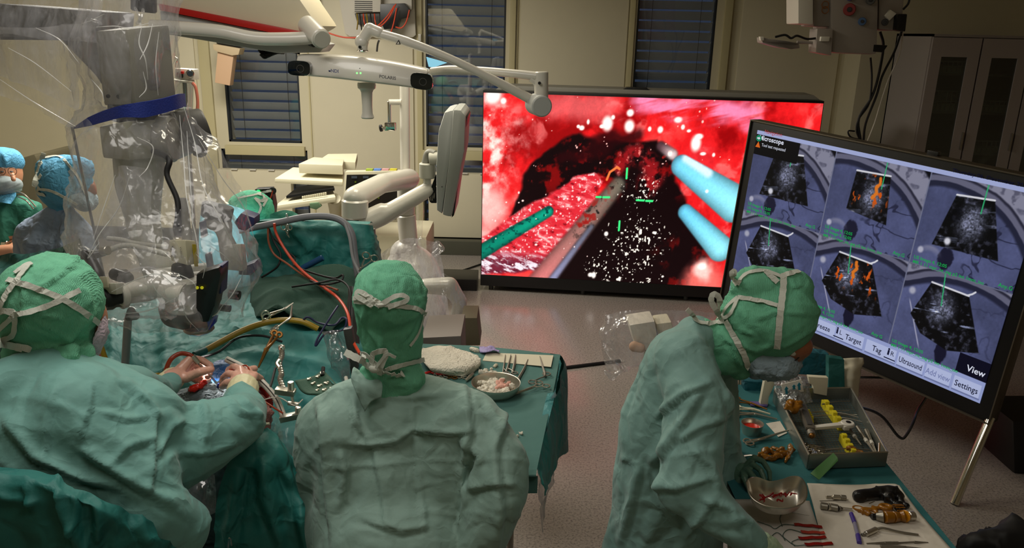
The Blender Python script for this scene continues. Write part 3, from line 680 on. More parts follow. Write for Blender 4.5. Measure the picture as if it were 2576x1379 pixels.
    for q in ([(928, 488), (928, 540)], [(760, 637), (786, 638)], [(800, 639), (835, 640)], [(995, 658), (1036, 661)], [(1050, 663), (1086, 665)], [(904, 772), (903, 822)]):
        img = mixc(img, (60, 240, 130), sm(7, 4, pdist(x, y, q, False)))
    return np.clip(img, 0, 255)
emit_grid('screen', surgery_image(), lp(0, 0, .004), xdir*wid, -up*hgt, led, 1.25, label='glowing picture of red tissue with cyan and green retractors')

# ================================================================ NAVIGATION DISPLAY (right, on chrome legs)
cs = [(1896, 325), (2608, 478), (2480, 1022), (1841, 748)]; R_ = [ray(*c) for c in cs]
Mx = np.array([list(R_[0]), list(-R_[1]), list(R_[2])]).T; s_ = np.linalg.solve(Mx, np.array(R_[3])); k = 1.04/(R_[3]-R_[0]*s_[0]).length
nTL = CP+R_[0]*s_[0]*k; nTR = CP+R_[1]*s_[1]*k; nBR = CP+R_[2]*s_[2]*k; nBL = CP+R_[3]*k
nx = (nTR-nTL+nBR-nBL)/2; nyv = (nBL-nTL+nBR-nTR)/2; nc = (nTL+nTR+nBR+nBL)/4
nxd = nx.normalized(); nyv = nyv-nxd*nyv.dot(nxd); nyd = nyv.normalized(); nW, nH = nx.length, nyv.length
nb = nxd.cross(nyd).normalized()                     # away from the viewer
if nb.dot(CF) < 0: nb = -nb
nO = nc-nxd*nW/2-nyd*nH/2
def np_(u, v, o=0.): return nO+nxd*(nW*u)+nyd*(nH*v)-nb*o
nav = thing('navigation_display', Vector((np_(.5, .5).x, np_(.5, .5).y, 0))+nb*.05, 'tilted-looking large screen with grey brain scans and menu buttons at right', 'display')
print('NAV', nW, nH, nO, nxd, nyd)
bz = .045
def npoly(u0, v0, u1, v1, o): return [np_(u0, v0, o), np_(u1, v0, o), np_(u1, v1, o), np_(u0, v1, o)]
MB().prism(npoly(-.034, -.045, 1.04, 1.075, -.004), nb*.07, .006).build('housing', M_BLACK, nav)
fr = MB()
for q in ((-.036, -.050, 1.042, -.043), (-.036, 1.072, 1.042, 1.079), (-.038, -.05, -.034, 1.079), (1.038, -.05, 1.042, 1.079)): fr.prism(npoly(*q, .008), nb*.09, .001)
fr.build('bezel_edge', pmat('bezel_bronze', (92, 84, 72), .35, metal=.5), nav)
MB().prism(npoly(.2, .25, .8, .8, -.06), nb*.06, .01).build('rear_cover', M_GREYD, nav)
MB().prism([np_(.64, -.05, -.03), np_(.675, -.05, -.03), np_(.675, -.07, -.03), np_(.64, -.07, -.03)], nb*.03, .003).build('top_sensor', M_BLACK, nav)
# homography from the study crop to uv
def hom(src, dst):
    A_ = []
    for (x, y), (u, v) in zip(src, dst): A_ += [[x, y, 1, 0, 0, 0, -u*x, -u*y, -u], [0, 0, 0, x, y, 1, -v*x, -v*y, -v]]
    return np.linalg.svd(np.array(A_))[2][-1].reshape(3, 3)
HU = hom(cs, [(0, 0), (1, 0), (1, 1), (0, 1)])
def uvc(x, y):   # crop coordinates (scale 1.7685 from 1820,280)
    p = HU@np.array([1820+x/1.7685, 280+y/1.7685, 1]); return p[0]/p[2], p[1]/p[2]
def nav_image(w_=660, h=400):
    u, v = np.meshgrid(np.linspace(0, 1, w_), np.linspace(0, 1, h)); img = np.zeros((h, w_, 3))+np.array([22, 24, 44.])
    X = u*1.6; Y = v
    v0, v1, vm = .021, .895, .462; us = [0, .343, .680, 1]
    for r_ in range(2):
        for c_ in range(3):
            a = [v0, vm][r_]; e = [vm, v1][r_]; u0, u1 = us[c_], us[c_+1]
            m_ = (u >= u0) & (u < u1) & (v >= a) & (v < e); p = (u-u0)/(u1-u0)*1.25; q = (v-a)/(e-a); x = p[m_]; y = q[m_]; x = x.reshape(-1, 1); y = y.reshape(-1, 1)
            sd = 3*r_+2
            g = 122+30*n2(x, y, 3., sd, 4)+8*n2(x, y, 40, sd+1, 2); c = np.stack([g*.70, g*.75, g*1.08], -1)
            # sulci (branching dark folds) in the right part and the skull bands in the corners
            fold_ = np.abs(n2(x+.12*n2(x, y, 3, sd+3), y, 4.2, sd+7, 3)); c = mixc(c, (34, 36, 60), sm(.09, .015, fold_)*sm(.5, .8, x+(1-y)*.35)*.8*(1 if r_ == 0 else .35))
            cx_, cy2, R1 = (.25, 1.25, 1.22) if r_ == 0 else (.72, 1.12, 1.12)
            rr = np.hypot((x-cx_)*(.95 if r_ == 0 else .88), y-cy2)+.02*n2(x, y, 3, sd+11)
            c = mixc(c, (38, 40, 62), sm(R1-.11, R1-.07, rr)); c = mixc(c, (108, 108, 132), sm(R1-.035, R1-.02, rr)); c = mixc(c, (44, 44, 62), sm(R1+.02, R1+.045, rr)); c = mixc(c, (150+20*0, 150, 172), sm(R1+.05, R1+.07, rr)*.95)
            c = mixc(c, (96, 96, 118), sm(R1+.06, R1+.1, rr)*sm(0, .4, n2(x, y, 14, sd+5, 3)))
            if c_ == 0 or True: c = mixc(c, (10, 10, 20), sm(R1+.27, R1+.3, rr))
            # dark ventricle and bright nub low left
            if r_ == 0:
                c = mixc(c, (30, 30, 52), sm(.02, -.02, np.hypot((x-.42)*1.3, (y-.86))-.13+.06*n2(x, y, 9, sd+9))); c = mixc(c, (150, 150, 176), sm(.05, .01, np.abs(np.hypot((x-.22), (y-.95))-.16))*sm(.9, .7, y)*sm(.42, .3, x)); c = mixc(c, (190, 190, 210), sm(.05, .02, np.hypot(x-.1, y-.83)))
            else:
                c = mixc(c, (24, 24, 46), sm(.02, -.02, np.hypot((x-.66)*1.9, (y-.86))-.14+.06*n2(x, y, 9, sd+9))); c = mixc(c, (170, 170, 196), sm(.014, .004, np.abs((x-.13)-(y-.42)*.52))*sm(.38, .45, y)*sm(.95, .85, y)); c = mixc(c, (190, 190, 208), sm(.06, .02, np.hypot(x-.13, y-.3))*.9)
            # ultrasound sector
            if r_ == 0: sec = [(.36, .17), (.79, .14), (1.0, .72), (.22, .74)] if c_ != 1 else [(.33, .16), (.78, .14), (.86, .68), (.30, .62)]
            else: sec = [(.34, .14), (.80, .16), (1.08, .72), (.72, .82), (.36, .74), (.18, .56)]
            s_in = sdf(x, y, sec); a_ = sm(.008, -.004, s_in); sp = np.clip(n2(x, y, 22, sd+13, 4), -1, 1); sp2 = n2(x, y, 60, sd+17, 3)*.8
            base = 12+70*np.clip(sp, 0, 1)**1.3*2; col = np.stack([base*.9, base*.92, base*1.15], -1)
            ccx, ccy = (.6, .42) if r_ == 0 else (.52, .38)
            gl = sm(.28, .02, np.hypot((x-ccx)*1.15, y-ccy)); bb = gl*(95+150*np.clip(sp2, -.4, 1)); col = col+np.stack([bb*.9, bb*.93, bb*1.1], -1)
            gl2 = sm(.05, -.02, np.abs(y-(.6 if r_ == 0 else .55)-.25*(x-.4)*0)+.03*sp)*sm(.4, .5, x)*.0
            st_ = sm(.35, .6, n2(x, y+x*.18*(1 if c_ < 2 else .8), 9, sd+19, 3, .45, 3.2)); col = col+(st_*150)[..., None]*np.array([.85, .9, 1.1])*(1 if r_ else .35)
            if r_ == 0: col = mixc(col, (232, 232, 244), sm(.055, .02, np.hypot(x-.39, y-.665)))
            col = mixc(col, (4, 4, 10), sm(.12, .02, np.hypot((x-.4)*1.1, y-.36)-.02)*(.65 if r_ == 0 else .35))
            c = mixc(c, (0, 0, 0), a_); c = c+np.clip(col, 0, 250)*a_[..., None]
            top = pdist(x, y, [sec[0], sec[1]], False); c = mixc(c, (236, 236, 244), sm(.014, .006, top))
            if r_ == 1: c = mixc(c, (236, 236, 244), sm(.014, .006, pdist(x, y, [(.78, .16), (.83, .13), (.86, .10)], False)))
            if c_ == 1:
                om = sm(.28, .42, n2(x, y, 13, sd+23, 3, 1.4, .8))*a_*sm(.02, -.05, s_in)*sm(.6, .45, y)*(sm(.3, .36, x)) ; c = mixc(c, (226, 96, 24), om)
                ln = [(.66, .19), (.67, .25), (.63, .3), (.65, .36), (.61, .42)] if r_ == 0 else [(.6, .2), (.62, .27), (.58, .33), (.6, .38)]
                c = mixc(c, (240, 130, 40), sm(.028, .012, pdist(x, y, ln, False)+.012*n2(x, y, 20, 3)))
            gx = [[.62, .70, .68], [.52, .52, .52]][r_][c_]; c = mixc(c, (54, 190, 122), sm(.009, .004, pdist(x, y, [(gx-(0 if r_ == 0 else .05), 0), (gx, .3 if r_ == 0 else .36)], False)))
            img[m_] = c.reshape(-1, 3)
    for uu in us[1:3]: img = mixc(img, (120, 124, 150), sm(.0022, .0012, np.abs(u-uu))*(v < v1))
    img = mixc(img, (110, 114, 140), sm(.003, .0015, np.abs(v-vm)))
    # strips, notice box and buttons
    img = mixc(img, (176, 186, 232), (v < v0).astype(float)); img = mixc(img, (160, 172, 222), (v > v1).astype(float))
    img = mixc(img, (6, 6, 12), ((u < .195) & (v > v0) & (v < .135)).astype(float))
    img = mixc(img, (14, 14, 34), ((u > .905) & (v > .80) & (v < v1)).astype(float))
    bts = [(.0, .155), (.16, .3), (.305, .415), (.42, .465), (.47, .60), (.605, .745), (.75, .985)]
    bts = [(.355-.17, .355-.02)]
    return img
nimg = nav_image()
uu, vv = np.meshgrid(np.linspace(0, 1, nimg.shape[1]), np.linspace(0, 1, nimg.shape[0]))
btn = []
for (xa, ya), (xb, yb), lab in (((405, 925), (515, 1010), 'Freeze'), ((517, 975), (640, 1070), 'Target'), ((650, 1030), (785, 1130), 'Tag'), ((795, 1085), (912, 1185), 'Ultrasound'), ((922, 1130), (1032, 1235), 'Add view'), ((1045, 1185), (1165, 1290), 'Settings'), ((280, 880), (395, 960), ''), ((160, 830), (270, 900), '')):
    ua, va = uvc(xa, ya); ub, vb = uvc(xb, yb); btn.append((ua+.004, ub-.004, lab))
for ua, ub, lab in btn:
    m_ = (uu > ua) & (uu < ub) & (vv > .915) & (vv < .982); nimg = mixc(nimg, (196, 206, 244), m_.astype(float)*.9); nimg = mixc(nimg, (120, 130, 176), ((uu > ua) & (uu < ub+.003) & (vv > .982) & (vv < .988)).astype(float))
emit_grid('screen', nimg, np_(0, 0, .0), nxd*nW, nyd*nH, nav, .72, label='lit picture of six brain scan views')
E_DK = emis('ink_dark', (26, 28, 60), .5); E_WH = emis('ink_white', (230, 234, 250), .8); E_GR = emis('ink_green', (30, 170, 80), .8); E_RD = emis('ink_red', (190, 60, 60), .8); E_FAD = emis('ink_faded', (130, 140, 190), .7); E_OR = emis('ink_orange', (226, 110, 40), .8)
def nt_(body, u, v, size, mat, align='CENTER', sx=.95, bold=0.): return text('screen_text', body, size, mat, nav, np_(u, v, .0025), nxd, -nyd, align, sx, bold)
for ua, ub, lab in btn:
    if lab: nt_(lab, (ua+ub)/2+(.016 if lab == 'Target' else -.012 if lab == 'Tag' else 0), .950, .043, E_FAD if lab == 'Add view' else E_DK, sx=.64 if lab == 'Ultrasound' else .74 if lab == 'Add view' else .84, bold=.0004)
for lab, (bx0, bx1, _), f_ in (('L', btn[1], .12), ('R', btn[2], .84)):
    uc = bx0+(bx1-bx0)*f_; nt_('i', uc-.008, .935, .05, E_DK, bold=.003); nt_(lab, uc+.006, .94, .036, E_DK)
    MB().prism(npoly(uc-.02, .968, uc+.02, .973, .0015), -nb*.001).build('underline', E_DK, nav, smooth=False)
u_, v_ = uvc(198, 125); nt_('Microscope', u_, v_, .038, E_WH, bold=.0008); u_, v_ = uvc(208, 158); nt_('Tool test requested', u_, v_, .026, E_WH, sx=.8)
u_, v_ = uvc(205, 97); nt_('Navigation', u_, v_-.003, .03, E_RD)
u_, v_ = uvc(1195, 300); nt_('Thursday 06. December 2018, 01:44', u_, v_, .026, E_DK, sx=1.1)
u_, v_ = uvc(1143, 1165); nt_('View', u_, v_, .045, E_WH, bold=.0006)
u_, v_ = uvc(143, 116); MB().cyl(np_(u_, v_, .0012), np_(u_, v_, .004), .019, n=20).build('status_disc', emis('disc_green', (30, 140, 100), .8), nav, label='round green status icon'); MB().prism([np_(u_-.006, v_-.004, .005), np_(u_+.001, v_-.004, .005), np_(u_+.001, v_-.009, .005), np_(u_+.008, v_, .005), np_(u_+.001, v_+.009, .005), np_(u_+.001, v_+.004, .005), np_(u_-.006, v_+.004, .005)], -nb*.001).build('arrow', E_WH, nav, smooth=False)
u_, v_ = uvc(140, 147); MB().prism([np_(u_, v_-.02, .0015), np_(u_+.011, v_+.012, .0015), np_(u_-.011, v_+.012, .0015)], -nb*.001).build('warning_triangle', E_OR, nav, smooth=False, label='orange warning triangle icon')
for x, y, t2 in ((108, 408, 0), (450, 510, 0), (845, 645, 1), (395, 855, 0), (768, 1025, 1)):
    u_, v_ = uvc(x, y)
    for i, l in enumerate(('US Image 4, 12:05', 'US Image 4, 12:05', 'MR 1 11 mpr_ns_sag p2 iso 1mm_iso')[(1 if t2 else 0):]): nt_(l, u_, v_+i*.024, .023, E_GR, 'LEFT', 1.0, .0004)
for x, y in ((385, 510), (778, 635), (1252, 780), (700, 1003)): u_, v_ = uvc(x, y); nt_('Any.G', u_, v_, .026, E_GR, bold=.0004)
# stand of the navigation display
stnd = MB()
pt = W(2490, 1052, np_(.93, 1.08).y)
foot = Zp(2400, 1270, .0); top = on_plane(2492, 1050, nO+nb*.03, nb)
MB().cyl(foot+Vector((0, 0, .002)), top, .021, n=24, bev=.1).build('leg', M_CHROME, nav, label='slanted chrome tubular leg')
bt = np_(.93, 1.05, -.25); MB().cyl(Vector((bt.x+.35, bt.y+.25, .005)), np_(.93, .9, -.07), .022, n=20).build('leg', M_CHROME, nav, label='rear chrome leg')
l2 = Zp(1905, 1005, 0.); MB().cyl(Vector((np_(.12, 1).x-.05, np_(.12, 1).y-.1, .002)), np_(.1, 1.05, -.03), .021, n=20).build('leg', M_CHROME, nav, label='far chrome leg')
MB().cyl(np_(.42, 1.07, -.05), np_(.42, 1.07, -.05)+Vector((0, 0, -.26)), .03, n=16).build('cable_socket', M_BLACK, nav)
MB().tube([np_(.42, 1.07, -.05)+Vector((0, 0, -.2)), W(2318, 960, 3.95), W(2305, 1040, 3.6), W(2280, 1095, 3.5), W(2260, 1098, 3.5), W(2215, 1045, 3.55), W(2150, 1022, 3.5), W(2060, 1010, 3.5)], .007, 8).build('cable', M_BLACK, None, label='black cable hanging from the navigation screen and trailing left', category='cable')
MB().pp([(2548, 1060), (2700, 1060), (2700, 1230), (2552, 1210)], 3.6, .3, .02).build('equipment_case', M_BLACK, None, label='black case edge at the right frame border beside the chrome leg', category='case')
organic('black_bag', pcap(MB(), (2450, 1372, 1.9, 40), (2520, 1362, 1.9, 48), (2600, 1372, 1.9, 50), (2560, 1440, 1.9, 80), (2460, 1440, 1.9, 60)), .012, M_RUBBER, None, 3, dict(amp=.02, freq=14, ridge=.012, rfreq=16, seed=4), label='crumpled black fabric heap in the lower right corner', category='bag')

# ================================================================ PEOPLE
def person(loc, label, group=None): return thing('person', loc, label, 'person', group)
def inner_body(root, J, skin, sc=1., vox=.016):
    """one continuous body inside the clothes; J maps joints to world points"""
    mb = MB(); g = J.get
    mb.capsule(J['head']+Vector((0, 0, .02)), J['head']-Vector((0, 0, .03)), .072*sc, .058*sc)
    mb.capsule(J['head']-Vector((0, 0, .03)), J['neck'], .05, .055); mb.capsule(J['neck'], J['chest'], .07, .12*sc); mb.capsule(J['chest'], J['pelvis'], .12*sc, .13*sc)
    for s in 'LR':
        mb.capsule(J['chest'].lerp(J['neck'], .6), J['sh'+s], .07, .05); mb.capsule(J['sh'+s], J['el'+s], .05, .038)
        mb.capsule(J['el'+s], J['wr'+s], .038, .026)
        mb.capsule(J['pelvis'], J['hip'+s], .09, .08); mb.capsule(J['hip'+s], J['kn'+s], .075, .052); mb.capsule(J['kn'+s], J['an'+s], .05, .035)
        mb.capsule(J['an'+s]-Vector((0, 0, .03)), J['an'+s]-Vector((0, 0, .03))+J['toe']*.17, .035, .028)
    return organic('body', mb, vox, skin, root, 6)
def hand(name, wrist, palm, fingers, thumb, mat, parent, vox=.0035, wr=.027, fs=1., **tags):
    """hand: wrist point, knuckle-centre point, four finger chains and a thumb chain (world points)"""
    mb = MB(); w_ = Vector(wrist); p_ = Vector(palm)
    mb.capsule(w_-(p_-w_)*.4, w_, wr, wr*.92)
    for i, ch in enumerate(fingers):
        k = Vector(ch[0]); mb.capsule(w_.lerp(k, .18), k, wr*.62, .0125*fs)
        rr = [q*fs for q in (.0115, .0105, .0095, .0085)]
        for j in range(len(ch)-1): mb.capsule(ch[j], ch[j+1], rr[min(j, 3)]*(.92 if i == 3 else 1), rr[min(j+1, 3)]*(.9 if i == 3 else 1))
    mb.capsule(w_.lerp(Vector(thumb[0]), .2), thumb[0], wr*.66, .015)
    for j in range(len(thumb)-1): mb.capsule(thumb[j], thumb[j+1], [.014, .0125, .0105][min(j, 2)], [.0125, .0105, .0095][min(j, 2)])
    return organic(name, mb, vox, mat, parent, 4, dict(amp=.0006, freq=60, ridge=.0006, rfreq=90, seed=3), **tags)

# ---------------------------------------------------------------- assistant in the middle (seen from behind)
Y2 = 1.98
def J2():
    J = dict(head=W(980, 770, Y2), neck=W(985, 930, Y2+.02), chest=W(1000, 1130, Y2), pelvis=W(1010, 1420, Y2-.05)); J['pelvis'].z = .62; J['pelvis'].y = 1.85
    J['shL'] = W(820, 1040, Y2-.02); J['shR'] = W(1190, 1040, Y2-.02); J['elL'] = W(790, 1250, Y2); J['elR'] = W(1258, 1190, 1.84)
    J['wrL'] = J['elL']+Vector((.02, .22, -.02)); J['wrR'] = W(1205, 1340, 1.82)
    for s, x in (('L', -.1), ('R', .1)):
        J['hip'+s] = J['pelvis']+Vector((x, .02, 0)); J['kn'+s] = J['pelvis']+Vector((x*1.5, .38, -.05)); J['an'+s] = Vector((J['kn'+s].x, J['kn'+s].y-.02, .09))
    J['toe'] = Vector((0, 1, 0)); return J
J = J2()
pm = person(Vector((J['pelvis'].x, J['pelvis'].y, 0)), 'person from behind in the middle, green cap and grey-green gown with white tie bow')
bd_m = inner_body(pm, J, M_SKIN)
mb = MB()
pcap(mb, (985, 975, Y2, 52), (990, 1060, Y2-.01, 110), (1000, 1200, Y2-.03, 150), (1005, 1400, Y2-.08, 170), (1005, 1600, Y2-.12, 190))
pcap(mb, (985, 985, Y2, 60), (870, 1030, Y2-.01, 68), (822, 1080, Y2, 84), (800, 1190, Y2, 72), (830, 1330, Y2+.02, 80), (870, 1450, Y2, 80))
pcap(mb, (985, 985, Y2, 60), (1100, 1015, Y2-.01, 66), (1180, 1060, Y2-.04, 80), (1264, 1165, 1.86, 68), (1262, 1245, 1.81, 62), (1205, 1370, 1.80, 62), (1170, 1450, 1.8, 66))
pcap(mb, (870, 1075, Y2-.04, 90), (900, 1250, Y2-.06, 120), (900, 1420, Y2-.08, 140)); pcap(mb, (1120, 1080, Y2-.04, 90), (1110, 1250, Y2-.06, 118), (1120, 1420, Y2-.08, 140))
pcap(mb, (1255, 1200, 1.83, 60), (1205, 1250, 1.86, 60))
mb.capsule(W(800, 1250, Y2), J['wrL'], .06, .04)
mb.capsule(Vector((J['pelvis'].x, 1.9, .72)), Vector((J['pelvis'].x, 2.05, .3)), .24, .26)
G2C = [([(862, 1125), (930, 1128), (1000, 1118), (1036, 1088), (1130, 1096), (1195, 1092)], .012, 7), ([(1036, 1088), (1050, 1200), (1062, 1340)], .007, 6), ([(862, 1125), (880, 1190), (858, 1300)], .010, 10), ([(1175, 960), (1195, 1090), (1170, 1200)], .011, 9),
       ([(1290, 1000), (1255, 1130), (1270, 1290), (1255, 1379)], .014, 10), ([(930, 1128), (950, 1220), (965, 1330)], .009, 9), ([(790, 1020), (800, 1110), (810, 1240), (830, 1379)], .014, 11), ([(1140, 1170), (1165, 1260), (1140, 1340)], .010, 9),
       ([(880, 1030), (900, 1100)], .006, 6), ([(1085, 1330), (1010, 1345), (900, 1310)], .010, 9), ([(960, 1000), (1010, 1010), (1120, 1000)], .006, 7), ([(1030, 960), (1036, 1088)], .004, 5), ([(1150, 1110), (1200, 1150), (1180, 1230)], .012, 9), ([(880, 990), (890, 1060), (925, 1120)], .008, 7), ([(1210, 1010), (1240, 1080), (1300, 1150)], .01, 8), ([(1180, 1240), (1240, 1225), (1300, 1230)], .01, 8)]
g2 = organic('gown', mb, .0078, M_GOWN2, pm, 11, dict(amp=.012, freq=4.2, stretch=(1, 1, .4), ridge=.0045, rfreq=5., seed=21, creases=G2C))
tuck(bd_m, g2)
# collar flap standing at the left of the neck
loft('collar', [[(884, 960, 1.90), (895, 985, 1.88), (905, 1010, 1.88), (918, 1036, 1.875)], [(886, 930, 1.93), (905, 958, 1.90), (925, 985, 1.885), (935, 1010, 1.88)], [(890, 925, 1.99), (925, 950, 1.93), (960, 962, 1.9), (960, 1000, 1.885)]], M_GOWN2, pm, 8, 8, dict(amp=.003, freq=18, ridge=.002, seed=4), .002)
mb = MB(); pell(mb, 980, 752, Y2, 93, 98, .112); pcap(mb, (978, 790, Y2, 88), (984, 860, Y2, 78), (988, 915, Y2+.01, 66), (990, 955, Y2+.01, 78)); pcap(mb, (985, 930, Y2, 66), (1060, 958, Y2+.02, 20))
pcap(mb, (950, 950, Y2-.02, 48), (1020, 955, Y2-.02, 50))
C2C = [([(905, 800), (925, 840), (960, 890)], .006, 5), ([(935, 700), (925, 760), (915, 830)], .005, 5), ([(1060, 770), (1040, 830), (1000, 880)], .006, 5), ([(990, 720), (1000, 790)], .004, 4), ([(1040, 700), (1062, 800)], .005, 5), ([(960, 665), (940, 740)], .003, 4), ([(900, 940), (960, 925), (1040, 940)], .006, 6), ([(970, 800), (965, 870), (955, 890)], .005, 4)]
cap2 = organic('surgical_cap', mb, .007, M_CAP, pm, 5, dict(amp=.006, freq=10, stretch=(1, 1, .5), ridge=.0045, rfreq=12, seed=31, creases=C2C))
bv = bvh_of(cap2, g2)
ribbon('tie', bv, [(893, 758, 2), (940, 762, 2), (985, 768, 2), (1040, 775, 2), (1072, 790, 2)], .012, M_TIE, pm)
ribbon('tie', bv, [(893, 752, 2), (930, 745, 2), (955, 762, 2)], .012, M_TIE, pm, .007)
ribbon('tie', bv, [(950, 768, 2), (1000, 745, 2), (1020, 755, 2), (975, 772, 2)], .012, M_TIE, pm, .010)
ribbon('tie', bv, [(950, 765, 2), (915, 735, 2), (905, 745, 2), (945, 770, 2)], .012, M_TIE, pm, .010)
MB().ball(hit(bv, 955, 766, 2, .006)[0], .009, 10, (1.4, 1, .8)).build('tie_knot', M_TIE, pm)
ribbon('tie', bv, [(1068, 905, 2), (1030, 912, 2), (985, 925, 2), (950, 935, 2)], .013, M_TIE, pm)
ribbon('tie', bv, [(868, 886, 1.86), (900, 902, 1.85), (945, 922, 1.85), (985, 930, 1.85), (1016, 938, 1.84)], .018, M_TIE, pm, .012)
ribbon('tie', bv, [(945, 925, 1.86), (915, 905, 1.86), (925, 885, 1.86), (955, 915, 1.86)], .014, M_TIE, pm, .012)
ribbon('tie', bv, [(945, 925, 1.86), (950, 880, 1.86), (975, 880, 1.86), (960, 930, 1.86)], .014, M_TIE, pm, .018)
ribbon('tie', bv, [(955, 920, 1.86), (975, 884, 1.86), (995, 890, 1.86)], .008, M_TIE, pm, .02)
MB().ball(hit(bv, 950, 920, 2, .014)[0], .012, 10, (1.4, 1, 1)).build('tie_knot', M_TIE, pm)
ribbon('tie', bv, [(1066, 790, 2), (1050, 840, 2), (1030, 870, 2)], .008, M_TIE, pm)

# ---------------------------------------------------------------- surgeon at the left (seated, arms forward)
Y1 = 1.68
J = dict(head=W(135, 770, Y1), neck=W(120, 900, Y1-.01), chest=W(140, 1090, 1.55), pelvis=Vector((-.98, 1.38, .66)))
J['shL'] = W(250, 990, 1.64); J['elL'] = W(340, 966, 1.82); J['wrL'] = W(425, 966, 2.01)
J['shR'] = W(280, 1060, 1.58); J['elR'] = W(535, 1095, 1.69); J['wrR'] = W(606, 1006, 1.93)
for s, x in (('L', -.1), ('R', .12)):
    J['hip'+s] = J['pelvis']+Vector((x, .02, 0)); J['kn'+s] = J['pelvis']+Vector((x*1.8+.1, .4, -.08)); J['an'+s] = Vector((J['kn'+s].x, J['kn'+s].y, .09))
J['toe'] = Vector((0, 1, 0))
ps = person(Vector((J['pelvis'].x, J['pelvis'].y, 0)), 'seated person in green cap and teal gown, gloved hands at the operating field')
bd_s = inner_body(ps, J, M_SKIN)
mb = MB()
pcap(mb, (110, 935, 1.62, 60), (130, 1010, 1.60, 150), (150, 1120, 1.55, 190), (180, 1260, 1.50, 200), (200, 1420, 1.46, 240))
pcap(mb, (110, 940, 1.62, 70), (240, 985, 1.62, 90), (330, 1080, 1.60, 135), (400, 1130, 1.62, 110), (520, 1095, 1.68, 84), (600, 1062, 1.76, 64), (628, 1032, 1.86, 44), (606, 1006, 1.92, 37))
pcap(mb, (240, 985, 1.66, 80), (340, 965, 1.82, 50), (405, 985, 1.96, 34), (428, 965, 2.01, 29))
pcap(mb, (40, 960, 1.55, 70), (-90, 1040, 1.5, 110), (-120, 1200, 1.5, 120)); pcap(mb, (300, 1180, 1.5, 120), (380, 1290, 1.46, 90), (440, 1330, 1.5, 80)); pcap(mb, (200, 1050, 1.55, 150), (330, 1200, 1.5, 120))
pcap(mb, (520, 1120, 1.7, 66), (420, 1180, 1.62, 70))
mb.capsule(Vector((-.98, 1.4, .74)), Vector((-.9, 1.75, .62)), .22, .17)
G1C = [([(150, 960), (128, 1050), (120, 1175)], .008, 7), ([(240, 950), (235, 1020), (195, 1130)], .008, 8), ([(195, 1135), (260, 1180), (370, 1250), (440, 1290)], .016, 12), ([(0, 1060), (80, 1160), (170, 1205), (300, 1240)], .014, 11),
       ([(400, 1030), (395, 1100), (390, 1190), (375, 1250)], .010, 8), ([(400, 1160), (440, 1080), (470, 1060)], .010, 7), ([(440, 1150), (540, 1143), (600, 1120)], .008, 7), ([(300, 950), (360, 1000), (400, 1060)], .010, 8), ([(500, 1010), (510, 1070), (505, 1110)], .010, 9),
       ([(600, 1010), (640, 1045), (650, 1080)], .010, 8), ([(250, 1040), (320, 1060), (390, 1050)], .006, 7), ([(280, 1180), (330, 1130), (395, 1110)], .008, 9), ([(570, 1010), (600, 1040), (660, 1055)], .009, 6), ([(90, 935), (60, 1010), (40, 1100)], .007, 9)]
g1 = organic('gown', mb, .0078, M_GOWN, ps, 11, dict(amp=.013, freq=4.2, stretch=(1, 1, .6), ridge=.0045, rfreq=5., seed=41, creases=G1C))
tuck(bd_s, g1)
mb = MB(); pell(mb, 130, 757, Y1, 119, 118, .12); pcap(mb, (120, 790, Y1, 108), (128, 850, Y1, 98), (118, 900, Y1-.01, 92)); pcap(mb, (50, 896, Y1-.03, 38), (200, 896, Y1-.03, 34)); pcap(mb, (40, 902, Y1-.05, 26), (170, 900, Y1-.08, 22), (205, 900, Y1+.0, 20))
C1C = [([(205, 650), (160, 690), (90, 740)], .007, 6), ([(30, 800), (80, 790), (160, 810)], .006, 5), ([(150, 880), (200, 830), (240, 790)], .006, 6), ([(60, 700), (50, 760), (60, 840)], .006, 6), ([(40, 890), (120, 880), (220, 890)], .008, 6), ([(180, 690), (215, 740), (230, 800)], .004, 5)]
cap1 = organic('surgical_cap', mb, .0075, M_CAP, ps, 5, dict(amp=.006, freq=9, stretch=(1, 1, .6), ridge=.004, rfreq=10, seed=51, creases=C1C))
# face edge and mask at the right of the cap
mb = MB(); pell(mb, 222, 800, Y1+.05, 38, 60, .06); pcap(mb, (225, 745, Y1+.08, 22), (250, 790, Y1+.08, 10)); f1 = organic('face', mb, .006, M_SKIN, ps, 4)
loft('face_mask', [[(235, 845, 1.66), (262, 795, 1.72), (266, 815, 1.78)], [(228, 870, 1.66), (266, 835, 1.70), (268, 845, 1.78)], [(222, 890, 1.67), (252, 880, 1.69), (262, 862, 1.78)], [(215, 905, 1.69), (238, 905, 1.7), (250, 890, 1.77)]], pmat('mask_pinkish', (196, 178, 190), .8, fold=.4, fscale=20), ps, 8, 6, dict(amp=.003, freq=30, ridge=.003, rfreq=30, seed=3))
bv = bvh_of(cap1, g1)
for pts, wdt in (([(22, 706, 1.6), (80, 722, 1.6), (170, 760, 1.6), (245, 812, 1.62)], .013), ([(10, 780, 1.6), (60, 790, 1.6), (130, 765, 1.6), (200, 730, 1.6)], .012), ([(75, 668, 1.6), (50, 700, 1.6), (20, 740, 1.6), (5, 775, 1.6)], .013),
                 ([(-20, 790, 1.56), (30, 782, 1.54), (40, 800, 1.55), (36, 840, 1.56), (5, 856, 1.56)], .011), ([(0, 858, 1.55), (40, 868, 1.55), (80, 880, 1.56)], .014), ([(40, 690, 1.57), (70, 668, 1.58), (78, 672, 1.58)], .013), ([(-20, 870, 1.53), (20, 868, 1.53), (60, 880, 1.54)], .012), ([(0, 830, 1.55), (40, 790, 1.55)], .01)):
    ribbon('tie', bv, pts, wdt, M_TIE, ps, .004)
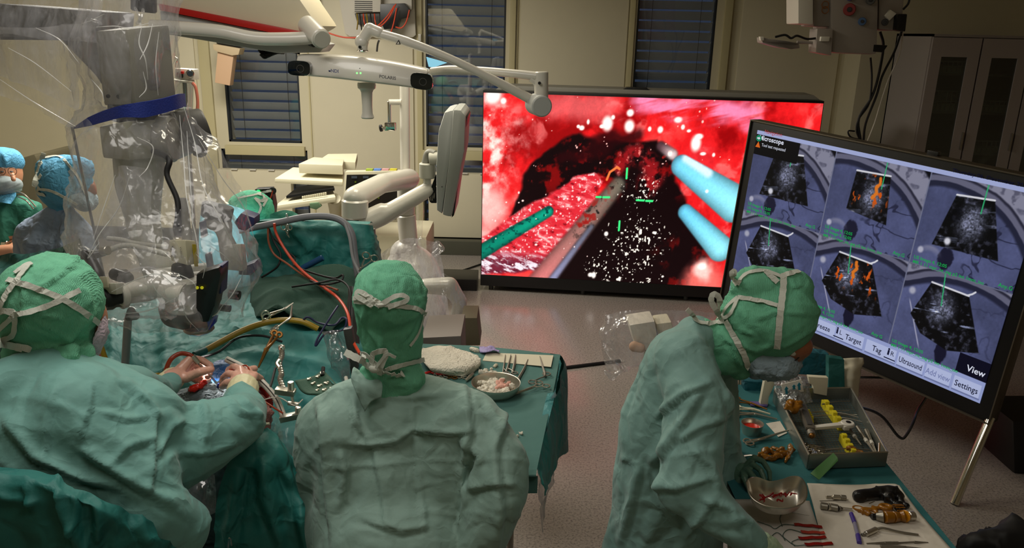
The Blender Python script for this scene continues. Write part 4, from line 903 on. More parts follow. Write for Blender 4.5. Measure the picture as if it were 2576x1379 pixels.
# glove cuffs and hands (photo points with depth)
def cuff(pts, mat, parent, nm='glove_cuff', **tg):
    mb = MB(); pcap(mb, *pts); return organic(nm, mb, .004, mat, parent, 3, dict(amp=.0015, freq=40, ridge=.001, rfreq=50, seed=2), **tg)
cuff([(418, 968, 2.02, 32), (436, 952, 2.05, 29)], M_GLOVEC, ps)
hand('gloved_hand', W(440, 948, 2.05), W(470, 925, 2.1),
     [[W(478, 903, 2.10), W(505, 905, 2.12), W(528, 918, 2.12), W(533, 930, 2.11)], [W(480, 915, 2.13), W(508, 925, 2.16), W(528, 940, 2.15), W(522, 948, 2.13)],
      [W(476, 930, 2.15), W(505, 945, 2.18), W(524, 955, 2.17), W(515, 960, 2.15)], [W(470, 942, 2.15), W(495, 958, 2.18), W(512, 966, 2.17), W(500, 972, 2.15)]],
     [W(470, 950, 2.05), W(502, 936, 2.05), W(530, 930, 2.08)], M_GLOVE, ps, wr=.030)
cuff([(604, 1008, 1.93, 38), (612, 978, 1.99, 38)], M_GLOVEC, ps)
hand('gloved_hand', W(614, 975, 1.99), W(615, 940, 2.07),
     [[W(592, 944, 2.05), W(574, 940, 2.08), W(562, 950, 2.10), W(558, 962, 2.10)], [W(605, 930, 2.08), W(590, 922, 2.12), W(575, 930, 2.14), W(572, 942, 2.14)],
      [W(625, 932, 2.09), W(640, 928, 2.13), W(628, 934, 2.17)], [W(640, 945, 2.07), W(656, 952, 2.10), W(652, 968, 2.12), W(640, 975, 2.13)]],
     [W(592, 962, 2.0), W(572, 964, 2.03), W(560, 972, 2.06)], M_GLOVE, ps, wr=.031)

# ---------------------------------------------------------------- nurse at the right (bending over the table, facing right)
Y3 = 1.95
J = dict(head=W(1935, 805, Y3), neck=W(1835, 865, Y3), chest=W(1730, 1020, Y3), pelvis=W(1650, 1379, Y3-.02)); J['pelvis'].z = .86
J['shL'] = W(1790, 960, Y3+.17); J['elL'] = W(1810, 1150, Y3+.22); J['wrL'] = W(1870, 1195, Y3+.05)
J['shR'] = W(1754, 1010, Y3-.13); J['elR'] = W(1738, 1205, Y3-.25); J['wrR'] = W(1872, 1348, Y3-.31)
for s, y in (('L', .06), ('R', -.06)):
    J['hip'+s] = J['pelvis']+Vector((0, y, 0)); J['kn'+s] = Vector((J['pelvis'].x+.03, J['pelvis'].y+y, .48)); J['an'+s] = Vector((J['pelvis'].x, J['pelvis'].y+y, .09))
J['toe'] = Vector((1, 0, 0))
pn = person(Vector((J['pelvis'].x, J['pelvis'].y, 0)), 'person bending over the right instrument table, green cap with white tapes, holding a kidney dish')
bd_n = inner_body(pn, J, M_SKIND)
mb = MB()
pcap(mb, (1755, 850, Y3, 62), (1715, 930, Y3, 105), (1690, 1060, Y3, 125), (1665, 1200, Y3, 122), (1662, 1340, Y3, 122), (1660, 1480, Y3, 130), (1650, 1700, Y3, 130))
pcap(mb, (1790, 900, Y3+.06, 62), (1780, 1000, Y3+.1, 80), (1790, 1130, Y3+.12, 72), (1780, 1250, Y3+.1, 80))
pcap(mb, (1720, 900, Y3-.06, 80), (1755, 1010, Y3-.14, 82), (1742, 1120, Y3-.2, 78), (1735, 1215, Y3-.25, 78), (1800, 1290, Y3-.29, 56), (1860, 1335, Y3-.31, 42), (1885, 1362, Y3-.31, 38))
pcap(mb, (1790, 960, Y3+.14, 70), (1812, 1130, Y3+.2, 46), (1856, 1190, Y3+.08, 30)); pcap(mb, (1610, 1150, Y3, 48), (1588, 1280, Y3, 45), (1570, 1379, Y3, 50), (1560, 1450, Y3, 55))
mb.capsule(Vector((J['pelvis'].x+.04, J['pelvis'].y, .8)), Vector((J['pelvis'].x+.03, J['pelvis'].y, .32)), .13, .17)
G3C = [([(1700, 880), (1790, 975)], .005, 6), ([(1640, 1180), (1690, 1120), (1780, 980)], .014, 11), ([(1645, 1230), (1700, 1240), (1800, 1210)], .010, 9), ([(1700, 1120), (1770, 1080), (1830, 1060)], .010, 9), ([(1650, 1060), (1720, 1000), (1790, 970)], .012, 8),
       ([(1560, 1160), (1600, 1170)], .005, 6), ([(1640, 1190), (1655, 1260), (1700, 1330)], .012, 10), ([(1760, 1260), (1830, 1290), (1850, 1340)], .010, 8), ([(1570, 1379), (1600, 1260), (1620, 1160)], .010, 9), ([(1820, 980), (1835, 1060), (1840, 1160)], .009, 8), ([(1740, 1340), (1780, 1300), (1800, 1260)], .012, 9), ([(1730, 1130), (1780, 1180), (1800, 1240)], .010, 9), ([(1850, 1310), (1885, 1330)], .008, 6), ([(1600, 950), (1570, 1050), (1580, 1130)], .007, 8)]
g3 = organic('gown', mb, .0078, M_GOWN3, pn, 11, dict(amp=.012, freq=4.4, stretch=(1, 1, .5), ridge=.0045, rfreq=5., seed=61, creases=G3C))
tuck(bd_n, g3)
mb = MB(); pell(mb, 1946, 795, Y3, 106, 100, .105); pcap(mb, (1900, 800, Y3, 92), (1860, 850, Y3, 70), (1825, 890, Y3, 52)); pcap(mb, (1840, 880, Y3, 58), (1862, 925, Y3, 28)); pcap(mb, (1800, 850, Y3, 50), (1775, 830, Y3, 28)); pcap(mb, (1890, 720, Y3, 52), (1990, 730, Y3, 52))
C3C = [([(1860, 700), (1900, 760), (1960, 800)], .004, 5), ([(2040, 800), (1960, 790), (1900, 810)], .005, 5), ([(1850, 870), (1900, 890), (1950, 870)], .006, 5), ([(1800, 840), (1840, 870), (1860, 930)], .007, 6), ([(1960, 880), (2000, 860), (2050, 830)], .005, 4), ([(1830, 800), (1850, 830), (1900, 850)], .005, 5)]
cap3 = organic('surgical_cap', mb, .007, M_CAP, pn, 5, dict(amp=.005, freq=10, ridge=.004, rfreq=11, seed=71, creases=C3C))
mb = MB(); pell(mb, 1985, 870, Y3, 56, 40, .07); pell(mb, 1960, 900, Y3, 50, 40, .06); pcap(mb, (2012, 878, Y3, 20), (2018, 888, Y3, 12), (2006, 905, Y3, 14)); pcap(mb, (2003, 862, Y3-.03, 16), (2025, 860, Y3, 16))
f3 = organic('face', mb, .005, M_SKIND, pn, 3)
MB().ball(W(1994, 885, Y3-.055), .012, 12).build('eye', M_WHITEM, pn); MB().ring(W(1996, 888, Y3-.062), (0.2, -1, 0), .022, .0014, 20, 6).build('spectacles', M_BLACK, pn)
mb = MB(); pell(mb, 1948, 922, Y3, 56, 34, .085); pcap(mb, (1905, 915, Y3-.04, 28), (1970, 915, Y3-.05, 30), (1993, 905, Y3, 24)); pcap(mb, (1900, 925, Y3+.03, 30), (1985, 925, Y3+.04, 22))
mk = organic('face_mask', mb, .006, M_MASK, pn, 4, dict(amp=.002, freq=20, ridge=.006, rfreq=14, stretch=(1.8, .4, .4), seed=8))
bv = bvh_of(cap3, mk, g3)
for pts, wdt in (([(1970, 698, 1.85), (1968, 740, 1.85), (1962, 790, 1.85), (1955, 875, 1.85)], .016), ([(1955, 770, 1.85), (1900, 755, 1.85), (1858, 748, 1.86)], .011), ([(1828, 808, 1.9), (1850, 850, 1.88), (1872, 895, 1.87), (1882, 925, 1.87)], .015),
                 ([(1858, 748, 1.88), (1830, 775, 1.88), (1820, 800, 1.88), (1840, 790, 1.88), (1858, 752, 1.88)], .010), ([(1815, 800, 1.88), (1790, 760, 1.88), (1795, 740, 1.88), (1810, 752, 1.88), (1812, 800, 1.88)], .014), ([(1855, 715, 1.9), (1840, 690, 1.9), (1848, 682, 1.9), (1845, 700, 1.9)], .012),
                 ([(1970, 700, 1.88), (1920, 683, 1.9), (1880, 690, 1.9), (1855, 715, 1.9)], .010), ([(1955, 712, 1.86), (1930, 690, 1.88), (1925, 682, 1.88)], .016), ([(1960, 700, 1.88), (1985, 690, 1.88), (2010, 685, 1.88)], .014), ([(1825, 808, 1.9), (1790, 815, 1.9), (1755, 812, 1.88), (1740, 790, 1.88), (1728, 778, 1.88)], .012)):
    ribbon('tie', bv, pts, wdt, M_TIE, pn, .004)
cuff([(1856, 1190, Y3+.06, 24), (1870, 1186, Y3+.05, 22)], M_GLOVEG, pn)
hand('gloved_hand', W(1872, 1182, 2.0), W(1900, 1178, 1.98),
     [[W(1898, 1152, 1.99), W(1920, 1162, 1.97), W(1935, 1186, 1.94), W(1937, 1206, 1.93)], [W(1895, 1170, 1.97), W(1914, 1184, 1.94), W(1923, 1208, 1.92), W(1921, 1224, 1.92)],
      [W(1886, 1188, 1.95), W(1899, 1206, 1.92), W(1907, 1226, 1.91)], [W(1873, 1204, 1.94), W(1881, 1224, 1.92), W(1891, 1241, 1.91)]],
     [W(1862, 1204, 1.99), W(1858, 1226, 1.97), W(1866, 1242, 1.95)], M_GLOVEG, pn, vox=.0026, wr=.020, fs=.74)
hand('gloved_hand', W(1892, 1362, Y3-.31), W(1935, 1370, Y3-.31),
     [[W(1925, 1352, Y3-.30), W(1945, 1362, Y3-.29), W(1965, 1385, Y3-.28), W(1968, 1400, Y3-.28)], [W(1922, 1362, Y3-.32), W(1945, 1375, Y3-.31), W(1960, 1395, Y3-.30), W(1962, 1410, Y3-.3)],
      [W(1918, 1375, Y3-.33), W(1935, 1392, Y3-.33), W(1945, 1410, Y3-.32)], [W(1910, 1385, Y3-.34), W(1922, 1402, Y3-.34), W(1930, 1418, Y3-.33)]],
     [W(1905, 1350, Y3-.29), W(1925, 1352, Y3-.26), W(1945, 1366, Y3-.25)], pmat('glove_pale_green', (190, 214, 180), .5, var=.05, bump=.3, bscale=90), pn, wr=.028)

# ---------------------------------------------------------------- background people at the left
# blue capped person with mask, back three-quarter
Y5 = 3.9
J = dict(head=W(165, 470, Y5), neck=W(150, 545, Y5), chest=W(140, 640, Y5), pelvis=W(130, 860, Y5-.1))
for s, a in (('L', -60), ('R', 75)):
    J['sh'+s] = W(140+a, 570, Y5); J['el'+s] = W(140+a*1.2, 690, Y5); J['wr'+s] = W(200, 700+a*.2, Y5+.2); J['hip'+s] = J['pelvis']+Vector((a*.0015, .02, 0)); J['kn'+s] = J['hip'+s]+Vector((0, .3, -.1)); J['an'+s] = Vector((J['kn'+s].x, J['kn'+s].y, .09))
J['toe'] = Vector((.5, .8, 0))
pb = person(Vector((J['pelvis'].x, J['pelvis'].y, 0)), 'background person in a blue cap and blue-grey gown, white mask straps, turned right')
bd_b = inner_body(pb, J, M_SKIND, .9)
mb = MB(); pcap(mb, (155, 545, Y5, 36), (140, 620, Y5, 66), (140, 760, Y5, 84), (130, 900, Y5, 90)); pcap(mb, (150, 545, Y5, 40), (90, 590, Y5, 42), (72, 680, Y5, 34), (90, 760, Y5, 34)); pcap(mb, (160, 545, Y5, 36), (205, 585, Y5, 34), (228, 660, Y5, 30), (240, 720, Y5+.05, 26))
gb = organic('gown', mb, .014, M_GOWNB, pb, 6, dict(amp=.014, freq=5, ridge=.010, rfreq=6, seed=81, creases=[([(150, 560), (140, 620), (150, 660)], .02, 9), ([(110, 560), (80, 620), (75, 650)], .02, 9), ([(190, 590), (200, 640)], .015, 8)]))
tuck(bd_b, gb)
mb = MB(); pell(mb, 165, 455, Y5, 62, 62, .12); pcap(mb, (125, 430, Y5, 34), (200, 425, Y5, 32)); pcap(mb, (130, 480, Y5, 34), (150, 515, Y5, 26))
cap5 = organic('surgical_cap', mb, .01, M_CAPB, pb, 4, dict(amp=.006, freq=10, ridge=.006, rfreq=10, seed=91, creases=[([(170, 400), (180, 450), (190, 480)], .012, 6)]))
mb = MB(); pell(mb, 208, 480, Y5+.03, 30, 42, .08); pcap(mb, (228, 470, Y5+.02, 12), (236, 484, Y5+.02, 8)); organic('face', mb, .008, M_SKIND, pb, 3)
mb = MB(); pell(mb, 213, 503, Y5, 26, 28, .09); pcap(mb, (190, 500, Y5-.05, 22), (215, 515, Y5-.05, 18)); mk5 = organic('face_mask', mb, .008, M_MASK, pb, 3, dict(amp=.003, freq=14, ridge=.003, seed=5))
bv = bvh_of(cap5, mk5)
for pts, wdt in (([(105, 400, 3.8), (150, 395, 3.8), (185, 430, 3.8), (215, 490, 3.8)], .014), ([(100, 475, 3.8), (130, 480, 3.8), (170, 500, 3.8), (195, 515, 3.8)], .014), ([(110, 385, 3.78), (100, 420, 3.78), (85, 468, 3.78), (105, 440, 3.78)], .02), ([(100, 470, 3.8), (96, 485, 3.8), (115, 490, 3.8)], .018)):
    ribbon('tie', bv, pts, wdt, M_TIE, pb, .004)
# green scrubs with stethoscope at the frame edge
Y4 = 4.4
J = dict(head=W(12, 440, Y4), neck=W(10, 500, Y4), chest=W(10, 580, Y4), pelvis=W(0, 760, Y4))
for s, a in (('L', -70), ('R', 62)):
    J['sh'+s] = W(10+a, 520, Y4); J['el'+s] = W(10+a, 600, Y4-.05); J['wr'+s] = W(-20 if s == 'R' else -60, 628, Y4-.25); J['hip'+s] = J['pelvis']+Vector((a*.0015, 0, 0)); J['kn'+s] = J['hip'+s]+Vector((0, -.35, -.1)); J['an'+s] = Vector((J['kn'+s].x, J['kn'+s].y, .09))
J['toe'] = Vector((.3, -.9, 0))
pa = person(Vector((J['pelvis'].x, J['pelvis'].y, 0)), 'background person at the left edge in green scrubs, glasses, mask and blue cap')
bd_a = inner_body(pa, J, M_SKIN, .9)
mb = MB(); pell(mb, 12, 436, Y4, 38, 50, .1); pcap(mb, (32, 440, Y4-.1, 6), (34, 452, Y4-.12, 6)); pell(mb, -26, 445, Y4, 5, 10, .02); organic('face', mb, .007, M_SKIN, pa, 3)
mb = MB(); pell(mb, 8, 405, Y4+.01, 42, 34, .115); pcap(mb, (-20, 440, Y4+.03, 20), (-10, 470, Y4+.04, 24)); organic('surgical_cap', mb, .009, M_CAPB, pa, 4, dict(amp=.005, freq=10, ridge=.005, seed=93, creases=[([(0, 385), (10, 420)], .01, 5)]))
mb = MB(); pell(mb, 14, 463, Y4-.03, 35, 27, .1); organic('face_mask', mb, .006, pmat('mask_grey', (150, 162, 164), .85), pa, 3, dict(amp=.001, freq=10, stretch=(.15, .15, 2.6), ridge=.004, rfreq=16, seed=5))
for x in (3, 31): MB().ring(W(x, 431, Y4-.12), (0.3, -1, 0), .021, .0014, 18, 6).build('spectacles', M_BLACK, pa)
MB().ball(W(5, 432, Y4-.092), .008, 10, (1.3, 1, .6)).build('eye', M_GREYD, pa); MB().ball(W(29, 432, Y4-.092), .008, 10, (1.3, 1, .6)).build('eye', M_GREYD, pa)
mb = MB(); pcap(mb, (8, 500, Y4, 28), (8, 560, Y4, 60), (0, 660, Y4, 70), (0, 780, Y4, 70)); pcap(mb, (8, 510, Y4, 30), (72, 530, Y4, 28), (80, 590, Y4-.03, 24)); pcap(mb, (8, 510, Y4, 30), (-70, 530, Y4, 28), (-80, 600, Y4, 24))
ga = organic('scrub_top', mb, .013, M_SCRUB, pa, 5, dict(amp=.01, freq=5, ridge=.007, rfreq=7, seed=95, creases=[([(20, 560), (60, 600), (80, 640)], .012, 7), ([(90, 520), (60, 580)], .01, 6)]))
tuck(bd_a, ga)
mb = MB(); pcap(mb, (75, 600, Y4-.1, 15), (30, 628, Y4-.2, 14), (-30, 632, Y4-.25, 13)); organic('forearm', mb, .006, M_SKIN, pa, 3)
loft('cap_neck_drape', [[(-30, 484, 4.34), (0, 490, 4.33), (40, 484, 4.35)], [(-20, 496, 4.31), (8, 500, 4.30), (40, 494, 4.33)], [(-6, 508, 4.29), (20, 512, 4.28), (28, 513, 4.3)]], M_CAPB, pa, 6, 5, dict(amp=.004, freq=20, seed=6))
MB().cyl(W(8, 614, Y4-.16), W(20, 614, Y4-.17), .017, n=18).build('watch', M_CHROME, None, label='round steel watch on the wrist of the person in green scrubs', category='watch')
sto = thing('stethoscope', W(60, 640, Y4-.12), 'stethoscope hanging around the neck over green scrubs at the left edge', 'stethoscope')
MB().tube([W(42, 482, 4.3), W(62, 490, 4.22), W(90, 520, 4.2)], .004, 8).build('earpiece_tube', M_STEEL, sto); MB().tube([W(44, 495, 4.28), W(66, 505, 4.2), W(84, 526, 4.2)], .004, 8).build('earpiece_tube', M_STEEL, sto)
# green capped person behind the microscope, facing away
Y6 = 3.35
J = dict(head=W(632, 535, Y6), neck=W(630, 590, Y6), chest=W(640, 680, Y6), pelvis=W(640, 900, Y6+.1))
for s, a in (('L', -60), ('R', 90)):
    J['sh'+s] = W(640+a, 600, Y6); J['el'+s] = W(640+a, 700, Y6); J['wr'+s] = W(600, 720, Y6-.1); J['hip'+s] = J['pelvis']+Vector((a*.0015, 0, 0)); J['kn'+s] = J['hip'+s]+Vector((0, .25, -.1)); J['an'+s] = Vector((J['kn'+s].x, J['kn'+s].y, .09))
J['toe'] = Vector((0, 1, 0))
pg = person(Vector((J['pelvis'].x, J['pelvis'].y, 0)), 'person behind the microscope optics, only a green cap with white mask ties visible')
bd_g = inner_body(pg, J, M_SKIN, .9)
mb = MB(); pell(mb, 632, 530, Y6, 56, 52, .11); pcap(mb, (610, 520, Y6, 34), (650, 560, Y6, 40)); cap6 = organic('surgical_cap', mb, .009, pmat('cap_green_bright', (84, 190, 150), .8, bump=.25, bscale=250, var=.1, vscale=20, fold=.3, fscale=12), pg, 4, dict(amp=.005, freq=9, ridge=.006, rfreq=9, seed=97))
mb = MB(); pcap(mb, (640, 600, Y6, 40), (640, 690, Y6, 80), (640, 850, Y6, 90)); pcap(mb, (640, 600, Y6, 40), (700, 575, Y6, 34), (760, 620, Y6, 34)); pcap(mb, (640, 600, Y6, 40), (580, 620, Y6, 34), (560, 700, Y6, 34))
gg = organic('gown', mb, .013, M_SCRUB, pg, 5, dict(amp=.01, freq=5, ridge=.008, rfreq=6, seed=99))
tuck(bd_g, gg)
bv = bvh_of(cap6)
for pts, wdt in (([(646, 490, 3.25), (662, 495, 3.25), (660, 508, 3.25), (640, 500, 3.25)], .012), ([(640, 500, 3.25), (655, 520, 3.25), (645, 545, 3.25), (640, 560, 3.25)], .010), ([(600, 500, 3.25), (640, 492, 3.25), (670, 482, 3.3), (682, 480, 3.35)], .010), ([(650, 510, 3.25), (670, 500, 3.25), (660, 520, 3.25)], .009)):
    ribbon('tie', bv, pts, wdt, M_TIE, pg, .004)

# ================================================================ OPERATING MICROSCOPE
def plan(mb, pts, pt, pb, bev=.006):
    """upright block: pts = [(px, Y)...] plan corners read at the row pt; pt/pb rows give the top and bottom heights of each corner"""
    top = [W(x, (pt if not isinstance(pt, (list, tuple)) else pt[i]), y) for i, (x, y) in enumerate(pts)]
    bot = [W(x, (pb if not isinstance(pb, (list, tuple)) else pb[i]), y) for i, (x, y) in enumerate(pts)]
    bm = bmesh.new(); a = [bm.verts.new(p) for p in top]; b = [bm.verts.new(Vector((p.x, p.y, q.z))) for p, q in zip(top, bot)]; n = len(a)
    bm.faces.new(a); bm.faces.new(b[::-1])
    for i in range(n): bm.faces.new((a[i], b[i], b[(i+1) % n], a[(i+1) % n]))
    bmesh.ops.recalc_face_normals(bm, faces=bm.faces[:]); bmesh.ops.bevel(bm, geom=bm.edges[:], offset=bev, segments=2, affect='EDGES', profile=.7, clamp_overlap=True)
    bm.verts.index_update(); mb.add([v.co.copy() for v in bm.verts], [[v.index for v in f.verts] for f in bm.faces]); bm.free(); return mb
MY = 2.35
mic = thing('surgical_microscope', Vector((-1.3, 2.7, 0)), 'grey ceiling-hung operating microscope wrapped in clear film, with optics above the patient', 'microscope')
MB().box((W(-350, 40, 2.75).x, 2.75, W(0, 55, 2.6).z+.0), (.36, .4, .36), bev=.03).build('boom_joint', M_GREYD, mic)
mb = MB(); mb.prism([W(-420, 30, 2.55), W(0, 8, 2.55), W(150, 20, 2.55), W(250, 28, 2.55), W(245, 98, 2.55), W(0, 96, 2.55), W(-420, 100, 2.55)], (0, .24, 0), .015).build('boom_arm', M_GREYD, mic)
MB().prism([W(150, 98, 2.52), W(244, 100, 2.52), W(268, 235, 2.50), W(240, 190, 2.5)], (0, .16, 0), .01).build('bracket', M_GREYD, mic)
MB().prism([W(0, 92, 2.50), W(240, 96, 2.50), W(240, 102, 2.50), W(0, 100, 2.50)], (0, .02, 0), .002).build('seam', M_BLACK, mic)
plan(MB(), [(238, 2.44), (320, 2.26), (425, 2.42), (345, 2.6)], [78, 72, 62, 66], [266, 262, 245, 250], .012).build('main_housing', M_GREY, mic)
MB().cyl(W(362, -60, 2.42), W(362, 30, 2.42), .035, n=20).build('suspension_pin', M_BLACK, mic)
for x, y in ((272, 242), (298, 243)): MB().cyl(W(x, y, 2.345), W(x, y, 2.36), .006, n=10).build('screw', M_BLACK, mic)
MB().cyl(W(335, 262, 2.45), W(335, 305, 2.45), .07, n=24).build('swivel', M_GREYD, mic)
plan(MB(), [(248, 2.42), (314, 2.28), (420, 2.42), (350, 2.56)], [318, 305, 300, 302], [398, 404, 395, 392], .012).build('lower_housing', pmat('grey_beige', (158, 156, 140), .5), mic)
MB().cyl(W(420, 345, 2.50), W(520, 318, 2.56), .075, .06, n=26).build('side_motor', M_GREYD, mic)
MB().cyl(W(400, 350, 2.42), W(440, 350, 2.42), .07, n=26).build('side_collar', M_GREY, mic)
MB().pp([(484, 330), (512, 340), (504, 400), (482, 392)], 2.5, .06, .012).build('side_arm', M_GREYD, mic)
mb = MB(); pcap(mb, (350, 400, 2.44, 62), (350, 470, 2.44, 56), (360, 560, 2.44, 40)); organic('suspension_arm', mb, .01, M_GREYL, mic, 4)
mb = MB(); pcap(mb, (360, 560, 2.44, 42), (380, 640, 2.42, 34), (400, 680, 2.4, 40)); organic('lower_arm', mb, .009, M_GREYL, mic, 4)
MB().tube([W(385, 380, 2.36), W(425, 400, 2.3), W(420, 440, 2.28), W(445, 500, 2.26), W(448, 545, 2.24), W(446, 575, 2.22), W(447, 600, 2.2)], [.008, .009, .008, .008, .009, .013, .008], 10).build('camera_cable', M_RUBBER, mic)
# 4K camera
kc = plan(MB(), [(425, 2.19), (466, 2.13), (492, 2.17), (450, 2.24)], [604, 604, 606, 602], [656, 668, 664, 650], .004).build('camera_head', M_IVORY, mic)
a_, b_, c_ = W(425, 606, 2.188), W(466, 606, 2.128), W(492, 606, 2.168); e1 = (b_-a_); e2 = (c_-b_); dz = Vector((0, 0, -1)); o1 = Vector((e1.y, -e1.x, 0)).normalized()*.0012
if o1.dot(CF) > 0: o1 = -o1
text('lettering', '4K', .030, M_BLACK, kc, a_+e1*.22+dz*.032+o1*1.5, dz, e1*-1, sx=1, bold=.001)
text('lettering', 'AMDVC', .010, M_GREYD, kc, a_+e1*.72+dz*.034+o1*1.5, dz, e1*-1)
o2 = Vector((e2.y, -e2.x, 0)).normalized()*.0012
if o2.dot(CF) > 0: o2 = -o2
MB().prism([a_+e1+e2*.6+o2+dz*.01, a_+e1+e2*.95+o2+dz*.01, a_+e1+e2*.95+o2+dz*.075, a_+e1+e2*.6+o2+dz*.075], o2, 0).build('warning_label', pmat('label_yellow', (190, 170, 40), .6), kc, smooth=False)
MB().cyl(W(447, 606, 2.19), W(447, 596, 2.19), .012, n=16).build('connector', M_STEEL, mic)
MB().cyl(W(455, 664, 2.18), W(460, 705, 2.18), .026, .034, n=24).build('camera_adapter', M_BLACK, mic)
# optics body
mb = MB(); pcap(mb, (400, 705, 2.22, 30), (440, 725, 2.2, 38), (520, 720, 2.22, 40)); pcap(mb, (400, 705, 2.3, 30), (520, 700, 2.34, 40)); organic('optics_body', mb, .006, M_GREYL, mic, 4)
mb = MB(); mb.cyl(W(412, 735, 2.14), W(470, 742, 2.12), .034, .036, n=24); mb.build('objective_changer', M_WHITEM, mic)
mb = MB(); mb.cyl(W(462, 700, 2.16), W(462, 780, 2.16), .045, .05, n=26); mb.build('zoom_body', M_GREYL, mic)
mb = MB(); pcap(mb, (325, 730, 2.08, 20), (372, 722, 2.12, 24), (420, 715, 2.16, 26)); organic('binocular_tube', mb, .005, M_WHITEM, mic, 3)
mb = MB(); pcap(mb, (325, 745, 2.20, 20), (372, 735, 2.24, 24), (420, 715, 2.24, 26)); organic('binocular_tube', mb, .005, M_WHITEM, mic, 3)
for dy, dYY in ((0, 0), (8, .075)):
    MB().cyl(W(300, 742+dy, 2.06+dYY), W(318, 738+dy, 2.075+dYY), .034, .032, n=26).build('focus_ring', M_WHITEM, mic)
    ec = MB().lathe([(.020, 0), (.026, .004), (.028, .02), (.024, .03), (.026, .045)], W(258, 752+dy, 2.03+dYY), W(300, 742+dy, 2.06+dYY)-W(258, 752+dy, 2.03+dYY), 26).build('eyecup', M_RUBBER, mic)
    MB().cyl(W(255, 753+dy, 2.028+dYY), W(257, 752.5+dy, 2.029+dYY), .012, n=20).build('ocular_lens', glassm('lens', (.4, .3, .5), 0, .5), ec)
plan(MB(), [(250, 2.03), (268, 2.0), (274, 2.03), (256, 2.06)], [696, 696, 697, 696], [722, 724, 722, 720], .002).build('switch_cap', M_PAPERC, mic)
plan(MB(), [(258, 2.04), (290, 2.0), (312, 2.06), (280, 2.1)], [712, 712, 712, 712], [738, 742, 738, 736], .005).build('eyepiece_bridge', M_GREYL, mic)
mb = MB(); pcap(mb, (290, 690, 2.16, 16), (320, 700, 2.14, 16), (312, 690, 2.2, 14)); organic('focus_knob', mb, .004, M_BLACK, mic, 2)
mb = MB(); pcap(mb, (330, 782, 2.1, 10), (322, 800, 2.08, 8), (340, 795, 2.1, 11)); organic('lever', mb, .003, M_BLACK, mic, 2)
# left grip with knob
mb = MB(); pcap(mb, (212, 636, 2.18, 9), (230, 655, 2.18, 13), (246, 690, 2.16, 15)); pcap(mb, (216, 645, 2.2, 14), (262, 636, 2.22, 9)); organic('hand_grip', mb, .004, M_BLACK, mic, 3)
MB().cyl(W(258, 632, 2.2), W(272, 630, 2.19), .013, n=20).build('grip_knob', M_STEEL, mic)
MB().tube([W(268, 632, 2.2), W(310, 618, 2.22), W(350, 622, 2.24), W(420, 640, 2.24)], .008, 10).build('grip_arm', M_GREYL, mic)
MB().tube([W(270, 600, 2.3), W(310, 604, 2.3), W(340, 612, 2.3), W(420, 622, 2.28)], .007, 10).build('hose', M_GREYL, mic)
# front handle with two yellow buttons
mb = MB(); mb.prism([W(492, 690, 2.08), W(550, 672, 2.08), W(556, 690, 2.08), W(540, 770, 2.08), W(524, 812, 2.08), (W(506, 812, 2.08)), W(492, 775, 2.08)], (0, .06, 0), .012).build('control_handle', M_BLACK, mic)
for x in (496, 508): MB().cyl(W(x, 724, 2.078), W(x, 724, 2.07), .0045, n=14).build('button', emis('button_yellow', (200, 196, 40), .6), mic)
MB().prism([W(548, 668, 2.1), W(560, 668, 2.1), W(556, 740, 2.1), (W(545, 740, 2.1))], (0, .05, 0), .004).build('handle_edge', M_NAVY, mic)
# underside dome, lens and blue rim
mb = MB(); pell(mb, 475, 775, 2.2, 74, 48, .07); pcap(mb, (440, 790, 2.2, 36), (500, 815, 2.2, 24)); organic('lower_housing_dome', mb, .006, M_GREYD, mic, 3)
lc = W(500, 822, 2.2); MB().lathe([(.040, 0), (.044, .004), (.042, .012), (.03, .018)], lc-Vector((0, 0, .012)), (0, 0, 1), 28).build('lens_ring', M_STEELD, mic)
MB().lathe([(.002, -.014), (.02, -.012), (.036, -.004), (.038, 0)], lc-Vector((0, 0, .012)), (0, 0, 1), 28).build('objective_lens', glassm('lens_clear', (.8, .9, 1), 0, .35), mic)
MB().pp([(520, 806), (541, 800), (537, 818), (524, 832)], 2.16, .03, .003).build('blue_clip', pmat('clip_blue', (20, 30, 150), .4), mic)
# assistant optics behind
plan(MB(), [(560, 2.32), (606, 2.28), (618, 2.34), (580, 2.38)], [618, 612, 614, 618], [680, 684, 676, 672], .01).build('side_optics', M_GREYL, mic)
MB().pp([(600, 676), (640, 660), (646, 678), (630, 694), (600, 692)], 2.4, .06, .006).build('navigation_wing', M_NAVY, mic)
MB().pp([(588, 560), (606, 536), (640, 548), (640, 566), (616, 582), (600, 578)], 2.42, .06, .006).build('navigation_wing', M_NAVY, mic)
for x, y in ((532, 512), (566, 520)): MB().cyl(W(x, y, 2.42), W(x-6, y+34, 2.42), .028, .026, n=22).build('eyecup', M_RUBBER, mic)
mb = MB(); pcap(mb, (530, 560, 2.42, 18), (560, 566, 2.42, 24), (566, 596, 2.4, 18), (580, 640, 2.36, 26)); organic('assistant_tube', mb, .006, M_GREY, mic, 3)
for x, y, a in ((590, 742, 12), (566, 775, 9)): MB().cyl(W(x-14, y-2, 2.24), W(x+14, y+2, 2.24), a*S(x, y, 2.24), n=18).build('drive_knob', M_BLACK, mic)
MB().cyl(W(456, 500, 2.3), W(470, 640, 2.24), .018, n=14).build('support_rod', M_GREY, mic)
for x, y in ((500, 560), (515, 640)): MB().pp([(x, y), (x+12, y-4), (x+18, y+36), (x+6, y+40)], 2.3, .02, .003).build('blue_tape', M_NAVY, mic)
# post below the microscope, behind the hands
MB().cyl(W(322, 800, 2.3), W(315, 920, 2.3), .012, n=14).build('rod', pmat('rod_grey', (150, 156, 158), .35), None, label='thin grey rod standing in the teal drapes left of the surgeon hands', category='rod')

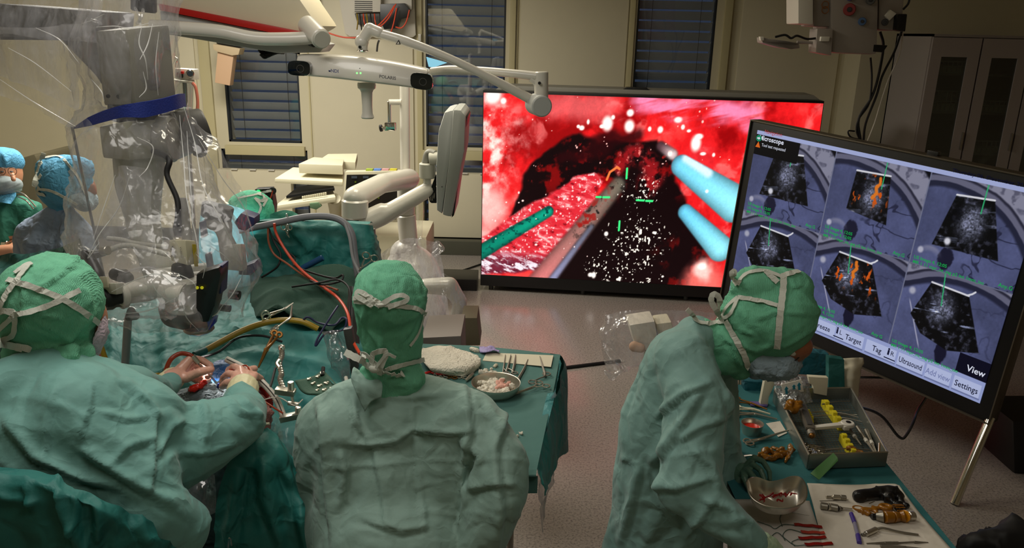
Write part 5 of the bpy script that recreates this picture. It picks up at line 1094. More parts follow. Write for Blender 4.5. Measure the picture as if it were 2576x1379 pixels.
# clear film wrapped round the microscope
fl = thing('microscope_film', Vector((-1.2, 2.5, .9)), 'clear crinkled plastic film bag hanging round the microscope, tied with a blue strap', 'plastic cover')
def ringrow(cx, py, hw, Y, dp, n=10, ph=0., wob=.06, sq=1.):
    out = []
    for i in range(n):
        a = 2*PI*i/n+ph; k = 1+wob*math.sin(3*a+py*.05)
        c = W(cx, py, Y); s = S(cx, py, Y)
        out.append(Vector((c.x+hw*s*math.cos(a)*k, c.y-dp*math.sin(a)*k, c.z+.006*math.sin(2*a+py*.3))))
    return out
rows = [ringrow(335, -60, 104, 2.44, .17), ringrow(340, 20, 96, 2.44, .17), ringrow(335, 120, 106, 2.43, .19), ringrow(340, 220, 100, 2.43, .18), ringrow(330, 282, 108, 2.43, .14, wob=.02), ringrow(345, 345, 135, 2.43, .2), ringrow(370, 430, 150, 2.42, .2),
        ringrow(385, 510, 175, 2.40, .22), ringrow(410, 600, 205, 2.36, .26), ringrow(430, 670, 208, 2.34, .26), ringrow(430, 735, 190, 2.28, .24), ringrow(450, 790, 135, 2.24, .18)]
loft('film_bag', rows, M_FILM, fl, 7, 5, dict(amp=.016, freq=4.5, stretch=(1.6, 1.6, .3), ridge=.016, rfreq=5, seed=7, fine=.003), closed=True)
def filmsheet(nm, rows, seed, mat=M_FILM, par=fl, nu=9, nv=8, amp=.014, ridge=.014): return loft(nm, rows, mat, par, nu, nv, dict(amp=amp, freq=5, stretch=(1.4, 1.4, .5), ridge=ridge, rfreq=6, seed=seed, fine=.002))
filmsheet('film_sheet', [[(-60, 60, 2.4), (80, 70, 2.4), (180, 60, 2.36), (250, 70, 2.3)], [(-70, 130, 2.42), (60, 170, 2.4), (170, 180, 2.36), (256, 170, 2.28)], [(-60, 190, 2.44), (70, 235, 2.4), (180, 260, 2.36), (262, 240, 2.28)], [(-40, 225, 2.44), (90, 275, 2.4), (192, 324, 2.34), (275, 290, 2.28)]], 3)
filmsheet('film_sheet', [[(-60, 60, 2.5), (80, 70, 2.5), (200, 60, 2.5)], [(-70, 130, 2.52), (60, 160, 2.5), (210, 170, 2.48)], [(-60, 170, 2.54), (70, 215, 2.5), (200, 280, 2.46)]], 13)
filmsheet('film_sheet', [[(-20, -30, 2.5), (150, -30, 2.45), (260, -20, 2.35)], [(-20, 30, 2.46), (150, 30, 2.42), (255, 40, 2.3)], [(-10, 90, 2.42), (150, 100, 2.38), (250, 110, 2.26)]], 23)
filmsheet('film_flap', [[(456, 262, 2.36), (480, 300, 2.4), (505, 330, 2.45)], [(450, 380, 2.3), (520, 390, 2.34), (560, 400, 2.4)], [(470, 480, 2.26), (560, 490, 2.3), (610, 500, 2.38)], [(500, 580, 2.2), (590, 580, 2.24), (640, 600, 2.34)], [(510, 660, 2.14), (590, 670, 2.2), (612, 700, 2.28)], [(500, 760, 2.1), (560, 770, 2.16), (590, 740, 2.24)]], 5)
filmsheet('film_flap', [[(300, 420, 2.16), (345, 420, 2.14), (380, 430, 2.16)], [(270, 500, 2.12), (330, 510, 2.10), (380, 520, 2.12)], [(240, 580, 2.1), (310, 600, 2.06), (390, 610, 2.08)], [(225, 650, 2.08), (310, 680, 2.04), (400, 690, 2.04)]], 15)
filmsheet('film_wrap', [[(300, 690, 2.03), (380, 672, 2.04), (450, 690, 2.05)], [(310, 735, 1.99), (380, 720, 1.98), (460, 730, 2.0)], [(315, 775, 2.02), (390, 770, 2.0), (450, 770, 2.03)], [(330, 800, 2.08), (390, 790, 2.06), (430, 800, 2.08)]], 17, mat=M_FILM2, amp=.008, ridge=.012)
# blue strap
sp = [(187, 322, 2.36), (225, 306, 2.3), (265, 292, 2.24), (310, 280, 2.19), (360, 276, 2.2), (410, 266, 2.26), (452, 254, 2.34), (460, 252, 2.5), (380, 262, 2.62), (260, 290, 2.56), (187, 322, 2.38)]
hw = [2, 10, 12, 13, 17, 16, 16, 14, 12, 12, 2]
P = catmull([W(*p) for p in sp], 70); V = []; Fc = []
for i, p in enumerate(P):
    x = i/(len(P)-1)*(len(hw)-1); j = min(int(x), len(hw)-2); h_ = (hw[j]+(hw[j+1]-hw[j])*(x-j))*.00125
    t = (P[min(i+1, len(P)-1)]-P[max(i-1, 0)]).normalized(); o_ = t.cross(Vector((0, 0, 1))).normalized()*.002
    V += [p-Vector((0, 0, h_))-o_, p+Vector((0, 0, h_))-o_, p+Vector((0, 0, h_))+o_, p-Vector((0, 0, h_))+o_]
    if i: Fc += [(4*i-4+a, 4*i-4+(a+1) % 4, 4*i+(a+1) % 4, 4*i+a) for a in range(4)]
link_mesh('tie_strap', V, Fc, M_BLUE, fl, True, label='dark blue strap tying the film')
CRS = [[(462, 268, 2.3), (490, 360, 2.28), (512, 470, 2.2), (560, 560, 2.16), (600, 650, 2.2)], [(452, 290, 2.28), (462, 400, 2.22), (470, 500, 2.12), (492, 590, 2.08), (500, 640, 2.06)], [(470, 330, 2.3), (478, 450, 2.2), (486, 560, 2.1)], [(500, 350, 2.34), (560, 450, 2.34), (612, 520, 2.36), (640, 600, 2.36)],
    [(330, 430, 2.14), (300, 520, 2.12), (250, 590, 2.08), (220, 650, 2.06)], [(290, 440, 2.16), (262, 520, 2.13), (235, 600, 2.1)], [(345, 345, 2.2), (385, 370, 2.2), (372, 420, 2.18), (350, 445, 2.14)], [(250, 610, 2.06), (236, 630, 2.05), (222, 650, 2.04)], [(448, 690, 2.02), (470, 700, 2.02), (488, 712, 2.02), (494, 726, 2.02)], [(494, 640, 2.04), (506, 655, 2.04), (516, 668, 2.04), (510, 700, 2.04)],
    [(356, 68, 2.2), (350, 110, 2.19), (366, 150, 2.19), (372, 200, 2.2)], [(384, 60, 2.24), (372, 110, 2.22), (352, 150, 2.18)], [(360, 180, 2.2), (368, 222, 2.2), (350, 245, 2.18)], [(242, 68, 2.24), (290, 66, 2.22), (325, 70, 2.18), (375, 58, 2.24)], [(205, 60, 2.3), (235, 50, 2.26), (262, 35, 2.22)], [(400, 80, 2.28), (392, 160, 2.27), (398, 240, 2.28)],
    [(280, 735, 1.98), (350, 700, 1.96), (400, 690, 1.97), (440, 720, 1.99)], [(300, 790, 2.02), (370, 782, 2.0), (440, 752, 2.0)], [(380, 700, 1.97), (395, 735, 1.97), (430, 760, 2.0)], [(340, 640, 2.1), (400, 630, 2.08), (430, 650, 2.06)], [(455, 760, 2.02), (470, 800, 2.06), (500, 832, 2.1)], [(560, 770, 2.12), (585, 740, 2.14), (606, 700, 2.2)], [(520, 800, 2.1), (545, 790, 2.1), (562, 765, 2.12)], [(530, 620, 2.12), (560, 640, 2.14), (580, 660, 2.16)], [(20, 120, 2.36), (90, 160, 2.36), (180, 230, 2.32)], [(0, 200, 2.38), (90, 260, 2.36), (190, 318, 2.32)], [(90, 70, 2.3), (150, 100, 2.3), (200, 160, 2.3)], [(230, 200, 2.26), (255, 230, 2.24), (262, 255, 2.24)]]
M_CREASEHL = pmat('crease_highlight', (225, 225, 222), .15, alpha=.5, coat=.6)  # pale tubes along the folds; their whiteness stands in for film highlights
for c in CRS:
    n_ = len(c); MB().tube([W(*p) for p in c], [.0006]+[.0016]*max(1, n_-2)+[.0006], 5).build('fold_highlight', M_CREASEHL, fl)
for a, b in (((345, 60), (360, 24)), ((352, 60), (340, 20)), ((255, 60), (230, 50))):
    MB().tube([W(a[0], a[1], 2.25), W((a[0]+b[0])/2+4, (a[1]+b[1])/2, 2.22), W(b[0], b[1], 2.25)], .004, 6).build('film_tail', M_FILM2, fl)
# the microscope's own light on the field and the lamp behind the optics
spot('microscope_light', W(500, 838, 2.2)-Vector((0, 0, .03)), W(545, 965, 2.15), 5.5, (1., .93, .9), 50, .5, .02)
spot('assistant_lamp', W(548, 470, 2.7), W(572, 600, 3.08), 13, (.75, .95, 1.0), 42, .6, .03)

# ================================================================ WHITE BOOMS, TRACKING CAMERA
bm_ = thing('ceiling_boom', Vector((-1.0, 3.3, 2.3)), 'cream ceiling boom fairing with a red stripe, running in from the top left', 'boom')
MB().prism([W(330, -140, 3.2), W(640, -140, 3.2), W(752, -6, 3.2), (W(802, 66, 3.2)), W(765, 86, 3.2), W(395, 14, 3.2), W(330, 0, 3.2)], (0, .35, 0), .02).build('fairing', pmat('fairing_cream', (206, 196, 168), .45), bm_)
MB().prism([W(398, 9, 3.18), W(760, 80, 3.18), W(772, 88, 3.18), W(720, 90, 3.18), W(402, 26, 3.18)], (0, .03, 0), .003).build('red_stripe', M_RED, bm_, label='red stripe')
MB().prism([W(402, 27, 3.2), W(720, 91, 3.2), W(700, 98, 3.2), W(405, 58, 3.2)], (0, .3, 0), .005).build('underside', M_MON, bm_)
MB().box((W(500, -150, 3.4).x, 3.4, 2.85), (.16, .16, .36), bev=.01).build('drop_tube', M_WHITE, bm_)
arm = thing('tubular_boom', Vector((-1.0, 3.1, 2.0)), 'white tubular lamp arm under the red-striped boom, ending in a round joint', 'boom')
MB().tube([W(380, 66, 3.08), W(480, 72, 3.08), W(560, 80, 3.08), W(640, 96, 3.08), (W(720, 98, 3.08)), W(800, 94, 3.08)], .024, 16).build('tube', M_WHITE, arm)
MB().cyl(W(772, 62, 3.14), W(808, 98, 3.02), .036, n=26).build('joint', M_WHITE, arm); MB().cyl(W(808, 98, 3.015), W(811, 100, 3.005), .033, n=26).build('end_cap', M_GREYL, arm)
MB().prism([W(404, 84, 3.12), W(560, 92, 3.12), W(790, 102, 3.12), (W(822, 112, 3.12)), W(806, 132, 3.12), W(700, 134, 3.12), W(560, 110, 3.12)], (0, .16, 0), .008).build('spring_cover', M_MON, arm)
MB().cyl(W(780, 108, 3.1), W(790, 111, 3.08), .012, n=12).build('cap_screw', M_BLACK, arm)
org = MB()
for i in range(7): org.tube([W(650+3*i, 128+4*i % 11, 3.2), W(668+5*i, 120+5*i % 17, 3.22), W(690+4*i, 128+i, 3.2), W(668+6*i, 146-3*i, 3.18), W(655+2*i, 138, 3.2)], .004, 6)
org.tube([W(700, 125, 3.2), W(735, 130, 3.18), W(752, 134, 3.14)], .005, 6); org.build('cable_bundle', M_RUBBER, None, label='small black coil of cable hanging under the white lamp arm', category='cable')

tk = thing('tracking_camera', Vector((-.6, 3.1, 1.9)), 'white bar-shaped optical tracking camera with two dark lens windows', 'camera')
TY = 3.1; cen = catmull([W(738, 163, TY), W(830, 168, TY-.03), W(905, 175, TY-.04), W(1000, 188, TY-.03), W(1082, 202, TY)], 40)
hh = lambda t: (.040+.007*math.sin(PI*t))
V = []; Fc = []; nn = 18; K = len(cen)
for i, p in enumerate(cen):
    t = i/(K-1); e = min(t, 1-t)/.035; e = math.sqrt(max(0, 1-(1-min(1, e))**2)) if e < 1 else 1; h_ = hh(t)*max(e, .25); d_ = .05*max(e, .3)
    for a in range(nn):
        c, s_1 = math.cos(2*PI*a/nn), math.sin(2*PI*a/nn); q = lambda z: math.copysign(abs(z)**.45, z)
        V.append(p+Vector((0, -d_*q(c)+.05, 0))+CU*(h_*q(s_1)))
    if i: Fc += [((i-1)*nn+a, (i-1)*nn+(a+1) % nn, i*nn+(a+1) % nn, i*nn+a) for a in range(nn)]
Fc += [tuple(range(nn))[::-1], tuple((K-1)*nn+a for a in range(nn))]
tb = link_mesh('housing', V, Fc, M_WHITE, tk, True)
for (x0, x1, yc, r_, nm) in ((723, 780, 172, 19, 0), (1032, 1088, 205, 21, 1)):
    pts = []
    sl = .06 if nm == 0 else .12
    for a in range(24):
        c, s_1 = math.cos(2*PI*a/24), math.sin(2*PI*a/24); q = lambda z: math.copysign(abs(z)**.6, z)
        xx = (x0+x1)/2+(x1-x0)/2*q(c); yy = yc+r_*q(s_1)+sl*(xx-(x0+x1)/2); pts.append(W(xx, yy, TY-.052 if not nm else TY-.052))
    lw_ = MB().prism(pts, (0, .05, 0), .003).build('lens_window', pmat('lens_glass', (6, 18, 22), .06, coat=.6), tk)
    c = W((x0+x1)/2+4, yc+1, TY-.0535); MB().ring(c, (0, 1, 0), .013, .0015, 24, 6).build('lens_rim', M_GREYD, lw_)
text('lettering', 'NDI', .017, M_NAVY, tk, W(842, 179, TY-.053-.025), (1, 0, -.06), CU, bold=.0007); text('lettering', 'POLARIS', .0165, M_GREYD, tk, W(975, 195, TY-.083), (1, 0, -.1), CU, bold=.0005)
MB().ball(W(829, 178.5, TY-.079), .004, 8).build('logo_dot', M_NAVY, tk)
for x in (898, 907): MB().ball(W(x, 184, TY-.091), .0035, 10).build('status_light', emis('led_green', (120, 255, 120), 2.2), tk, label='glowing green status light')
MB().ball(W(905, 172, TY-.089), .0018, 8).build('pinhole', M_BLACK, tk)
mb = MB(); mb.cyl(W(912, 132, TY), W(912, 112, TY), .018, .02, n=20); mb.ball(W(910, 105, TY), .026, 18); mb.build('ball_mount', M_WHITE, tk)
MB().ring(W(912, 128, TY), (0, 0, 1), .017, .004, 22, 8).build('mount_collar', M_CHROME, tk)
MB().cyl(W(906, 118, TY-.026), W(905, 119, TY-.03), .006, n=12).build('mount_screw', M_BLACK, tk)
mb = MB(); pcap(mb, (908, 108, TY, 14), (930, 72, TY, 15)); pcap(mb, (930, 72, TY, 14), (952, 82, TY, 15)); organic('elbow', mb, .005, M_WHITE, tk, 2)
MB().tube([W(945, 82, TY), W(1020, 104, TY), W(1120, 142, TY+.02), W(1220, 190, TY+.05), W(1345, 255, TY+.1)], [.017, .018, .015, .016, .02], 16).build('support_arm', M_WHITE, tk)
MB().tube([W(948, 130, TY+.03), W(950, 112, TY+.03), W(954, 100, TY+.02)], .004, 6).build('arm_cable', M_GREYD, tk)
MB().prism([W(995, 112, TY-.022), W(1008, 112, TY-.022), W(1003, 100, TY-.022)], (0, .0012, 0)).build('warning_triangle', M_BLACK, tk, smooth=False); MB().prism([W(998, 110.5, TY-.0228), W(1005, 110.5, TY-.0228), W(1002.5, 104, TY-.0228)], (0, .0008, 0)).build('warning_triangle_face', M_WHITE, tk, smooth=False)
sa = thing('spring_arm', Vector((.1, 3.2, 1.9)), 'white jointed arm whose round elbow overlaps the corner of the red display', 'arm')
MB().cyl(W(1345, 262, TY+.1)+Vector((0, .02, 0)), W(1364, 268, TY+.02), .041, n=30).build('elbow_disc', M_MON, sa)
MB().cyl(W(1362, 250, TY+.1), W(1362, 180, TY+.1), .027, n=26).build('upright', M_WHITE, sa)
MB().tube([W(1350, 192, TY+.1), W(1280, 184, TY+.12), W(1200, 178, TY+.14), W(1130, 176, TY+.16), (W(1085, 180, TY+.18))], [.018, .016, .017, .018, .016], 14).build('upper_tube', M_WHITE, sa)
MB().tube([W(1335, 198, TY+.1), W(1350, 212, TY+.1), W(1352, 240, TY+.1)], .012, 10).build('gusset', M_WHITE, sa); MB().cyl(W(1357, 209, TY+.07), W(1357, 209, TY+.06), .006, n=12).build('screw', M_BLACK, sa)
MB().prism([W(1072, 143, TY+.3), W(1125, 158, TY+.3), W(1090, 170, TY+.3), W(1078, 168, TY+.3)], (0, .01, 0), .002).build('glowing_plate', emis('plate_glow', (150, 215, 235), .9), sa, label='small glowing pale blue plate')  # flat plate with its own pale blue emission
MB().lathe([(.012, 0), (.034, .002), (.036, .012), (.034, .024), (.026, .03), (.022, .04), (.020, .09), (.021, .12), (.026, .135), (.022, .14)], W(922, 206, 3.15), -Vector((0, 0, 1)), 26).build('positioning_grip', M_WHITE, tk)
# ================================================================ COLUMN STAND WITH GREY MONITOR
PY = 4.6
st = thing('column_stand', Vector((W(1030, 700, PY).x, PY, 0)), 'white column stand with film-covered ball base and jointed arms', 'stand')
MB().cyl(W(1020, 600, PY), W(1018, 215, PY), .028, n=24).build('thin_pole', M_WHITE, st); MB().cyl(W(1030, 640, PY), W(1022, 540, PY), .055, n=26).build('thick_pole', M_WHITE, st)
MB().cyl(W(1022, 540, PY), W(1020, 440, PY), .05, n=26).build('thick_pole', M_WHITE, st)
mb = MB(); pell(mb, 1035, 720, PY, 80, 105, .2); pcap(mb, (1020, 640, PY, 40), (1040, 790, PY-.1, 84)); mb.capsule(Vector((W(1035, 700, PY).x, PY, .25)), Vector((W(1035, 700, PY).x, PY, .1)), .2, .24); organic('ball_base', mb, .012, pmat('base_white', (216, 212, 204), .35, coat=.3), st, 5)
filmsheet('film_cover', [[(955, 640, 4.35), (1020, 600, 4.3), (1100, 610, 4.35)], [(948, 720, 4.3), (1035, 700, 4.22), (1118, 700, 4.32)], [(960, 800, 4.3), (1050, 800, 4.2), (1130, 800, 4.3)], [(1000, 860, 4.3), (1080, 860, 4.2), (1150, 850, 4.3)]], 27, mat=M_FILMW, par=st, amp=.008, ridge=.005)
fb = MB(); mb = MB(); pcap(mb, (1070, 720, 4.2, 20), (1130, 720, 4.2, 24), (1158, 760, 4.2, 18), (1145, 815, 4.2, 18), (1090, 838, 4.2, 10)); organic('foot_ring', mb, .01, M_WHITE, st, 4)
filmsheet('film_cover', [[(1062, 700, 4.15), (1120, 690, 4.1), (1165, 745, 4.15)], [(1065, 760, 4.1), (1120, 765, 4.05), (1172, 790, 4.12)], [(1068, 820, 4.12), (1120, 830, 4.06), (1150, 835, 4.12)]], 29, mat=M_FILM2, par=st)
organic('film_lump', pcap(MB(), (1100, 615, 4.4, 10), (1110, 626, 4.38, 9), (1092, 640, 4.36, 8)), .006, M_FILM2, st, 2)
filmsheet('film_tail', [[(1045, 520, 4.5), (1062, 510, 4.48), (1068, 530, 4.5)], [(1048, 570, 4.48), (1060, 580, 4.45), (1064, 560, 4.5)], [(1052, 600, 4.45), (1060, 605, 4.42), (1062, 600, 4.46)]], 31, mat=M_FILM2, par=st)
def thickarm(pts, hw_, dp, mat, nm, parent):
    mb = MB(); pcap(mb, *[(x, y, Y, h) for (x, y, Y, h) in pts]); return organic(nm, mb, .008, mat, parent, 5)
AY = 3.9
mb = MB(); mb.cyl(W(893, 548, AY), W(893, 500, AY), .066, n=30, bev=.15); mb.build('arm_joint', M_WHITE, st)
mb = MB(); pcap(mb, (893, 498, AY, 30), (960, 462, AY+.25, 25), (1030, 450, PY-.05, 26)); organic('upper_arm', mb, .01, M_WHITE, st, 4)
MB().cyl(W(893, 556, AY), W(893, 548, AY), .045, n=24).build('arm_bearing', M_BLACK, st)
mb = MB(); pcap(mb, (900, 572, AY, 24), (960, 545, AY+.05, 24), (1075, 478, AY+.12, 20)); pcap(mb, (900, 560, AY, 22), (960, 530, AY+.05, 20)); organic('lower_arm', mb, .01, M_WHITE, st, 4)
MB().cyl(W(1075, 480, AY+.12), W(1075, 445, AY+.12), .02, n=18).build('pivot', M_WHITE, st)
MB().cyl(W(1075, 448, AY+.12), W(1075, 410, AY+.12), .042, n=24).build('tilt_joint', M_GREYL, st)
MB().cyl(W(1080, 400, AY+.1), W(1105, 398, AY+.1), .032, n=24).build('tilt_knuckle', M_GREYL, st); MB().tube([W(1070, 410, AY+.12), W(1078, 385, AY+.12), W(1095, 388, AY+.1)], .02, 10).build('hinge_arm', M_GREY, st)
for d_ in (0, 4, 8): MB().tube([W(1098+d_, 440, AY+.1), W(1084+d_, 480, AY+.1), W(1082+d_, 505, AY+.1), W(1092+d_, 506, AY+.1), W(1096+d_, 470, AY+.1)], .004, 6).build('monitor_cable', M_RUBBER, st)
mo = thing('monitor', W(1135, 545, 3.9), 'grey flat monitor seen edge-on, between the column stand and the red display', 'monitor')
MB().pp([(1118, 282), (1140, 276), (1146, 300), (1112, 540), (1098, 530), (1097, 420), (1103, 330)], 3.85, .34, .02).build('rear_shell', M_MON, mo)
MB().pp([(1140, 275), (1160, 276), (1172, 292), (1168, 380), (1136, 548), (1112, 542), (1130, 400)], 3.82, .36, .022).build('front_shell', pmat('monitor_grey_light', (172, 174, 168), .45), mo)
MB().pp([(1172, 292), (1175, 296), (1142, 542), (1136, 548)], 3.85, .3, .002).build('screen', M_BLACK, mo)
MB().cyl(W(1112, 470, 3.84), W(1112, 470, 3.83), .004, n=8).build('screw', M_GREYD, mo)
# chrome accessory clamp on the pole
ck = thing('pole_clamp', W(980, 325, PY-.05), 'small chrome rod clamp with a black knob, hanging beside the white column', 'clamp')
MB().tube([W(1010, 257, PY-.02), W(995, 257, PY-.02), W(978, 257, PY-.03)], .016, 10).build('bracket', M_WHITE, ck); MB().cyl(W(979, 255, PY-.03), W(980, 308, PY-.03), .011, n=14).build('rod', M_CHROME, ck)
MB().box(W(982, 318, PY-.03), (.06, .05, .045), bev=.006).build('block', M_CHROME, ck); MB().cyl(W(972, 322, PY-.05), W(955, 323, PY-.05), .008, n=12).build('screw', M_CHROME, ck); MB().cyl(W(962, 322, PY-.05), W(955, 323, PY-.05), .02, n=14).build('knob', M_BLACK, ck)

# ================================================================ ULTRASOUND / WORKSTATION CART at the back
UY = 5.7
ca = thing('medical_cart', Vector((W(900, 600, UY).x, UY+.3, 0)), 'cream medical cart with printer shelf, keyboard tray and dark monitor', 'cart')
MB().box((W(900, 560, UY).x, UY+.35, .36), (1.0, .55, .5), bev=.03).build('base_cabinet', M_IVORY, ca); MB().box((W(965, 600, UY).x, UY+.1, .1), (.5, .5, .1), bev=.02).build('base_plinth', M_BLACK, ca)
mb = MB(); mb.prism([W(690, 449, UY), W(862, 458, UY), W(866, 430, UY+.25), W(737, 420, UY+.3)], (0, 0, -.035), .012); mb.build('printer_shelf', M_IVORY, ca)
MB().prism([W(752, 436, UY+.05), W(863, 440, UY+.05), W(866, 424, UY+.3), W(790, 418, UY+.3)], (0, 0, .07), .008).build('printer', M_IVORY, ca)
MB().prism([W(800, 424, UY+.3), W(895, 428, UY+.3), W(900, 405, UY+.5), (W(826, 406, UY+.5))], (0, 0, .06), .01).build('document_tray', M_IVORY, ca)
MB().box(W(852, 416, UY+.27), (.045, .01, .012)).build('slot', M_BLACK, ca)
mb = MB(); mb.prism([W(690, 518, UY-.1), W(845, 495, UY-.1), W(835, 470, UY+.2), (W(725, 490, UY+.2))], (0, 0, -.04), .015); mb.build('keyboard_tray', M_IVORY, ca)
kb = MB().prism([W(720, 500, UY-.03), W(842, 480, UY-.03), W(835, 462, UY+.2), (W(750, 476, UY+.2))], (0, 0, .02), .004).build('keyboard', M_BLACK, ca)
for k in range(12): MB().box(W(762+k*5.2, 497-k*.9, UY-.07), (.012, .012, .02), bev=.002).build('key', M_IVORY, kb)
MB().pp([(778, 512), (800, 510), (808, 520), (795, 528), (780, 524)], UY-.12, .04, .006).build('green_connector', pmat('connector_green', (90, 120, 90), .5), ca)
MB().tube([W(840, 500, UY), W(850, 560, UY+.2), W(850, 600, UY+.3)], .05, 12).build('neck', M_IVORY, ca)
mn = MB().pp([(868, 432), (1005, 430), (1000, 560), (858, 560)], UY, .07, .01).build('monitor_housing', M_IVORY, ca)
MB().pp([(872, 440), (1001, 438), (996, 552), (864, 552)], UY-.008, .01, .003).build('monitor_screen', pmat('screen_dark', (30, 28, 24), .25), ca)
for k, c in enumerate(((90, 96, 96), (90, 96, 96), (150, 96, 50), (120, 120, 120))): MB().pp([(884+k*29, 443), (898+k*29, 443), (898+k*29, 449), (884+k*29, 449)], UY-.012, .004).build('display_tab', emis('tab%d' % k, c, .5), mn, smooth=False)
for k in range(3): 
    for q in range(6): MB().pp([(892+k*29, 456+q*8), (896+k*29, 456+q*8), (896+k*29, 460+q*8), (892+k*29, 460+q*8)], UY-.012, .004).build('display_scale', emis('scale_olive', (110, 120, 40), .5), mn, smooth=False)
MB().pp([(881, 482), (890, 482), (890, 488), (881, 488)], UY-.012, .004).build('display_mark', emis('mark_lime', (170, 220, 40), .8), mn, smooth=False)
for k, c in enumerate(((150, 170, 60), (90, 130, 200), (200, 150, 150), (200, 190, 60))): MB().box(W(930+k*20, 428, UY+.04), (.05, .05, .02), bev=.004).build('cap_strip', pmat('strip%d' % k, c, .5), ca)
MB().box((W(1105, 606, 6.2).x, 6.5, .05), (.6, .3, .1), bev=.01).build('floor_box', M_BLACK, None, label='low black box on the floor behind the white column stand', category='box')
# cables over the floor
MB().tube([Zp(1100, 690, .01), Zp(1130, 684, .01), Zp(1160, 681, .01), Zp(1200, 668, .01), Zp(1240, 655, .01)], .008, 8).build('cable', M_RUBBER, None, label='black cable across the floor from the column stand to the red display', category='cable')
f1_, f2_ = Zp(1400, 928, .01), Zp(1560, 908, .01); MB().tube([f1_, f1_.lerp(f2_, .5), f2_], .012, 8).build('cable_strip', M_RUBBER, None, label='thick black cable lying on the floor right of the instrument table', category='cable')

# small items near the left wall
su = thing('suction_unit', Vector((W(468, 290, 4.6).x, 4.6, W(468, 290, 4.6).z)), 'white suction regulator with round gauge on a pole, right of the microscope film', 'suction unit')
MB().pp([(440, 172), (487, 175), (488, 202), (440, 200)], 4.6, .08, .006).build('regulator_body', M_WHITE, su); MB().cyl(W(478, 185, 4.6), W(478, 185, 4.56), .022, n=22).build('gauge', M_CHROME, su); MB().cyl(W(478, 185, 4.558), W(478, 185, 4.553), .016, n=20).build('dial', pmat('dial', (60, 70, 80), .2), su)
MB().pp([(445, 182), (458, 182), (458, 196), (445, 196)], 4.58, .02, .003).build('switch', M_BLACK, su); MB().pp([(452, 179), (460, 179), (460, 186), (452, 186)], 4.575, .02, .002).build('red_key', M_RED, su)
MB().cyl(W(462, 285, 4.62), W(464, 205, 4.62), .05, n=22).build('jar', glassm('jar_glass', (.75, .78, .8), 0, .2), su); MB().cyl(W(464, 206, 4.62), W(464, 200, 4.62), .055, n=22).build('jar_lid', M_GREYL, su); MB().cyl(W(462, 287, 4.62), W(462, 270, 4.62), .047, n=20).build('jar_content', M_GREY, su)
MB().tube([W(484, 208, 4.58), W(492, 220, 4.58), W(497, 250, 4.58), W(496, 275, 4.58), W(488, 290, 4.58)], .009, 8).build('tube', pmat('tube_pink', (220, 130, 110), .3), su); MB().tube([W(443, 170, 4.6), W(443, 158, 4.6), (W(448, 150, 4.6)), W(440, 143, 4.6)], .004, 6).build('hook', M_STEEL, su)
MB().cyl(Vector((W(462, 420, 4.66).x, 4.66, .01)), W(462, 175, 4.66), .012, n=10).build('pole', M_STEELD, su)
bxp = thing('wall_dispenser', W(570, 215, 7.4), 'pinkish beige box holder hanging in front of the left window', 'holder')
MB().pp([(547, 130), (588, 136), (578, 216), (540, 208)], 7.45, .1, .01).build('lower_box', pmat('beige_pink', (206, 170, 136), .6), bxp); MB().pp([(535, 110), (604, 122), (600, 138), (583, 140), (545, 130), (536, 124)], 7.42, .14, .01).build('upper_tray', pmat('beige_pink2', (196, 176, 142), .6), bxp)
MB().pp([(544, 97), (606, 108), (604, 120), (544, 110)], 7.45, .12, .01).build('black_module', M_BLACK, bxp)
MB().cyl(W(181, 318, 3.4), W(300, 700, 3.6)*1+Vector((0, 0, -W(300, 700, 3.6).z+.01)), .006, n=8).build('thin_pole', M_BLACK, None, label='thin black slanting pole left of the microscope, above the blue cap', category='pole')
MB().pp([(30, 405), (86, 388), (92, 400), (100, 742), (30, 742)], 6.0, .5, .02).build('dark_cabinet', pmat('cabinet_olive', (92, 86, 66), .5), None, label='dark olive cabinet behind the person in green scrubs', category='cabinet')
MB().pp([(137, 380), (150, 376), (153, 388), (138, 388)], 7.7, .06, .004).build('wall_socket', M_IVORY, None, label='small cream socket on the wall above the blue-capped person', category='socket')
# electronics on the wall at the top
eb = thing('network_box', W(945, 95, 7.7), 'white wall panel with vented box, black module and orange cables, top centre', 'network box')
MB().pp([(846, -40), (1040, -40), (1046, 88), (1038, 94), (880, 92), (868, 84)], 7.72, .06, .006).build('backplate', M_WHITEM, eb)
MB().pp([(888, -30), (958, -30), (958, 30), (888, 32)], 7.62, .1, .01).build('vented_box', M_WHITEM, eb); MB().pp([(1000, -30), (1036, -30), (1036, 24), (1004, 26)], 7.64, .08, .01).build('vented_box', M_WHITEM, eb)
for k in range(6):
    MB().pp([(892, 2+k*5), (936, 3+k*5), (936, 5+k*5), (892, 4+k*5)], 7.612, .01).build('vent_slot', M_GREYD, eb, smooth=False)
MB().pp([(956, 10), (1018, 8), (1030, 24), (1026, 44), (1006, 48), (998, 72), (966, 74), (956, 50)], 7.55, .1, .008).build('black_module', M_BLACK, eb)
MB().pp([(892, 34), (955, 34), (955, 60), (900, 62)], 7.66, .05, .004).build('socket_strip', M_GREYD, eb)
for k, (c, x) in enumerate((('y', 898), ('k', 905), ('o', 914), ('y', 922), ('k', 932), ('o', 942))): MB().tube([W(x, 35, 7.6), W(x+2, 55, 7.55), W(x+(k % 3)*5, 74+k*2, 7.6)], .006, 6).build('patch_cable', {'y': M_YELLOW, 'k': M_RUBBER, 'o': M_ORANGE}[c], eb)
for pts in ([(996, 10), (978, 45), (955, 68), (935, 80)], [(998, 20), (990, 60), (982, 85)], [(1030, 25), (1022, 55), (1010, 70), (995, 68)], [(992, 14), (975, 40), (950, 66)]): MB().tube([W(x, y, 7.48) for x, y in pts], .006, 8).build('orange_cable', M_ORANGE, eb)
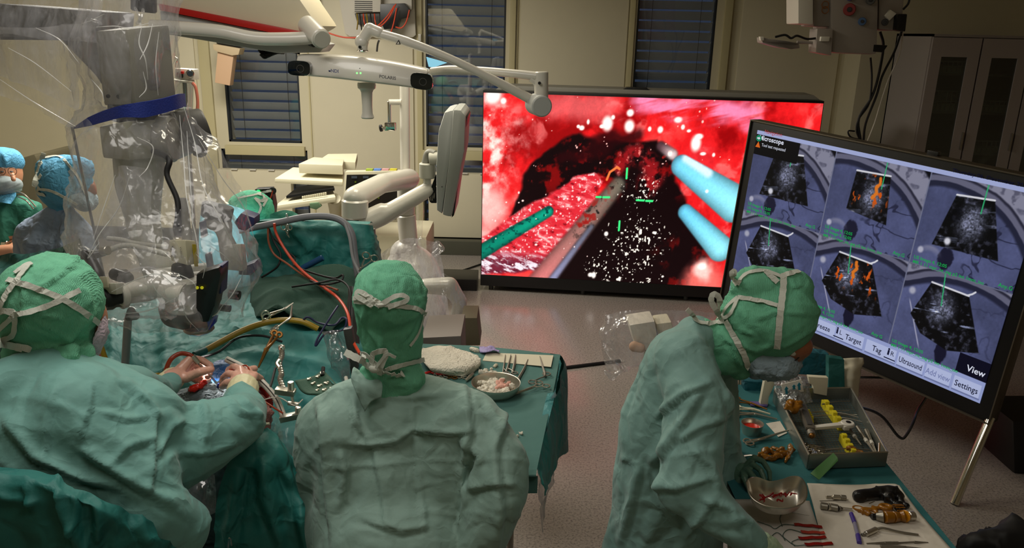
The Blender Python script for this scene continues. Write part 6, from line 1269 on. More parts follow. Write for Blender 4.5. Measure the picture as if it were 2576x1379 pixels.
MB().tube([W(790, 60, 7.5), W(815, 78, 7.5), W(860, 93, 7.5), W(900, 95, 7.5)], .007, 8).build('orange_cable', M_ORANGE, eb)
MB().pp([(760, -30), (800, -30), (806, 30), (778, 30)], 7.72, .06, .004).build('network_box', M_WHITEM, None, label='partly hidden white vented box on the wall beside the cream boom', category='network box')
MB().pp([(1052, 86), (1059, 86), (1059, 104), (1052, 104)], 7.74, .03, .003).build('window_latch', M_WHITE, None, label='small white latch on the frame left of the middle window', category='latch')

# ================================================================ SUPPLY UNIT (top right)
SY = 4.5
su2 = thing('supply_unit', W(2150, 135, SY), 'grey ceiling-hung medical supply unit with red and blue gas sockets', 'supply unit')
M_SU = pmat('supply_grey', (150, 142, 134), .5)
MB().pp([(2008, -120), (2046, -120), (2046, 62), (2008, 60)], SY-.05, .2, .01).build('side_box', M_WHITEM, su2); MB().pp([(2046, -120), (2105, -120), (2105, 68), (2046, 66)], SY, .2, .008).build('control_panel', M_SU, su2)
MB().pp([(2092, -120), (2215, -120), (2208, 138), (2092, 134)], SY-.03, .3, .03).build('main_column', M_SU, su2); MB().pp([(2213, -120), (2285, -120), (2268, 78), (2210, 74)], SY, .25, .012).build('socket_panel', M_SU, su2)
MB().box((W(2150, 0, SY+.1).x, SY+.1, 2.75), (.2, .2, .5), bev=.02).build('ceiling_tube', M_WHITEM, su2)
def sock(x, y, r, mat, lab):
    s_1 = MB().cyl(W(x, y, SY-.03), W(x, y, SY-.055), r, n=24).build('gas_socket', mat, su2, label=lab); MB().cyl(W(x, y, SY-.055), W(x, y, SY-.06), r*.4, n=16).build('socket_core', M_BLACK, s_1)
sock(2137, 24, .032, pmat('socket_red', (120, 30, 28), .5), 'dark red ring socket'); sock(2169, 54, .021, pmat('socket_blue', (50, 80, 120), .5), 'blue socket'); sock(2226, 56, .018, M_BLACK, 'black socket'); sock(2190, 0, .024, M_GREYD, 'dark grey socket'); sock(2138, -8, .02, pmat('socket_blue2', (50, 60, 120), .5), 'blue socket at the frame edge')
for y in (12, 25): MB().ring(W(2076, y, SY-.01), (0, 1, 0), .018, .002, 18, 6, sx=1.).build('orange_symbol', pmat('symbol_orange', (150, 90, 30), .5), su2)
MB().pp([(2226, 40), (2240, 24), (2256, 34), (2238, 52)], SY-.02, .02, .004).build('white_plug', M_WHITE, su2); MB().pp([(2258, 35), (2283, 35), (2278, 80), (2254, 76)], SY-.04, .08, .008).build('power_adapter', M_BLACK, su2)
MB().pp([(2056, 72), (2096, 72), (2092, 140), (2052, 132)], SY-.06, .12, .008).build('rail_bracket', M_SU, su2); MB().pp([(2066, 92), (2088, 92), (2086, 104), (2064, 104)], SY-.08, .03, .004).build('clamp_lever', M_WHITEM, su2)
MB().pp([(2198, 112), (2234, 114), (2222, 132), (2196, 130)], SY-.03, .08, .006).build('side_clamp', M_BLACK, su2)
MB().tube([W(2290, -30, SY), W(2286, 6, SY), W(2272, 24, SY)], .006, 8).build('cable', M_RUBBER, su2)
ha = thing('holder_boom', W(1985, 125, SY), 'thin grey arm with a flat holder reaching left from the supply unit', 'arm')
MB().prism([W(1916, 94, SY-.1), W(1975, 103, SY-.1), W(2010, 108, SY), (W(2012, 122, SY)), W(1990, 124, SY-.1), W(1960, 120, SY-.1), W(1918, 108, SY-.1)], (0, .1, 0), .008).build('holder_plate', M_SU, ha); MB().tube([W(2005, 106, SY), W(2056, 108, SY)], .008, 8).build('arm_rod', M_SU, ha)
MB().pp([(1912, 92), (1922, 92), (1922, 102), (1914, 102)], SY-.12, .03, .003).build('end_clip', M_WHITEM, ha)
MB().tube([W(1950, 93, SY-.08), W(1975, 88, SY-.08), W(1990, 96, SY-.08), W(2005, 90, SY-.08), W(2030, 98, SY-.06), W(2056, 96, SY-.04)], .006, 8).build('cable', M_RUBBER, None, label='short twisted black cable lying along the grey equipment arm', category='cable')
for pts, mt, r_, lb in (([(2214, 80), (2222, 110), (2218, 150), (2205, 210), (2190, 250), (2160, 300), (2165, 355)], M_RUBBER, .008, 'thick black cable hanging from the supply unit, leftmost of the bundle'), ([(2268, 78), (2250, 130), (2220, 190), (2205, 240), (2178, 310), (2172, 356)], M_RUBBER, .007, 'black cable hanging from the power adapter of the supply unit'),
                      ([(2190, 145), (2193, 200), (2186, 260), (2160, 300), (2155, 330), (2166, 356)], M_RUBBER, .006, 'thin black cable hanging below the main column of the supply unit'), ([(2272, 80), (2262, 140), (2235, 200), (2215, 260), (2200, 310), (2180, 360)], M_WHITE, .004, 'thin white cable hanging right of the black cables'),
                      ([(2166, 352), (2140, 345), (2134, 330), (2150, 330)], M_RUBBER, .005, 'small black cable loop just above the navigation display')):
    MB().tube([W(x, y, SY+.25) for x, y in pts], r_, 8).build('hanging_cable', mt, None, label=lb, category='cable', group='cables hanging from the supply unit')

dv = thing('black_monitor', W(670, 560, 3.9), 'small black device with a glowing green ring behind the green-capped background person', 'device')
MB().pp([(640, 476), (682, 474), (690, 520), (686, 570), (660, 560)], 3.9, .06, .008).build('housing', M_BLACK, dv); MB().ring(W(650, 483, 3.892), (0, 1, 0), .008, .003, 20, 8).build('green_ring', emis('ring_green', (40, 230, 110), 1.6), dv); MB().cyl(W(686, 480, 3.88), W(686, 480, 3.95), .018, n=16).build('corner_knob', M_BLACK, dv)
MB().tube([W(686, 480, 3.86), W(680, 500, 3.84), W(672, 515, 3.82)], .003, 6).build('lead', M_REDTUBE, dv)
MB().tube([Vector((W(670, 560, 3.93).x, 3.93, .01)), W(672, 556, 3.93)], .015, 10).build('stand_post', M_STEELD, dv)
loft('lit_drape', [[(505, 520, 3.16), (560, 512, 3.14), (625, 530, 3.16)], [(500, 575, 3.12), (560, 572, 3.08), (630, 578, 3.10)], [(500, 640, 3.08), (565, 640, 3.04), (640, 640, 3.06)], [(500, 760, 3.05), (570, 760, 3.0), (640, 760, 3.0)]], pmat('drape_lamplit_aqua', (130, 190, 196), .6, fold=.2, fscale=6), None, 9, 9, dict(amp=.012, freq=5, ridge=.006, seed=52), label='added drape piece behind the microscope eyepieces, lamp light painted into its pale aqua', category='drape')  # piece added for the lamp-lit area; lamp light is also in its pale colour

# ================================================================ PATIENT TABLE AND DRAPES
ot = thing('operating_table', Vector((-.85, 2.75, 0)), 'operating table hidden under teal drapes in the middle left', 'table')
MB().box((-.8, 2.75, .86), (.62, 1.1, .1), bev=.02).build('table_top', M_BLACK, ot); MB().box((-.8, 2.85, .45), (.3, .4, .75), bev=.03).build('column', M_STEELD, ot); MB().box((-.8, 2.85, .05), (.6, .9, .1), bev=.03).build('base', M_STEELD, ot)
dd = dict(amp=.02, freq=3.2, stretch=(1, 1, .8), ridge=.010, rfreq=4, seed=11)
PD = [[(180, 730, 3.0), (330, 735, 3.0), (480, 740, 2.95), (640, 716, 2.95), (780, 706, 2.93), (900, 716, 2.9), (958, 770, 2.85)],
      [(190, 800, 2.75), (330, 800, 2.75), (470, 790, 2.72), (620, 790, 2.66), (760, 800, 2.62), (880, 820, 2.62), (960, 850, 2.65)],
      [(220, 870, 2.5), (340, 860, 2.5), (470, 860, 2.5), (590, 850, 2.46), (740, 880, 2.44), (870, 900, 2.44), (955, 920, 2.5)],
      [(260, 960, 2.3), (360, 950, 2.34), (480, 925, 2.32), (590, 915, 2.34), (730, 950, 2.34), (850, 980, 2.32), (960, 1000, 2.34)],
      [(290, 1060, 2.18), (400, 1040, 2.24), (490, 1000, 2.20), (590, 1000, 2.2), (720, 1030, 2.24), (840, 1060, 2.22), (950, 1080, 2.22)],
      [(300, 1200, 2.14), (410, 1180, 2.16), (500, 1120, 2.14), (600, 1100, 2.13), (720, 1130, 2.14), (840, 1170, 2.14), (940, 1180, 2.14)],
      [(310, 1500, 2.12), (420, 1500, 2.12), (520, 1500, 2.11), (600, 1500, 2.1), (720, 1500, 2.1), (830, 1500, 2.12), (930, 1500, 2.12)]]
pdp = thing('patient_drape', Vector((-.85, 2.6, .5)), 'large teal surgical drape spread over the patient, falling toward the surgeons', 'drape')
pdo = loft('drape_sheet', PD, M_TEALL, pdp, 10, 10, dict(amp=.02, freq=3.2, ridge=.012, rfreq=4, seed=11, creases=[([(470, 990), (500, 900), (560, 870), (700, 850)], .012, 10), ([(620, 900), (760, 920), (860, 960)], .014, 10), ([(680, 830), (760, 860), (850, 870)], .012, 9), ([(350, 800), (345, 950)], .02, 10), ([(300, 800), (295, 950)], .02, 10), ([(400, 800), (410, 930)], .016, 8), ([(740, 1000), (800, 1060), (860, 1080)], .014, 10), ([(560, 780), (590, 850)], .01, 7)]))
loft('drape_side', [[(-60, 655, 3.6), (60, 640, 3.5), (140, 620, 3.4), (205, 600, 3.2)], [(-60, 700, 3.4), (60, 700, 3.35), (150, 690, 3.2), (235, 700, 3.05)], [(-60, 780, 3.2), (60, 790, 3.1), (150, 800, 3.0), (250, 850, 2.8)], [(-60, 1100, 3.1), (60, 1100, 3.0), (150, 1100, 2.9), (260, 1100, 2.7)]], M_TEALD, pdp, 9, 9, dd)
# upright screen drape
scd = thing('screen_drape', Vector((-.8, 3.05, .9)), 'deep teal drape hung upright as a screen between surgeons and the cart', 'drape')
loft('drape_sheet', [[(598, 562, 3.1), (640, 566, 3.0), (740, 558, 3.0), (840, 560, 3.02), (926, 566, 3.0), (934, 570, 3.2)], [(606, 600, 3.05), (645, 600, 2.97), (740, 592, 2.97), (835, 596, 2.98), (930, 606, 2.98), (950, 610, 3.2)],
      [(620, 660, 3.03), (650, 670, 2.96), (745, 660, 2.97), (830, 664, 2.95), (942, 676, 2.95), (960, 680, 3.2)], [(630, 726, 2.99), (652, 736, 2.94), (750, 730, 2.94), (826, 740, 2.9), (950, 740, 2.92), (966, 740, 3.15)], [(634, 850, 2.96), (656, 860, 2.94), (750, 860, 2.94), (826, 860, 2.9), (954, 860, 2.92), (970, 860, 3.1)]],
     M_TEAL, scd, 10, 10, dict(amp=.018, freq=3.5, stretch=(1.6, 1, .5), ridge=.008, rfreq=5, seed=12, creases=[([(720, 570), (760, 620), (740, 700)], .02, 12), ([(810, 590), (790, 700)], .02, 10), ([(880, 640), (930, 660)], .014, 8), ([(860, 600), (840, 660)], .014, 9)]))
loft('drape_top', [[(598, 562, 3.1), (740, 556, 3.02), (926, 564, 3.02)], [(620, 556, 3.25), (740, 552, 3.25), (934, 560, 3.25)], [(640, 560, 3.4), (745, 556, 3.4), (940, 562, 3.4)]], M_TEAL, scd, 10, 6, dict(amp=.006, freq=6, ridge=.004, seed=9))
loft('back_fold', [[(680, 540, 3.3), (720, 530, 3.3), (765, 545, 3.3), (800, 560, 3.3)], [(680, 560, 3.28), (722, 555, 3.26), (770, 560, 3.26), (800, 572, 3.3)]], M_SCRUB, scd, 6, 5, dict(amp=.01, freq=8, seed=10))
MB().tube([Vector((-1.05, 3.08, 0)), Vector((-1.05, 3.08, 1.33)), Vector((-.56, 3.08, 1.33)), Vector((-.56, 3.08, 0))], .012, 8, smooth=False).build('support_frame', M_STEELD, scd)
# green towel
tw = loft('towel', [[(652, 700, 2.93), (720, 698, 2.88), (790, 672, 2.88), (850, 664, 2.88), (894, 678, 2.88)], [(634, 722, 2.86), (700, 714, 2.80), (780, 700, 2.8), (850, 698, 2.8), (900, 720, 2.82)], [(632, 760, 2.76), (690, 742, 2.70), (770, 752, 2.68), (850, 760, 2.68), (905, 770, 2.72)],
     [(630, 792, 2.7), (660, 780, 2.62), (700, 768, 2.58), (760, 796, 2.54), (840, 826, 2.56), (905, 830, 2.62)], [(628, 806, 2.68), (655, 792, 2.60), (705, 772, 2.56), (765, 806, 2.52), (840, 842, 2.54), (905, 846, 2.6)]], M_TOWEL, None, 12, 12, dict(amp=.010, freq=5, ridge=.006, rfreq=6, seed=14, creases=[([(700, 760), (780, 740), (870, 750)], .014, 9), ([(760, 790), (820, 770)], .01, 8)]), .006,
     label='dark green honeycomb towel lying across the drape below the teal screen', category='towel')
loft('cloth_strip', [[(876, 720, 2.66), (884, 720, 2.64), (896, 722, 2.64)], [(876, 780, 2.6), (886, 790, 2.58), (900, 790, 2.6)], [(878, 880, 2.5), (890, 900, 2.48), (905, 900, 2.5)]], M_GREYD, None, 6, 8, dict(amp=.01, freq=8, seed=3), label='dark grey cloth strip hanging behind the middle person shoulder', category='cloth')
# operative field: light-grey crumple, blue patch, blood
loft('field_cloth', [[(400, 1010, 2.14), (440, 985, 2.16), (500, 965, 2.17), (560, 975, 2.16), (600, 1000, 2.12)], [(400, 1030, 2.08), (450, 1005, 2.09), (510, 985, 2.10), (560, 992, 2.09), (610, 1015, 2.07)], [(410, 1060, 2.05), (460, 1035, 2.05), (520, 1020, 2.05), (570, 1020, 2.05), (615, 1035, 2.05)]], pmat('field_grey', (96, 112, 116), .7, fold=.5, fscale=16), None, 9, 9, dict(amp=.008, freq=14, ridge=.006, rfreq=16, seed=8), label='crumpled grey cloth between the two gloved hands', category='cloth')
loft('blue_patch', [[(515, 930, 2.24), (545, 908, 2.3), (580, 905, 2.32)], [(520, 945, 2.2), (550, 930, 2.24), (585, 925, 2.26)], [(535, 965, 2.17), (560, 955, 2.2), (590, 950, 2.2)]], pmat('patch_blue', (20, 90, 160), .5, fold=.3, fscale=20), None, 6, 6, dict(amp=.004, freq=20, seed=4), label='bright blue sterile sheet patch around the surgical opening', category='sheet')
mb = MB(); pcap(mb, (484, 978, 2.10, 9), (505, 972, 2.11, 8), (516, 962, 2.12, 6)); organic('blood_swab', mb, .003, M_BLOODB, None, 2, dict(amp=.002, freq=60, seed=2), label='blood-red swab below the left gloved hand', category='swab')
mb = MB(); pcap(mb, (584, 936, 2.12, 8), (588, 926, 2.13, 9), (604, 930, 2.13, 6)); organic('blood_swab', mb, .003, M_BLOODB, None, 2, dict(amp=.002, freq=60, seed=3), label='blood-red swab at the end of the curved white bar', category='swab')
mb = MB(); pcap(mb, (655, 965, 2.14, 14), (668, 990, 2.12, 12), (676, 1020, 2.1, 9)); organic('wound_edge', mb, .004, M_BLOOD, None, 2, dict(amp=.004, freq=40, seed=4), label='dark red wound tissue right of the surgeon right hand', category='tissue')
mb = MB(); pcap(mb, (650, 1010, 2.08, 14), (668, 1040, 2.06, 16), (665, 1075, 2.05, 14)); organic('stained_swab', mb, .005, pmat('stain', (150, 100, 92), .6, var=.3, vscale=50, fold=.4, fscale=30), None, 2, dict(amp=.004, freq=40, seed=5), label='pinkish stained swab heap beside the curved white bar', category='swab')
# drill with red-brown tube in the left hand, forceps tip
dr = thing('drill_handpiece', W(488, 908, 2.12), 'slim metal handpiece with red-brown tube held in the left gloved hand', 'handpiece')
MB().tube([W(413, 960, 2.06), W(418, 930, 2.07), W(430, 904, 2.08), W(452, 890, 2.1), W(475, 892, 2.1), W(487, 900, 2.1)], .0065, 10).build('tube', M_REDTUBE, dr)
MB().cyl(W(484, 896, 2.1), W(499, 914, 2.1), .008, n=14).build('ferrule', M_STEEL, dr); MB().tube([W(499, 914, 2.1), W(520, 935, 2.12), W(548, 968, 2.14)], .003, 6).build('shaft', M_STEEL, dr)
MB().tube([W(545, 985, 2.13), W(549, 972, 2.12), W(551, 965, 2.12)], .004, 8).build('blue_tip', M_BLUE, None, label='small blue instrument tip between the gloved hands', category='instrument')  # tip in the same plain blue as the strap
# yellow hose
MB().tube([W(252, 868, 2.1), W(272, 915, 2.1), W(320, 945, 2.12), W(360, 948, 2.14), W(400, 945, 2.06)], .0085, 10).build('hose', M_YELLOW, None, label='yellow hose looping down from the surgeon mask to the left glove', category='hose')
MB().tube([W(240, 880, 2.), W(248, 905, 2.), W(252, 925, 2.)], .009, 8).build('hose', M_REDTUBE, None, label='short red-brown tube piece beside the surgeon pink mask', category='hose')
yh = thing('hose', W(660, 812, 2.3), 'yellow hose arching over the drape with a dark green connector at its left end', 'hose')
MB().tube([W(516, 882, 2.3), W(560, 858, 2.34), (W(610, 832, 2.38)), W(660, 814, 2.4), W(710, 806, 2.42), W(760, 810, 2.42), W(800, 828, 2.42)], .010, 10).build('hose_body', M_YELLOW, yh); MB().cyl(W(518, 881, 2.3), W(488, 894, 2.26), .011, n=14).build('connector', M_TEALD, yh)
MB().tube([W(505, 900, 2.2), W(550, 885, 2.24), W(600, 850, 2.38), W(660, 845, 2.36), W(710, 860, 2.36)], .004, 6).build('cord', M_RUBBER, None, label='thin dark cord running along the drape below the yellow hose', category='cord')
# curved white retractor bar and its clamps
rb = thing('retractor_bar', W(660, 975, 2.1), 'curved white segmented retractor bar with metal clamps, right of the gloved hand', 'retractor')
bp = [(570, 904, 2.14), (610, 924, 2.12), (645, 950, 2.1), (672, 975, 2.08), (695, 1005, 2.06), (710, 1040, 2.04), (716, 1060, 2.03)]
MB().tube([W(*p) for p in bp], [.0095, .0095, .0095, .009], 10).build('bar', M_WHITEM, rb)
MB().tube([W(x, y-1, Y-.009) for x, y, Y in bp], .0015, 5).build('groove', M_GREYD, rb)
def clampblk(x, y, Y, sx_, a, parent):
    R = Matrix.Rotation(a, 3, 'Y'); c = W(x, y, Y)
    o = MB().box(c, (sx_, .026, .016), R, .002).build('clamp_body', M_STEEL, parent)
    MB().cyl(c+Vector((sx_*.3, 0, .005)), c+Vector((sx_*.3, 0, .030)), .009, n=12).build('clamp_screw', M_STEEL, parent)
    MB().cyl(c+Vector((sx_*.36, -.008, -.008)), c+Vector((sx_*.4, -.008, -.030)), .004, n=8).build('clamp_stem', M_STEEL, parent)
    MB().box(c+Vector((sx_*.42, -.008, -.034)), (.032, .01, .01), R, .002).build('clamp_wing', M_STEEL, parent)
clampblk(718, 985, 2.05, .055, .12, rb); clampblk(734, 1048, 2.02, .065, -.25, rb)
ar = thing('flexible_arm', W(708, 930, 2.08), 'beaded metal retractor arm standing up from the clamp on the white bar', 'retractor')
mb = MB(); ap = catmull([W(708, 872, 2.16), W(709, 895, 2.15), W(703, 915, 2.13), W(708, 940, 2.1), W(705, 955, 2.09), W(714, 980, 2.06)], 40)
for i, p in enumerate(ap): mb.ball(p, .007+.0018*(i % 2), 8)
mb.build('bead_chain', M_STEEL, ar)['kind'] = 'stuff'
MB().cyl(W(708, 870, 2.16), W(709, 880, 2.16), .010, n=12).build('end_hook', M_CHROME, ar); MB().tube([W(703, 905, 2.12), W(697, 915, 2.11), W(703, 925, 2.1)], .006, 8).build('side_hook', M_STEEL, ar)
MB().tube([W(693, 925, 2.12), W(684, 960, 2.09), W(676, 985, 2.07)], .004, 6).build('rod', M_GREYD, None, label='dark thin rod crossing the curved white bar', category='rod')
MB().tube([W(590, 930, 2.1), W(620, 920, 2.08), W(632, 950, 2.06), W(640, 990, 2.05), W(680, 1020, 2.02), (W(712, 1040, 2.0))], .0025, 6).build('tube', M_REDTUBE, None, label='thin brown tube curving from the right glove to the lower clamp', category='tube')
MB().tube([W(762, 1005, 2.04), W(740, 1020, 2.03), W(700, 1000, 2.04), W(655, 1010, 2.05), W(650, 1025, 2.05)], .0018, 6).build('thread', M_PAPER, None, label='thin white thread near the retractor clamps', category='thread')
MB().cyl(W(661, 1068, 1.98), W(678, 1066, 1.98), .004, n=10).build('rod', M_IVORY, None, label='short cream rod end at the surgeon elbow', category='rod')
filmsheet('plastic_pouch', [[(690, 1040, 2.06), (715, 1060, 2.02), (745, 1050, 2.04)], [(680, 1100, 2.04), (715, 1110, 1.98), (750, 1100, 2.02)], [(700, 1150, 2.02), (725, 1160, 1.97), (745, 1150, 2.0)], [(715, 1180, 2.02), (730, 1190, 1.98), (740, 1180, 2.0)]], 33, mat=M_FILM2, par=None)
bpy.data.objects['plastic_pouch']['label'] = 'clear plastic pouch hanging below the retractor clamps'; bpy.data.objects['plastic_pouch']['category'] = 'pouch'
filmsheet('film_hanging', [[(445, 1195, 1.85), (480, 1185, 1.84), (540, 1195, 1.86)], [(450, 1250, 1.84), (490, 1260, 1.8), (545, 1240, 1.84)], [(460, 1310, 1.84), (500, 1310, 1.8), (545, 1290, 1.84)]], 35, mat=M_FILM2, par=None)
bpy.data.objects['film_hanging']['label'] = 'grey clear film hanging in the dark gap below the surgeon forearm'; bpy.data.objects['film_hanging']['category'] = 'film'
# brown ring-handled pair and silver scissors lying on the drape
def ringed(name, tip, piv, r1, r2, Rr, rad, mat, label, group=None, cat='forceps', par=None, wob=0.):
    t = thing(name, piv, label, cat, group)
    for k, (r_, o_) in enumerate(((r1, .0012), (r2, -.0012))):
        r_ = Vector(r_); ax = (r_-piv).normalized(); cen_ = r_+ax*Rr*.9; nrm_ = (r2-r1).cross(tip-piv)
        if nrm_.length < 1e-9: nrm_ = Vector((0, 0, 1))
        m = MB(); side = (r_-Vector((r1+r2)/2))*.25
        m.tube([tip+nrm_.normalized()*o_, (tip+piv)/2+nrm_.normalized()*o_-side*.15, piv+nrm_.normalized()*o_, (piv+r_)/2+side*.3, r_], [rad*.45, rad*.8, rad*1.15, rad*.8, rad*.8], 8)
        b = m.build('blade' if cat == 'scissors' else 'shank', mat, t); MB().ring(cen_, nrm_, Rr, rad*.75, 20, 6, 1.).build('finger_ring', mat, t)
    MB().cyl(piv-nrm_.normalized()*.003, piv+nrm_.normalized()*.003, rad*1.4, n=12).build('pivot', mat, t)
    return t
BROWN = pmat('bronze', (136, 92, 40), .35, metal=.7)
ringed('forceps', W(650, 925, 2.2), W(670, 880, 2.24), W(688, 842, 2.3), W(699, 846, 2.3), .008, .0055, BROWN, 'bronze-coloured forceps pointing down to the field, left of the beaded arm', 'forceps lying on the patient drape')
ringed('forceps', W(738, 762, 2.48), W(715, 778, 2.46), W(678, 796, 2.42), W(676, 790, 2.42), .013, .0035, M_STEEL, 'steel forceps with rings to the left, tips up against the green towel', 'forceps lying on the patient drape')
ringed('forceps', W(735, 768, 2.46), W(730, 800, 2.42), W(700, 822, 2.38), W(692, 828, 2.38), .011, .0035, M_STEEL, 'steel forceps crossing the yellow hose above the bronze one', 'forceps lying on the patient drape')
ringed('forceps', W(719, 575, 2.96), W(720, 562, 2.95), W(721, 552, 2.94), W(722, 568, 2.94), .013, .003, M_STEEL, 'towel clamp on the top edge of the teal screen drape', 'towel clamps')
ringed('forceps', W(893, 700, 2.85), W(908, 675, 2.84), W(918, 650, 2.83), W(936, 655, 2.83), .014, .0035, M_STEEL, 'large ringed towel clamp on the right side of the teal screen', 'towel clamps')
ringed('forceps', W(728, 598, 2.94), W(724, 590, 2.94), W(716, 577, 2.93), W(727, 577, 2.93), .010, .0028, M_STEEL, 'lower towel clamp just under the grey curved tube', 'towel clamps')
# suction tubes and cables across the screen drape
def cab(pts, r_, mat, lb, cat='cable', n=8): MB().tube([W(*p) for p in pts], r_, n).build(cat if cat != 'cable' else 'cable', mat, None, label=lb, category=cat)
cab([(600, 580, 2.9), (640, 572, 2.92), (700, 560, 2.92), (770, 546, 2.93), (830, 546, 2.93), (865, 560, 2.92), (885, 590, 2.9), (892, 640, 2.88), (898, 680, 2.86), (900, 700, 2.86)], .013, pmat('tube_grey', (120, 122, 126), .45), 'thick grey corrugated tube arching over the top of the teal screen', 'tube', 12)
cab([(868, 562, 2.9), (880, 600, 2.88), (888, 650, 2.86), (905, 690, 2.84)], .006, pmat('tube_grey2', (150, 150, 152), .4), 'thin grey tube beside the thick corrugated tube at right', 'tube')
cab([(690, 562, 2.9), (694, 585, 2.9), (712, 620, 2.88), (740, 660, 2.84), (770, 690, 2.78), (810, 720, 2.7), (850, 750, 2.62), (875, 790, 2.5), (885, 850, 2.4), (905, 890, 2.3)], .0052, M_ORANGE, 'orange-red cable winding from the screen top down over the green towel')
cab([(674, 572, 2.92), (676, 610, 2.91), (690, 640, 2.9), (720, 662, 2.86), (760, 690, 2.8), (800, 712, 2.74), (850, 730, 2.68)], .004, pmat('cable_rust', (150, 80, 52), .5), 'thin rust-coloured cable left of the orange cable')
cab([(676, 575, 2.93), (690, 610, 2.92), (706, 640, 2.9), (700, 668, 2.88), (680, 685, 2.88), (658, 698, 2.88)], .004, M_RUBBER, 'black cable curling at the left part of the teal screen')
cab([(690, 600, 2.93), (720, 630, 2.92), (742, 650, 2.9), (740, 668, 2.84), (790, 688, 2.78), (840, 700, 2.74), (862, 692, 2.72), (855, 708, 2.7), (810, 716, 2.68), (780, 706, 2.72)], .0038, M_RUBBER, 'looped black cable lying on the green towel')
cab([(735, 722, 2.72), (800, 712, 2.68), (850, 704, 2.68), (880, 730, 2.6), (880, 800, 2.5)], .0038, M_RUBBER, 'black cable crossing the upper right of the green towel')
NAVY2 = pmat('cable_navy', (24, 30, 70), .5)
cab([(762, 806, 2.42), (775, 798, 2.42), (800, 812, 2.42), (840, 818, 2.4), (860, 800, 2.42), (872, 805, 2.4), (862, 830, 2.38), (820, 838, 2.36), (795, 870, 2.34), (800, 850, 2.36), (830, 800, 2.42), (850, 770, 2.48)], .0035, NAVY2, 'tangled navy cable at the right end of the yellow hose')
# navy syringe-like stick on the drape behind the towel
MB().cyl(W(760, 676, 2.9), W(812, 648, 2.9), .012, n=12).build('syringe', pmat('syringe_blue', (30, 70, 110), .3), None, label='dark blue syringe lying against the teal screen', category='syringe')
# grey plastic bag on a frame beside the middle person
bg = thing('drain_bag', W(870, 900, 2.3), 'grey clear drainage bag hanging left of the middle person head', 'bag')
filmsheet('bag_film', [[(806, 834, 2.36), (835, 832, 2.34), (862, 834, 2.36)], [(818, 880, 2.32), (845, 885, 2.29), (872, 885, 2.32)], [(845, 930, 2.27), (860, 935, 2.25), (878, 930, 2.27)], [(862, 958, 2.25), (870, 960, 2.24), (880, 958, 2.25)]], 37, mat=film('bag_grey', haze=.5, gl=.14, rough=.2, scale=14, hazecol=(120, 122, 126)), par=bg)
MB().tube([W(874, 968, 2.2), W(870, 950, 2.24)], .006, 8).build('outlet', M_WHITEM, bg)
MB().pp([(862, 830), (884, 826), (890, 860), (900, 930), (884, 960), (876, 900)], 2.36, .03, .006).build('dark_board', M_GREYD, None, label='dark grey upright panel behind the drainage bag', category='board')
# green instrument pad with tools, near the middle person left shoulder
pd_ = loft('instrument_pad', [[(742, 960, 2.16), (790, 948, 2.18), (812, 930, 2.2)], [(760, 985, 2.12), (805, 975, 2.13), (840, 960, 2.14)], [(800, 1000, 2.08), (830, 995, 2.08), (860, 985, 2.09)]], pmat('pad_green', (50, 84, 66), .8, bump=.3, bscale=200), None, 6, 6, dict(amp=.003, freq=10, seed=5), .006, label='green magnetic pad holding steel pieces left of the middle person shoulder', category='pad')
GMAT = pmat('plate_nickel', (176, 170, 152), .35, metal=.5)
PL = ((779, 956, 9, 5, .3, 'topmost left flat steel piece on the green pad'), (789, 967, 10, 4, .9, 'long flat steel piece near the left edge of the green pad'), (801, 950, 8, 6, -.4, 'square flat steel piece below the black peg'), (806, 973, 11, 5, .5, 'oblong steel piece in the middle of the green pad'), (817, 984, 9, 5, .1, 'flat steel piece near the lower edge of the green pad'),
      (823, 966, 12, 4, -.6, 'slanted steel piece at the upper right of the green pad'), (836, 978, 9, 4, .4, 'small steel piece at the right end of the green pad'), (800, 985, 7, 4, .8, 'smallest steel piece at the near edge of the green pad'), (812, 940, 9, 7, .2, 'bright lumpy steel piece beside the black peg'))
pbv = bvh_of(pd_)
for x, y, l_, w__, a, lb in PL:
    c, nn_ = hit(pbv, x, y, 2.12, .004); MB().box(c, (l_*.0014, w__*.0022, .004), a, .0012).box(c+Vector((l_*.0004, 0, .003)), (l_*.0005, w__*.0012, .004), a, .0008).build('steel_piece', GMAT, None, label=lb, category='clip', group='steel pieces on the green pad')
MB().tube([W(813, 925, 2.2), W(811, 945, 2.17)], .006, 8).build('black_peg', M_BLACK, None, label='short black peg at the top of the green pad', category='peg')
loft('folded_paper', [[(828, 955, 2.14), (860, 965, 2.14), (875, 975, 2.12)], [(836, 965, 2.12), (862, 972, 2.12), (872, 982, 2.10)]], M_TEAL, None, 5, 4, label='small dark teal folded flap beside the green pad', category='flap')
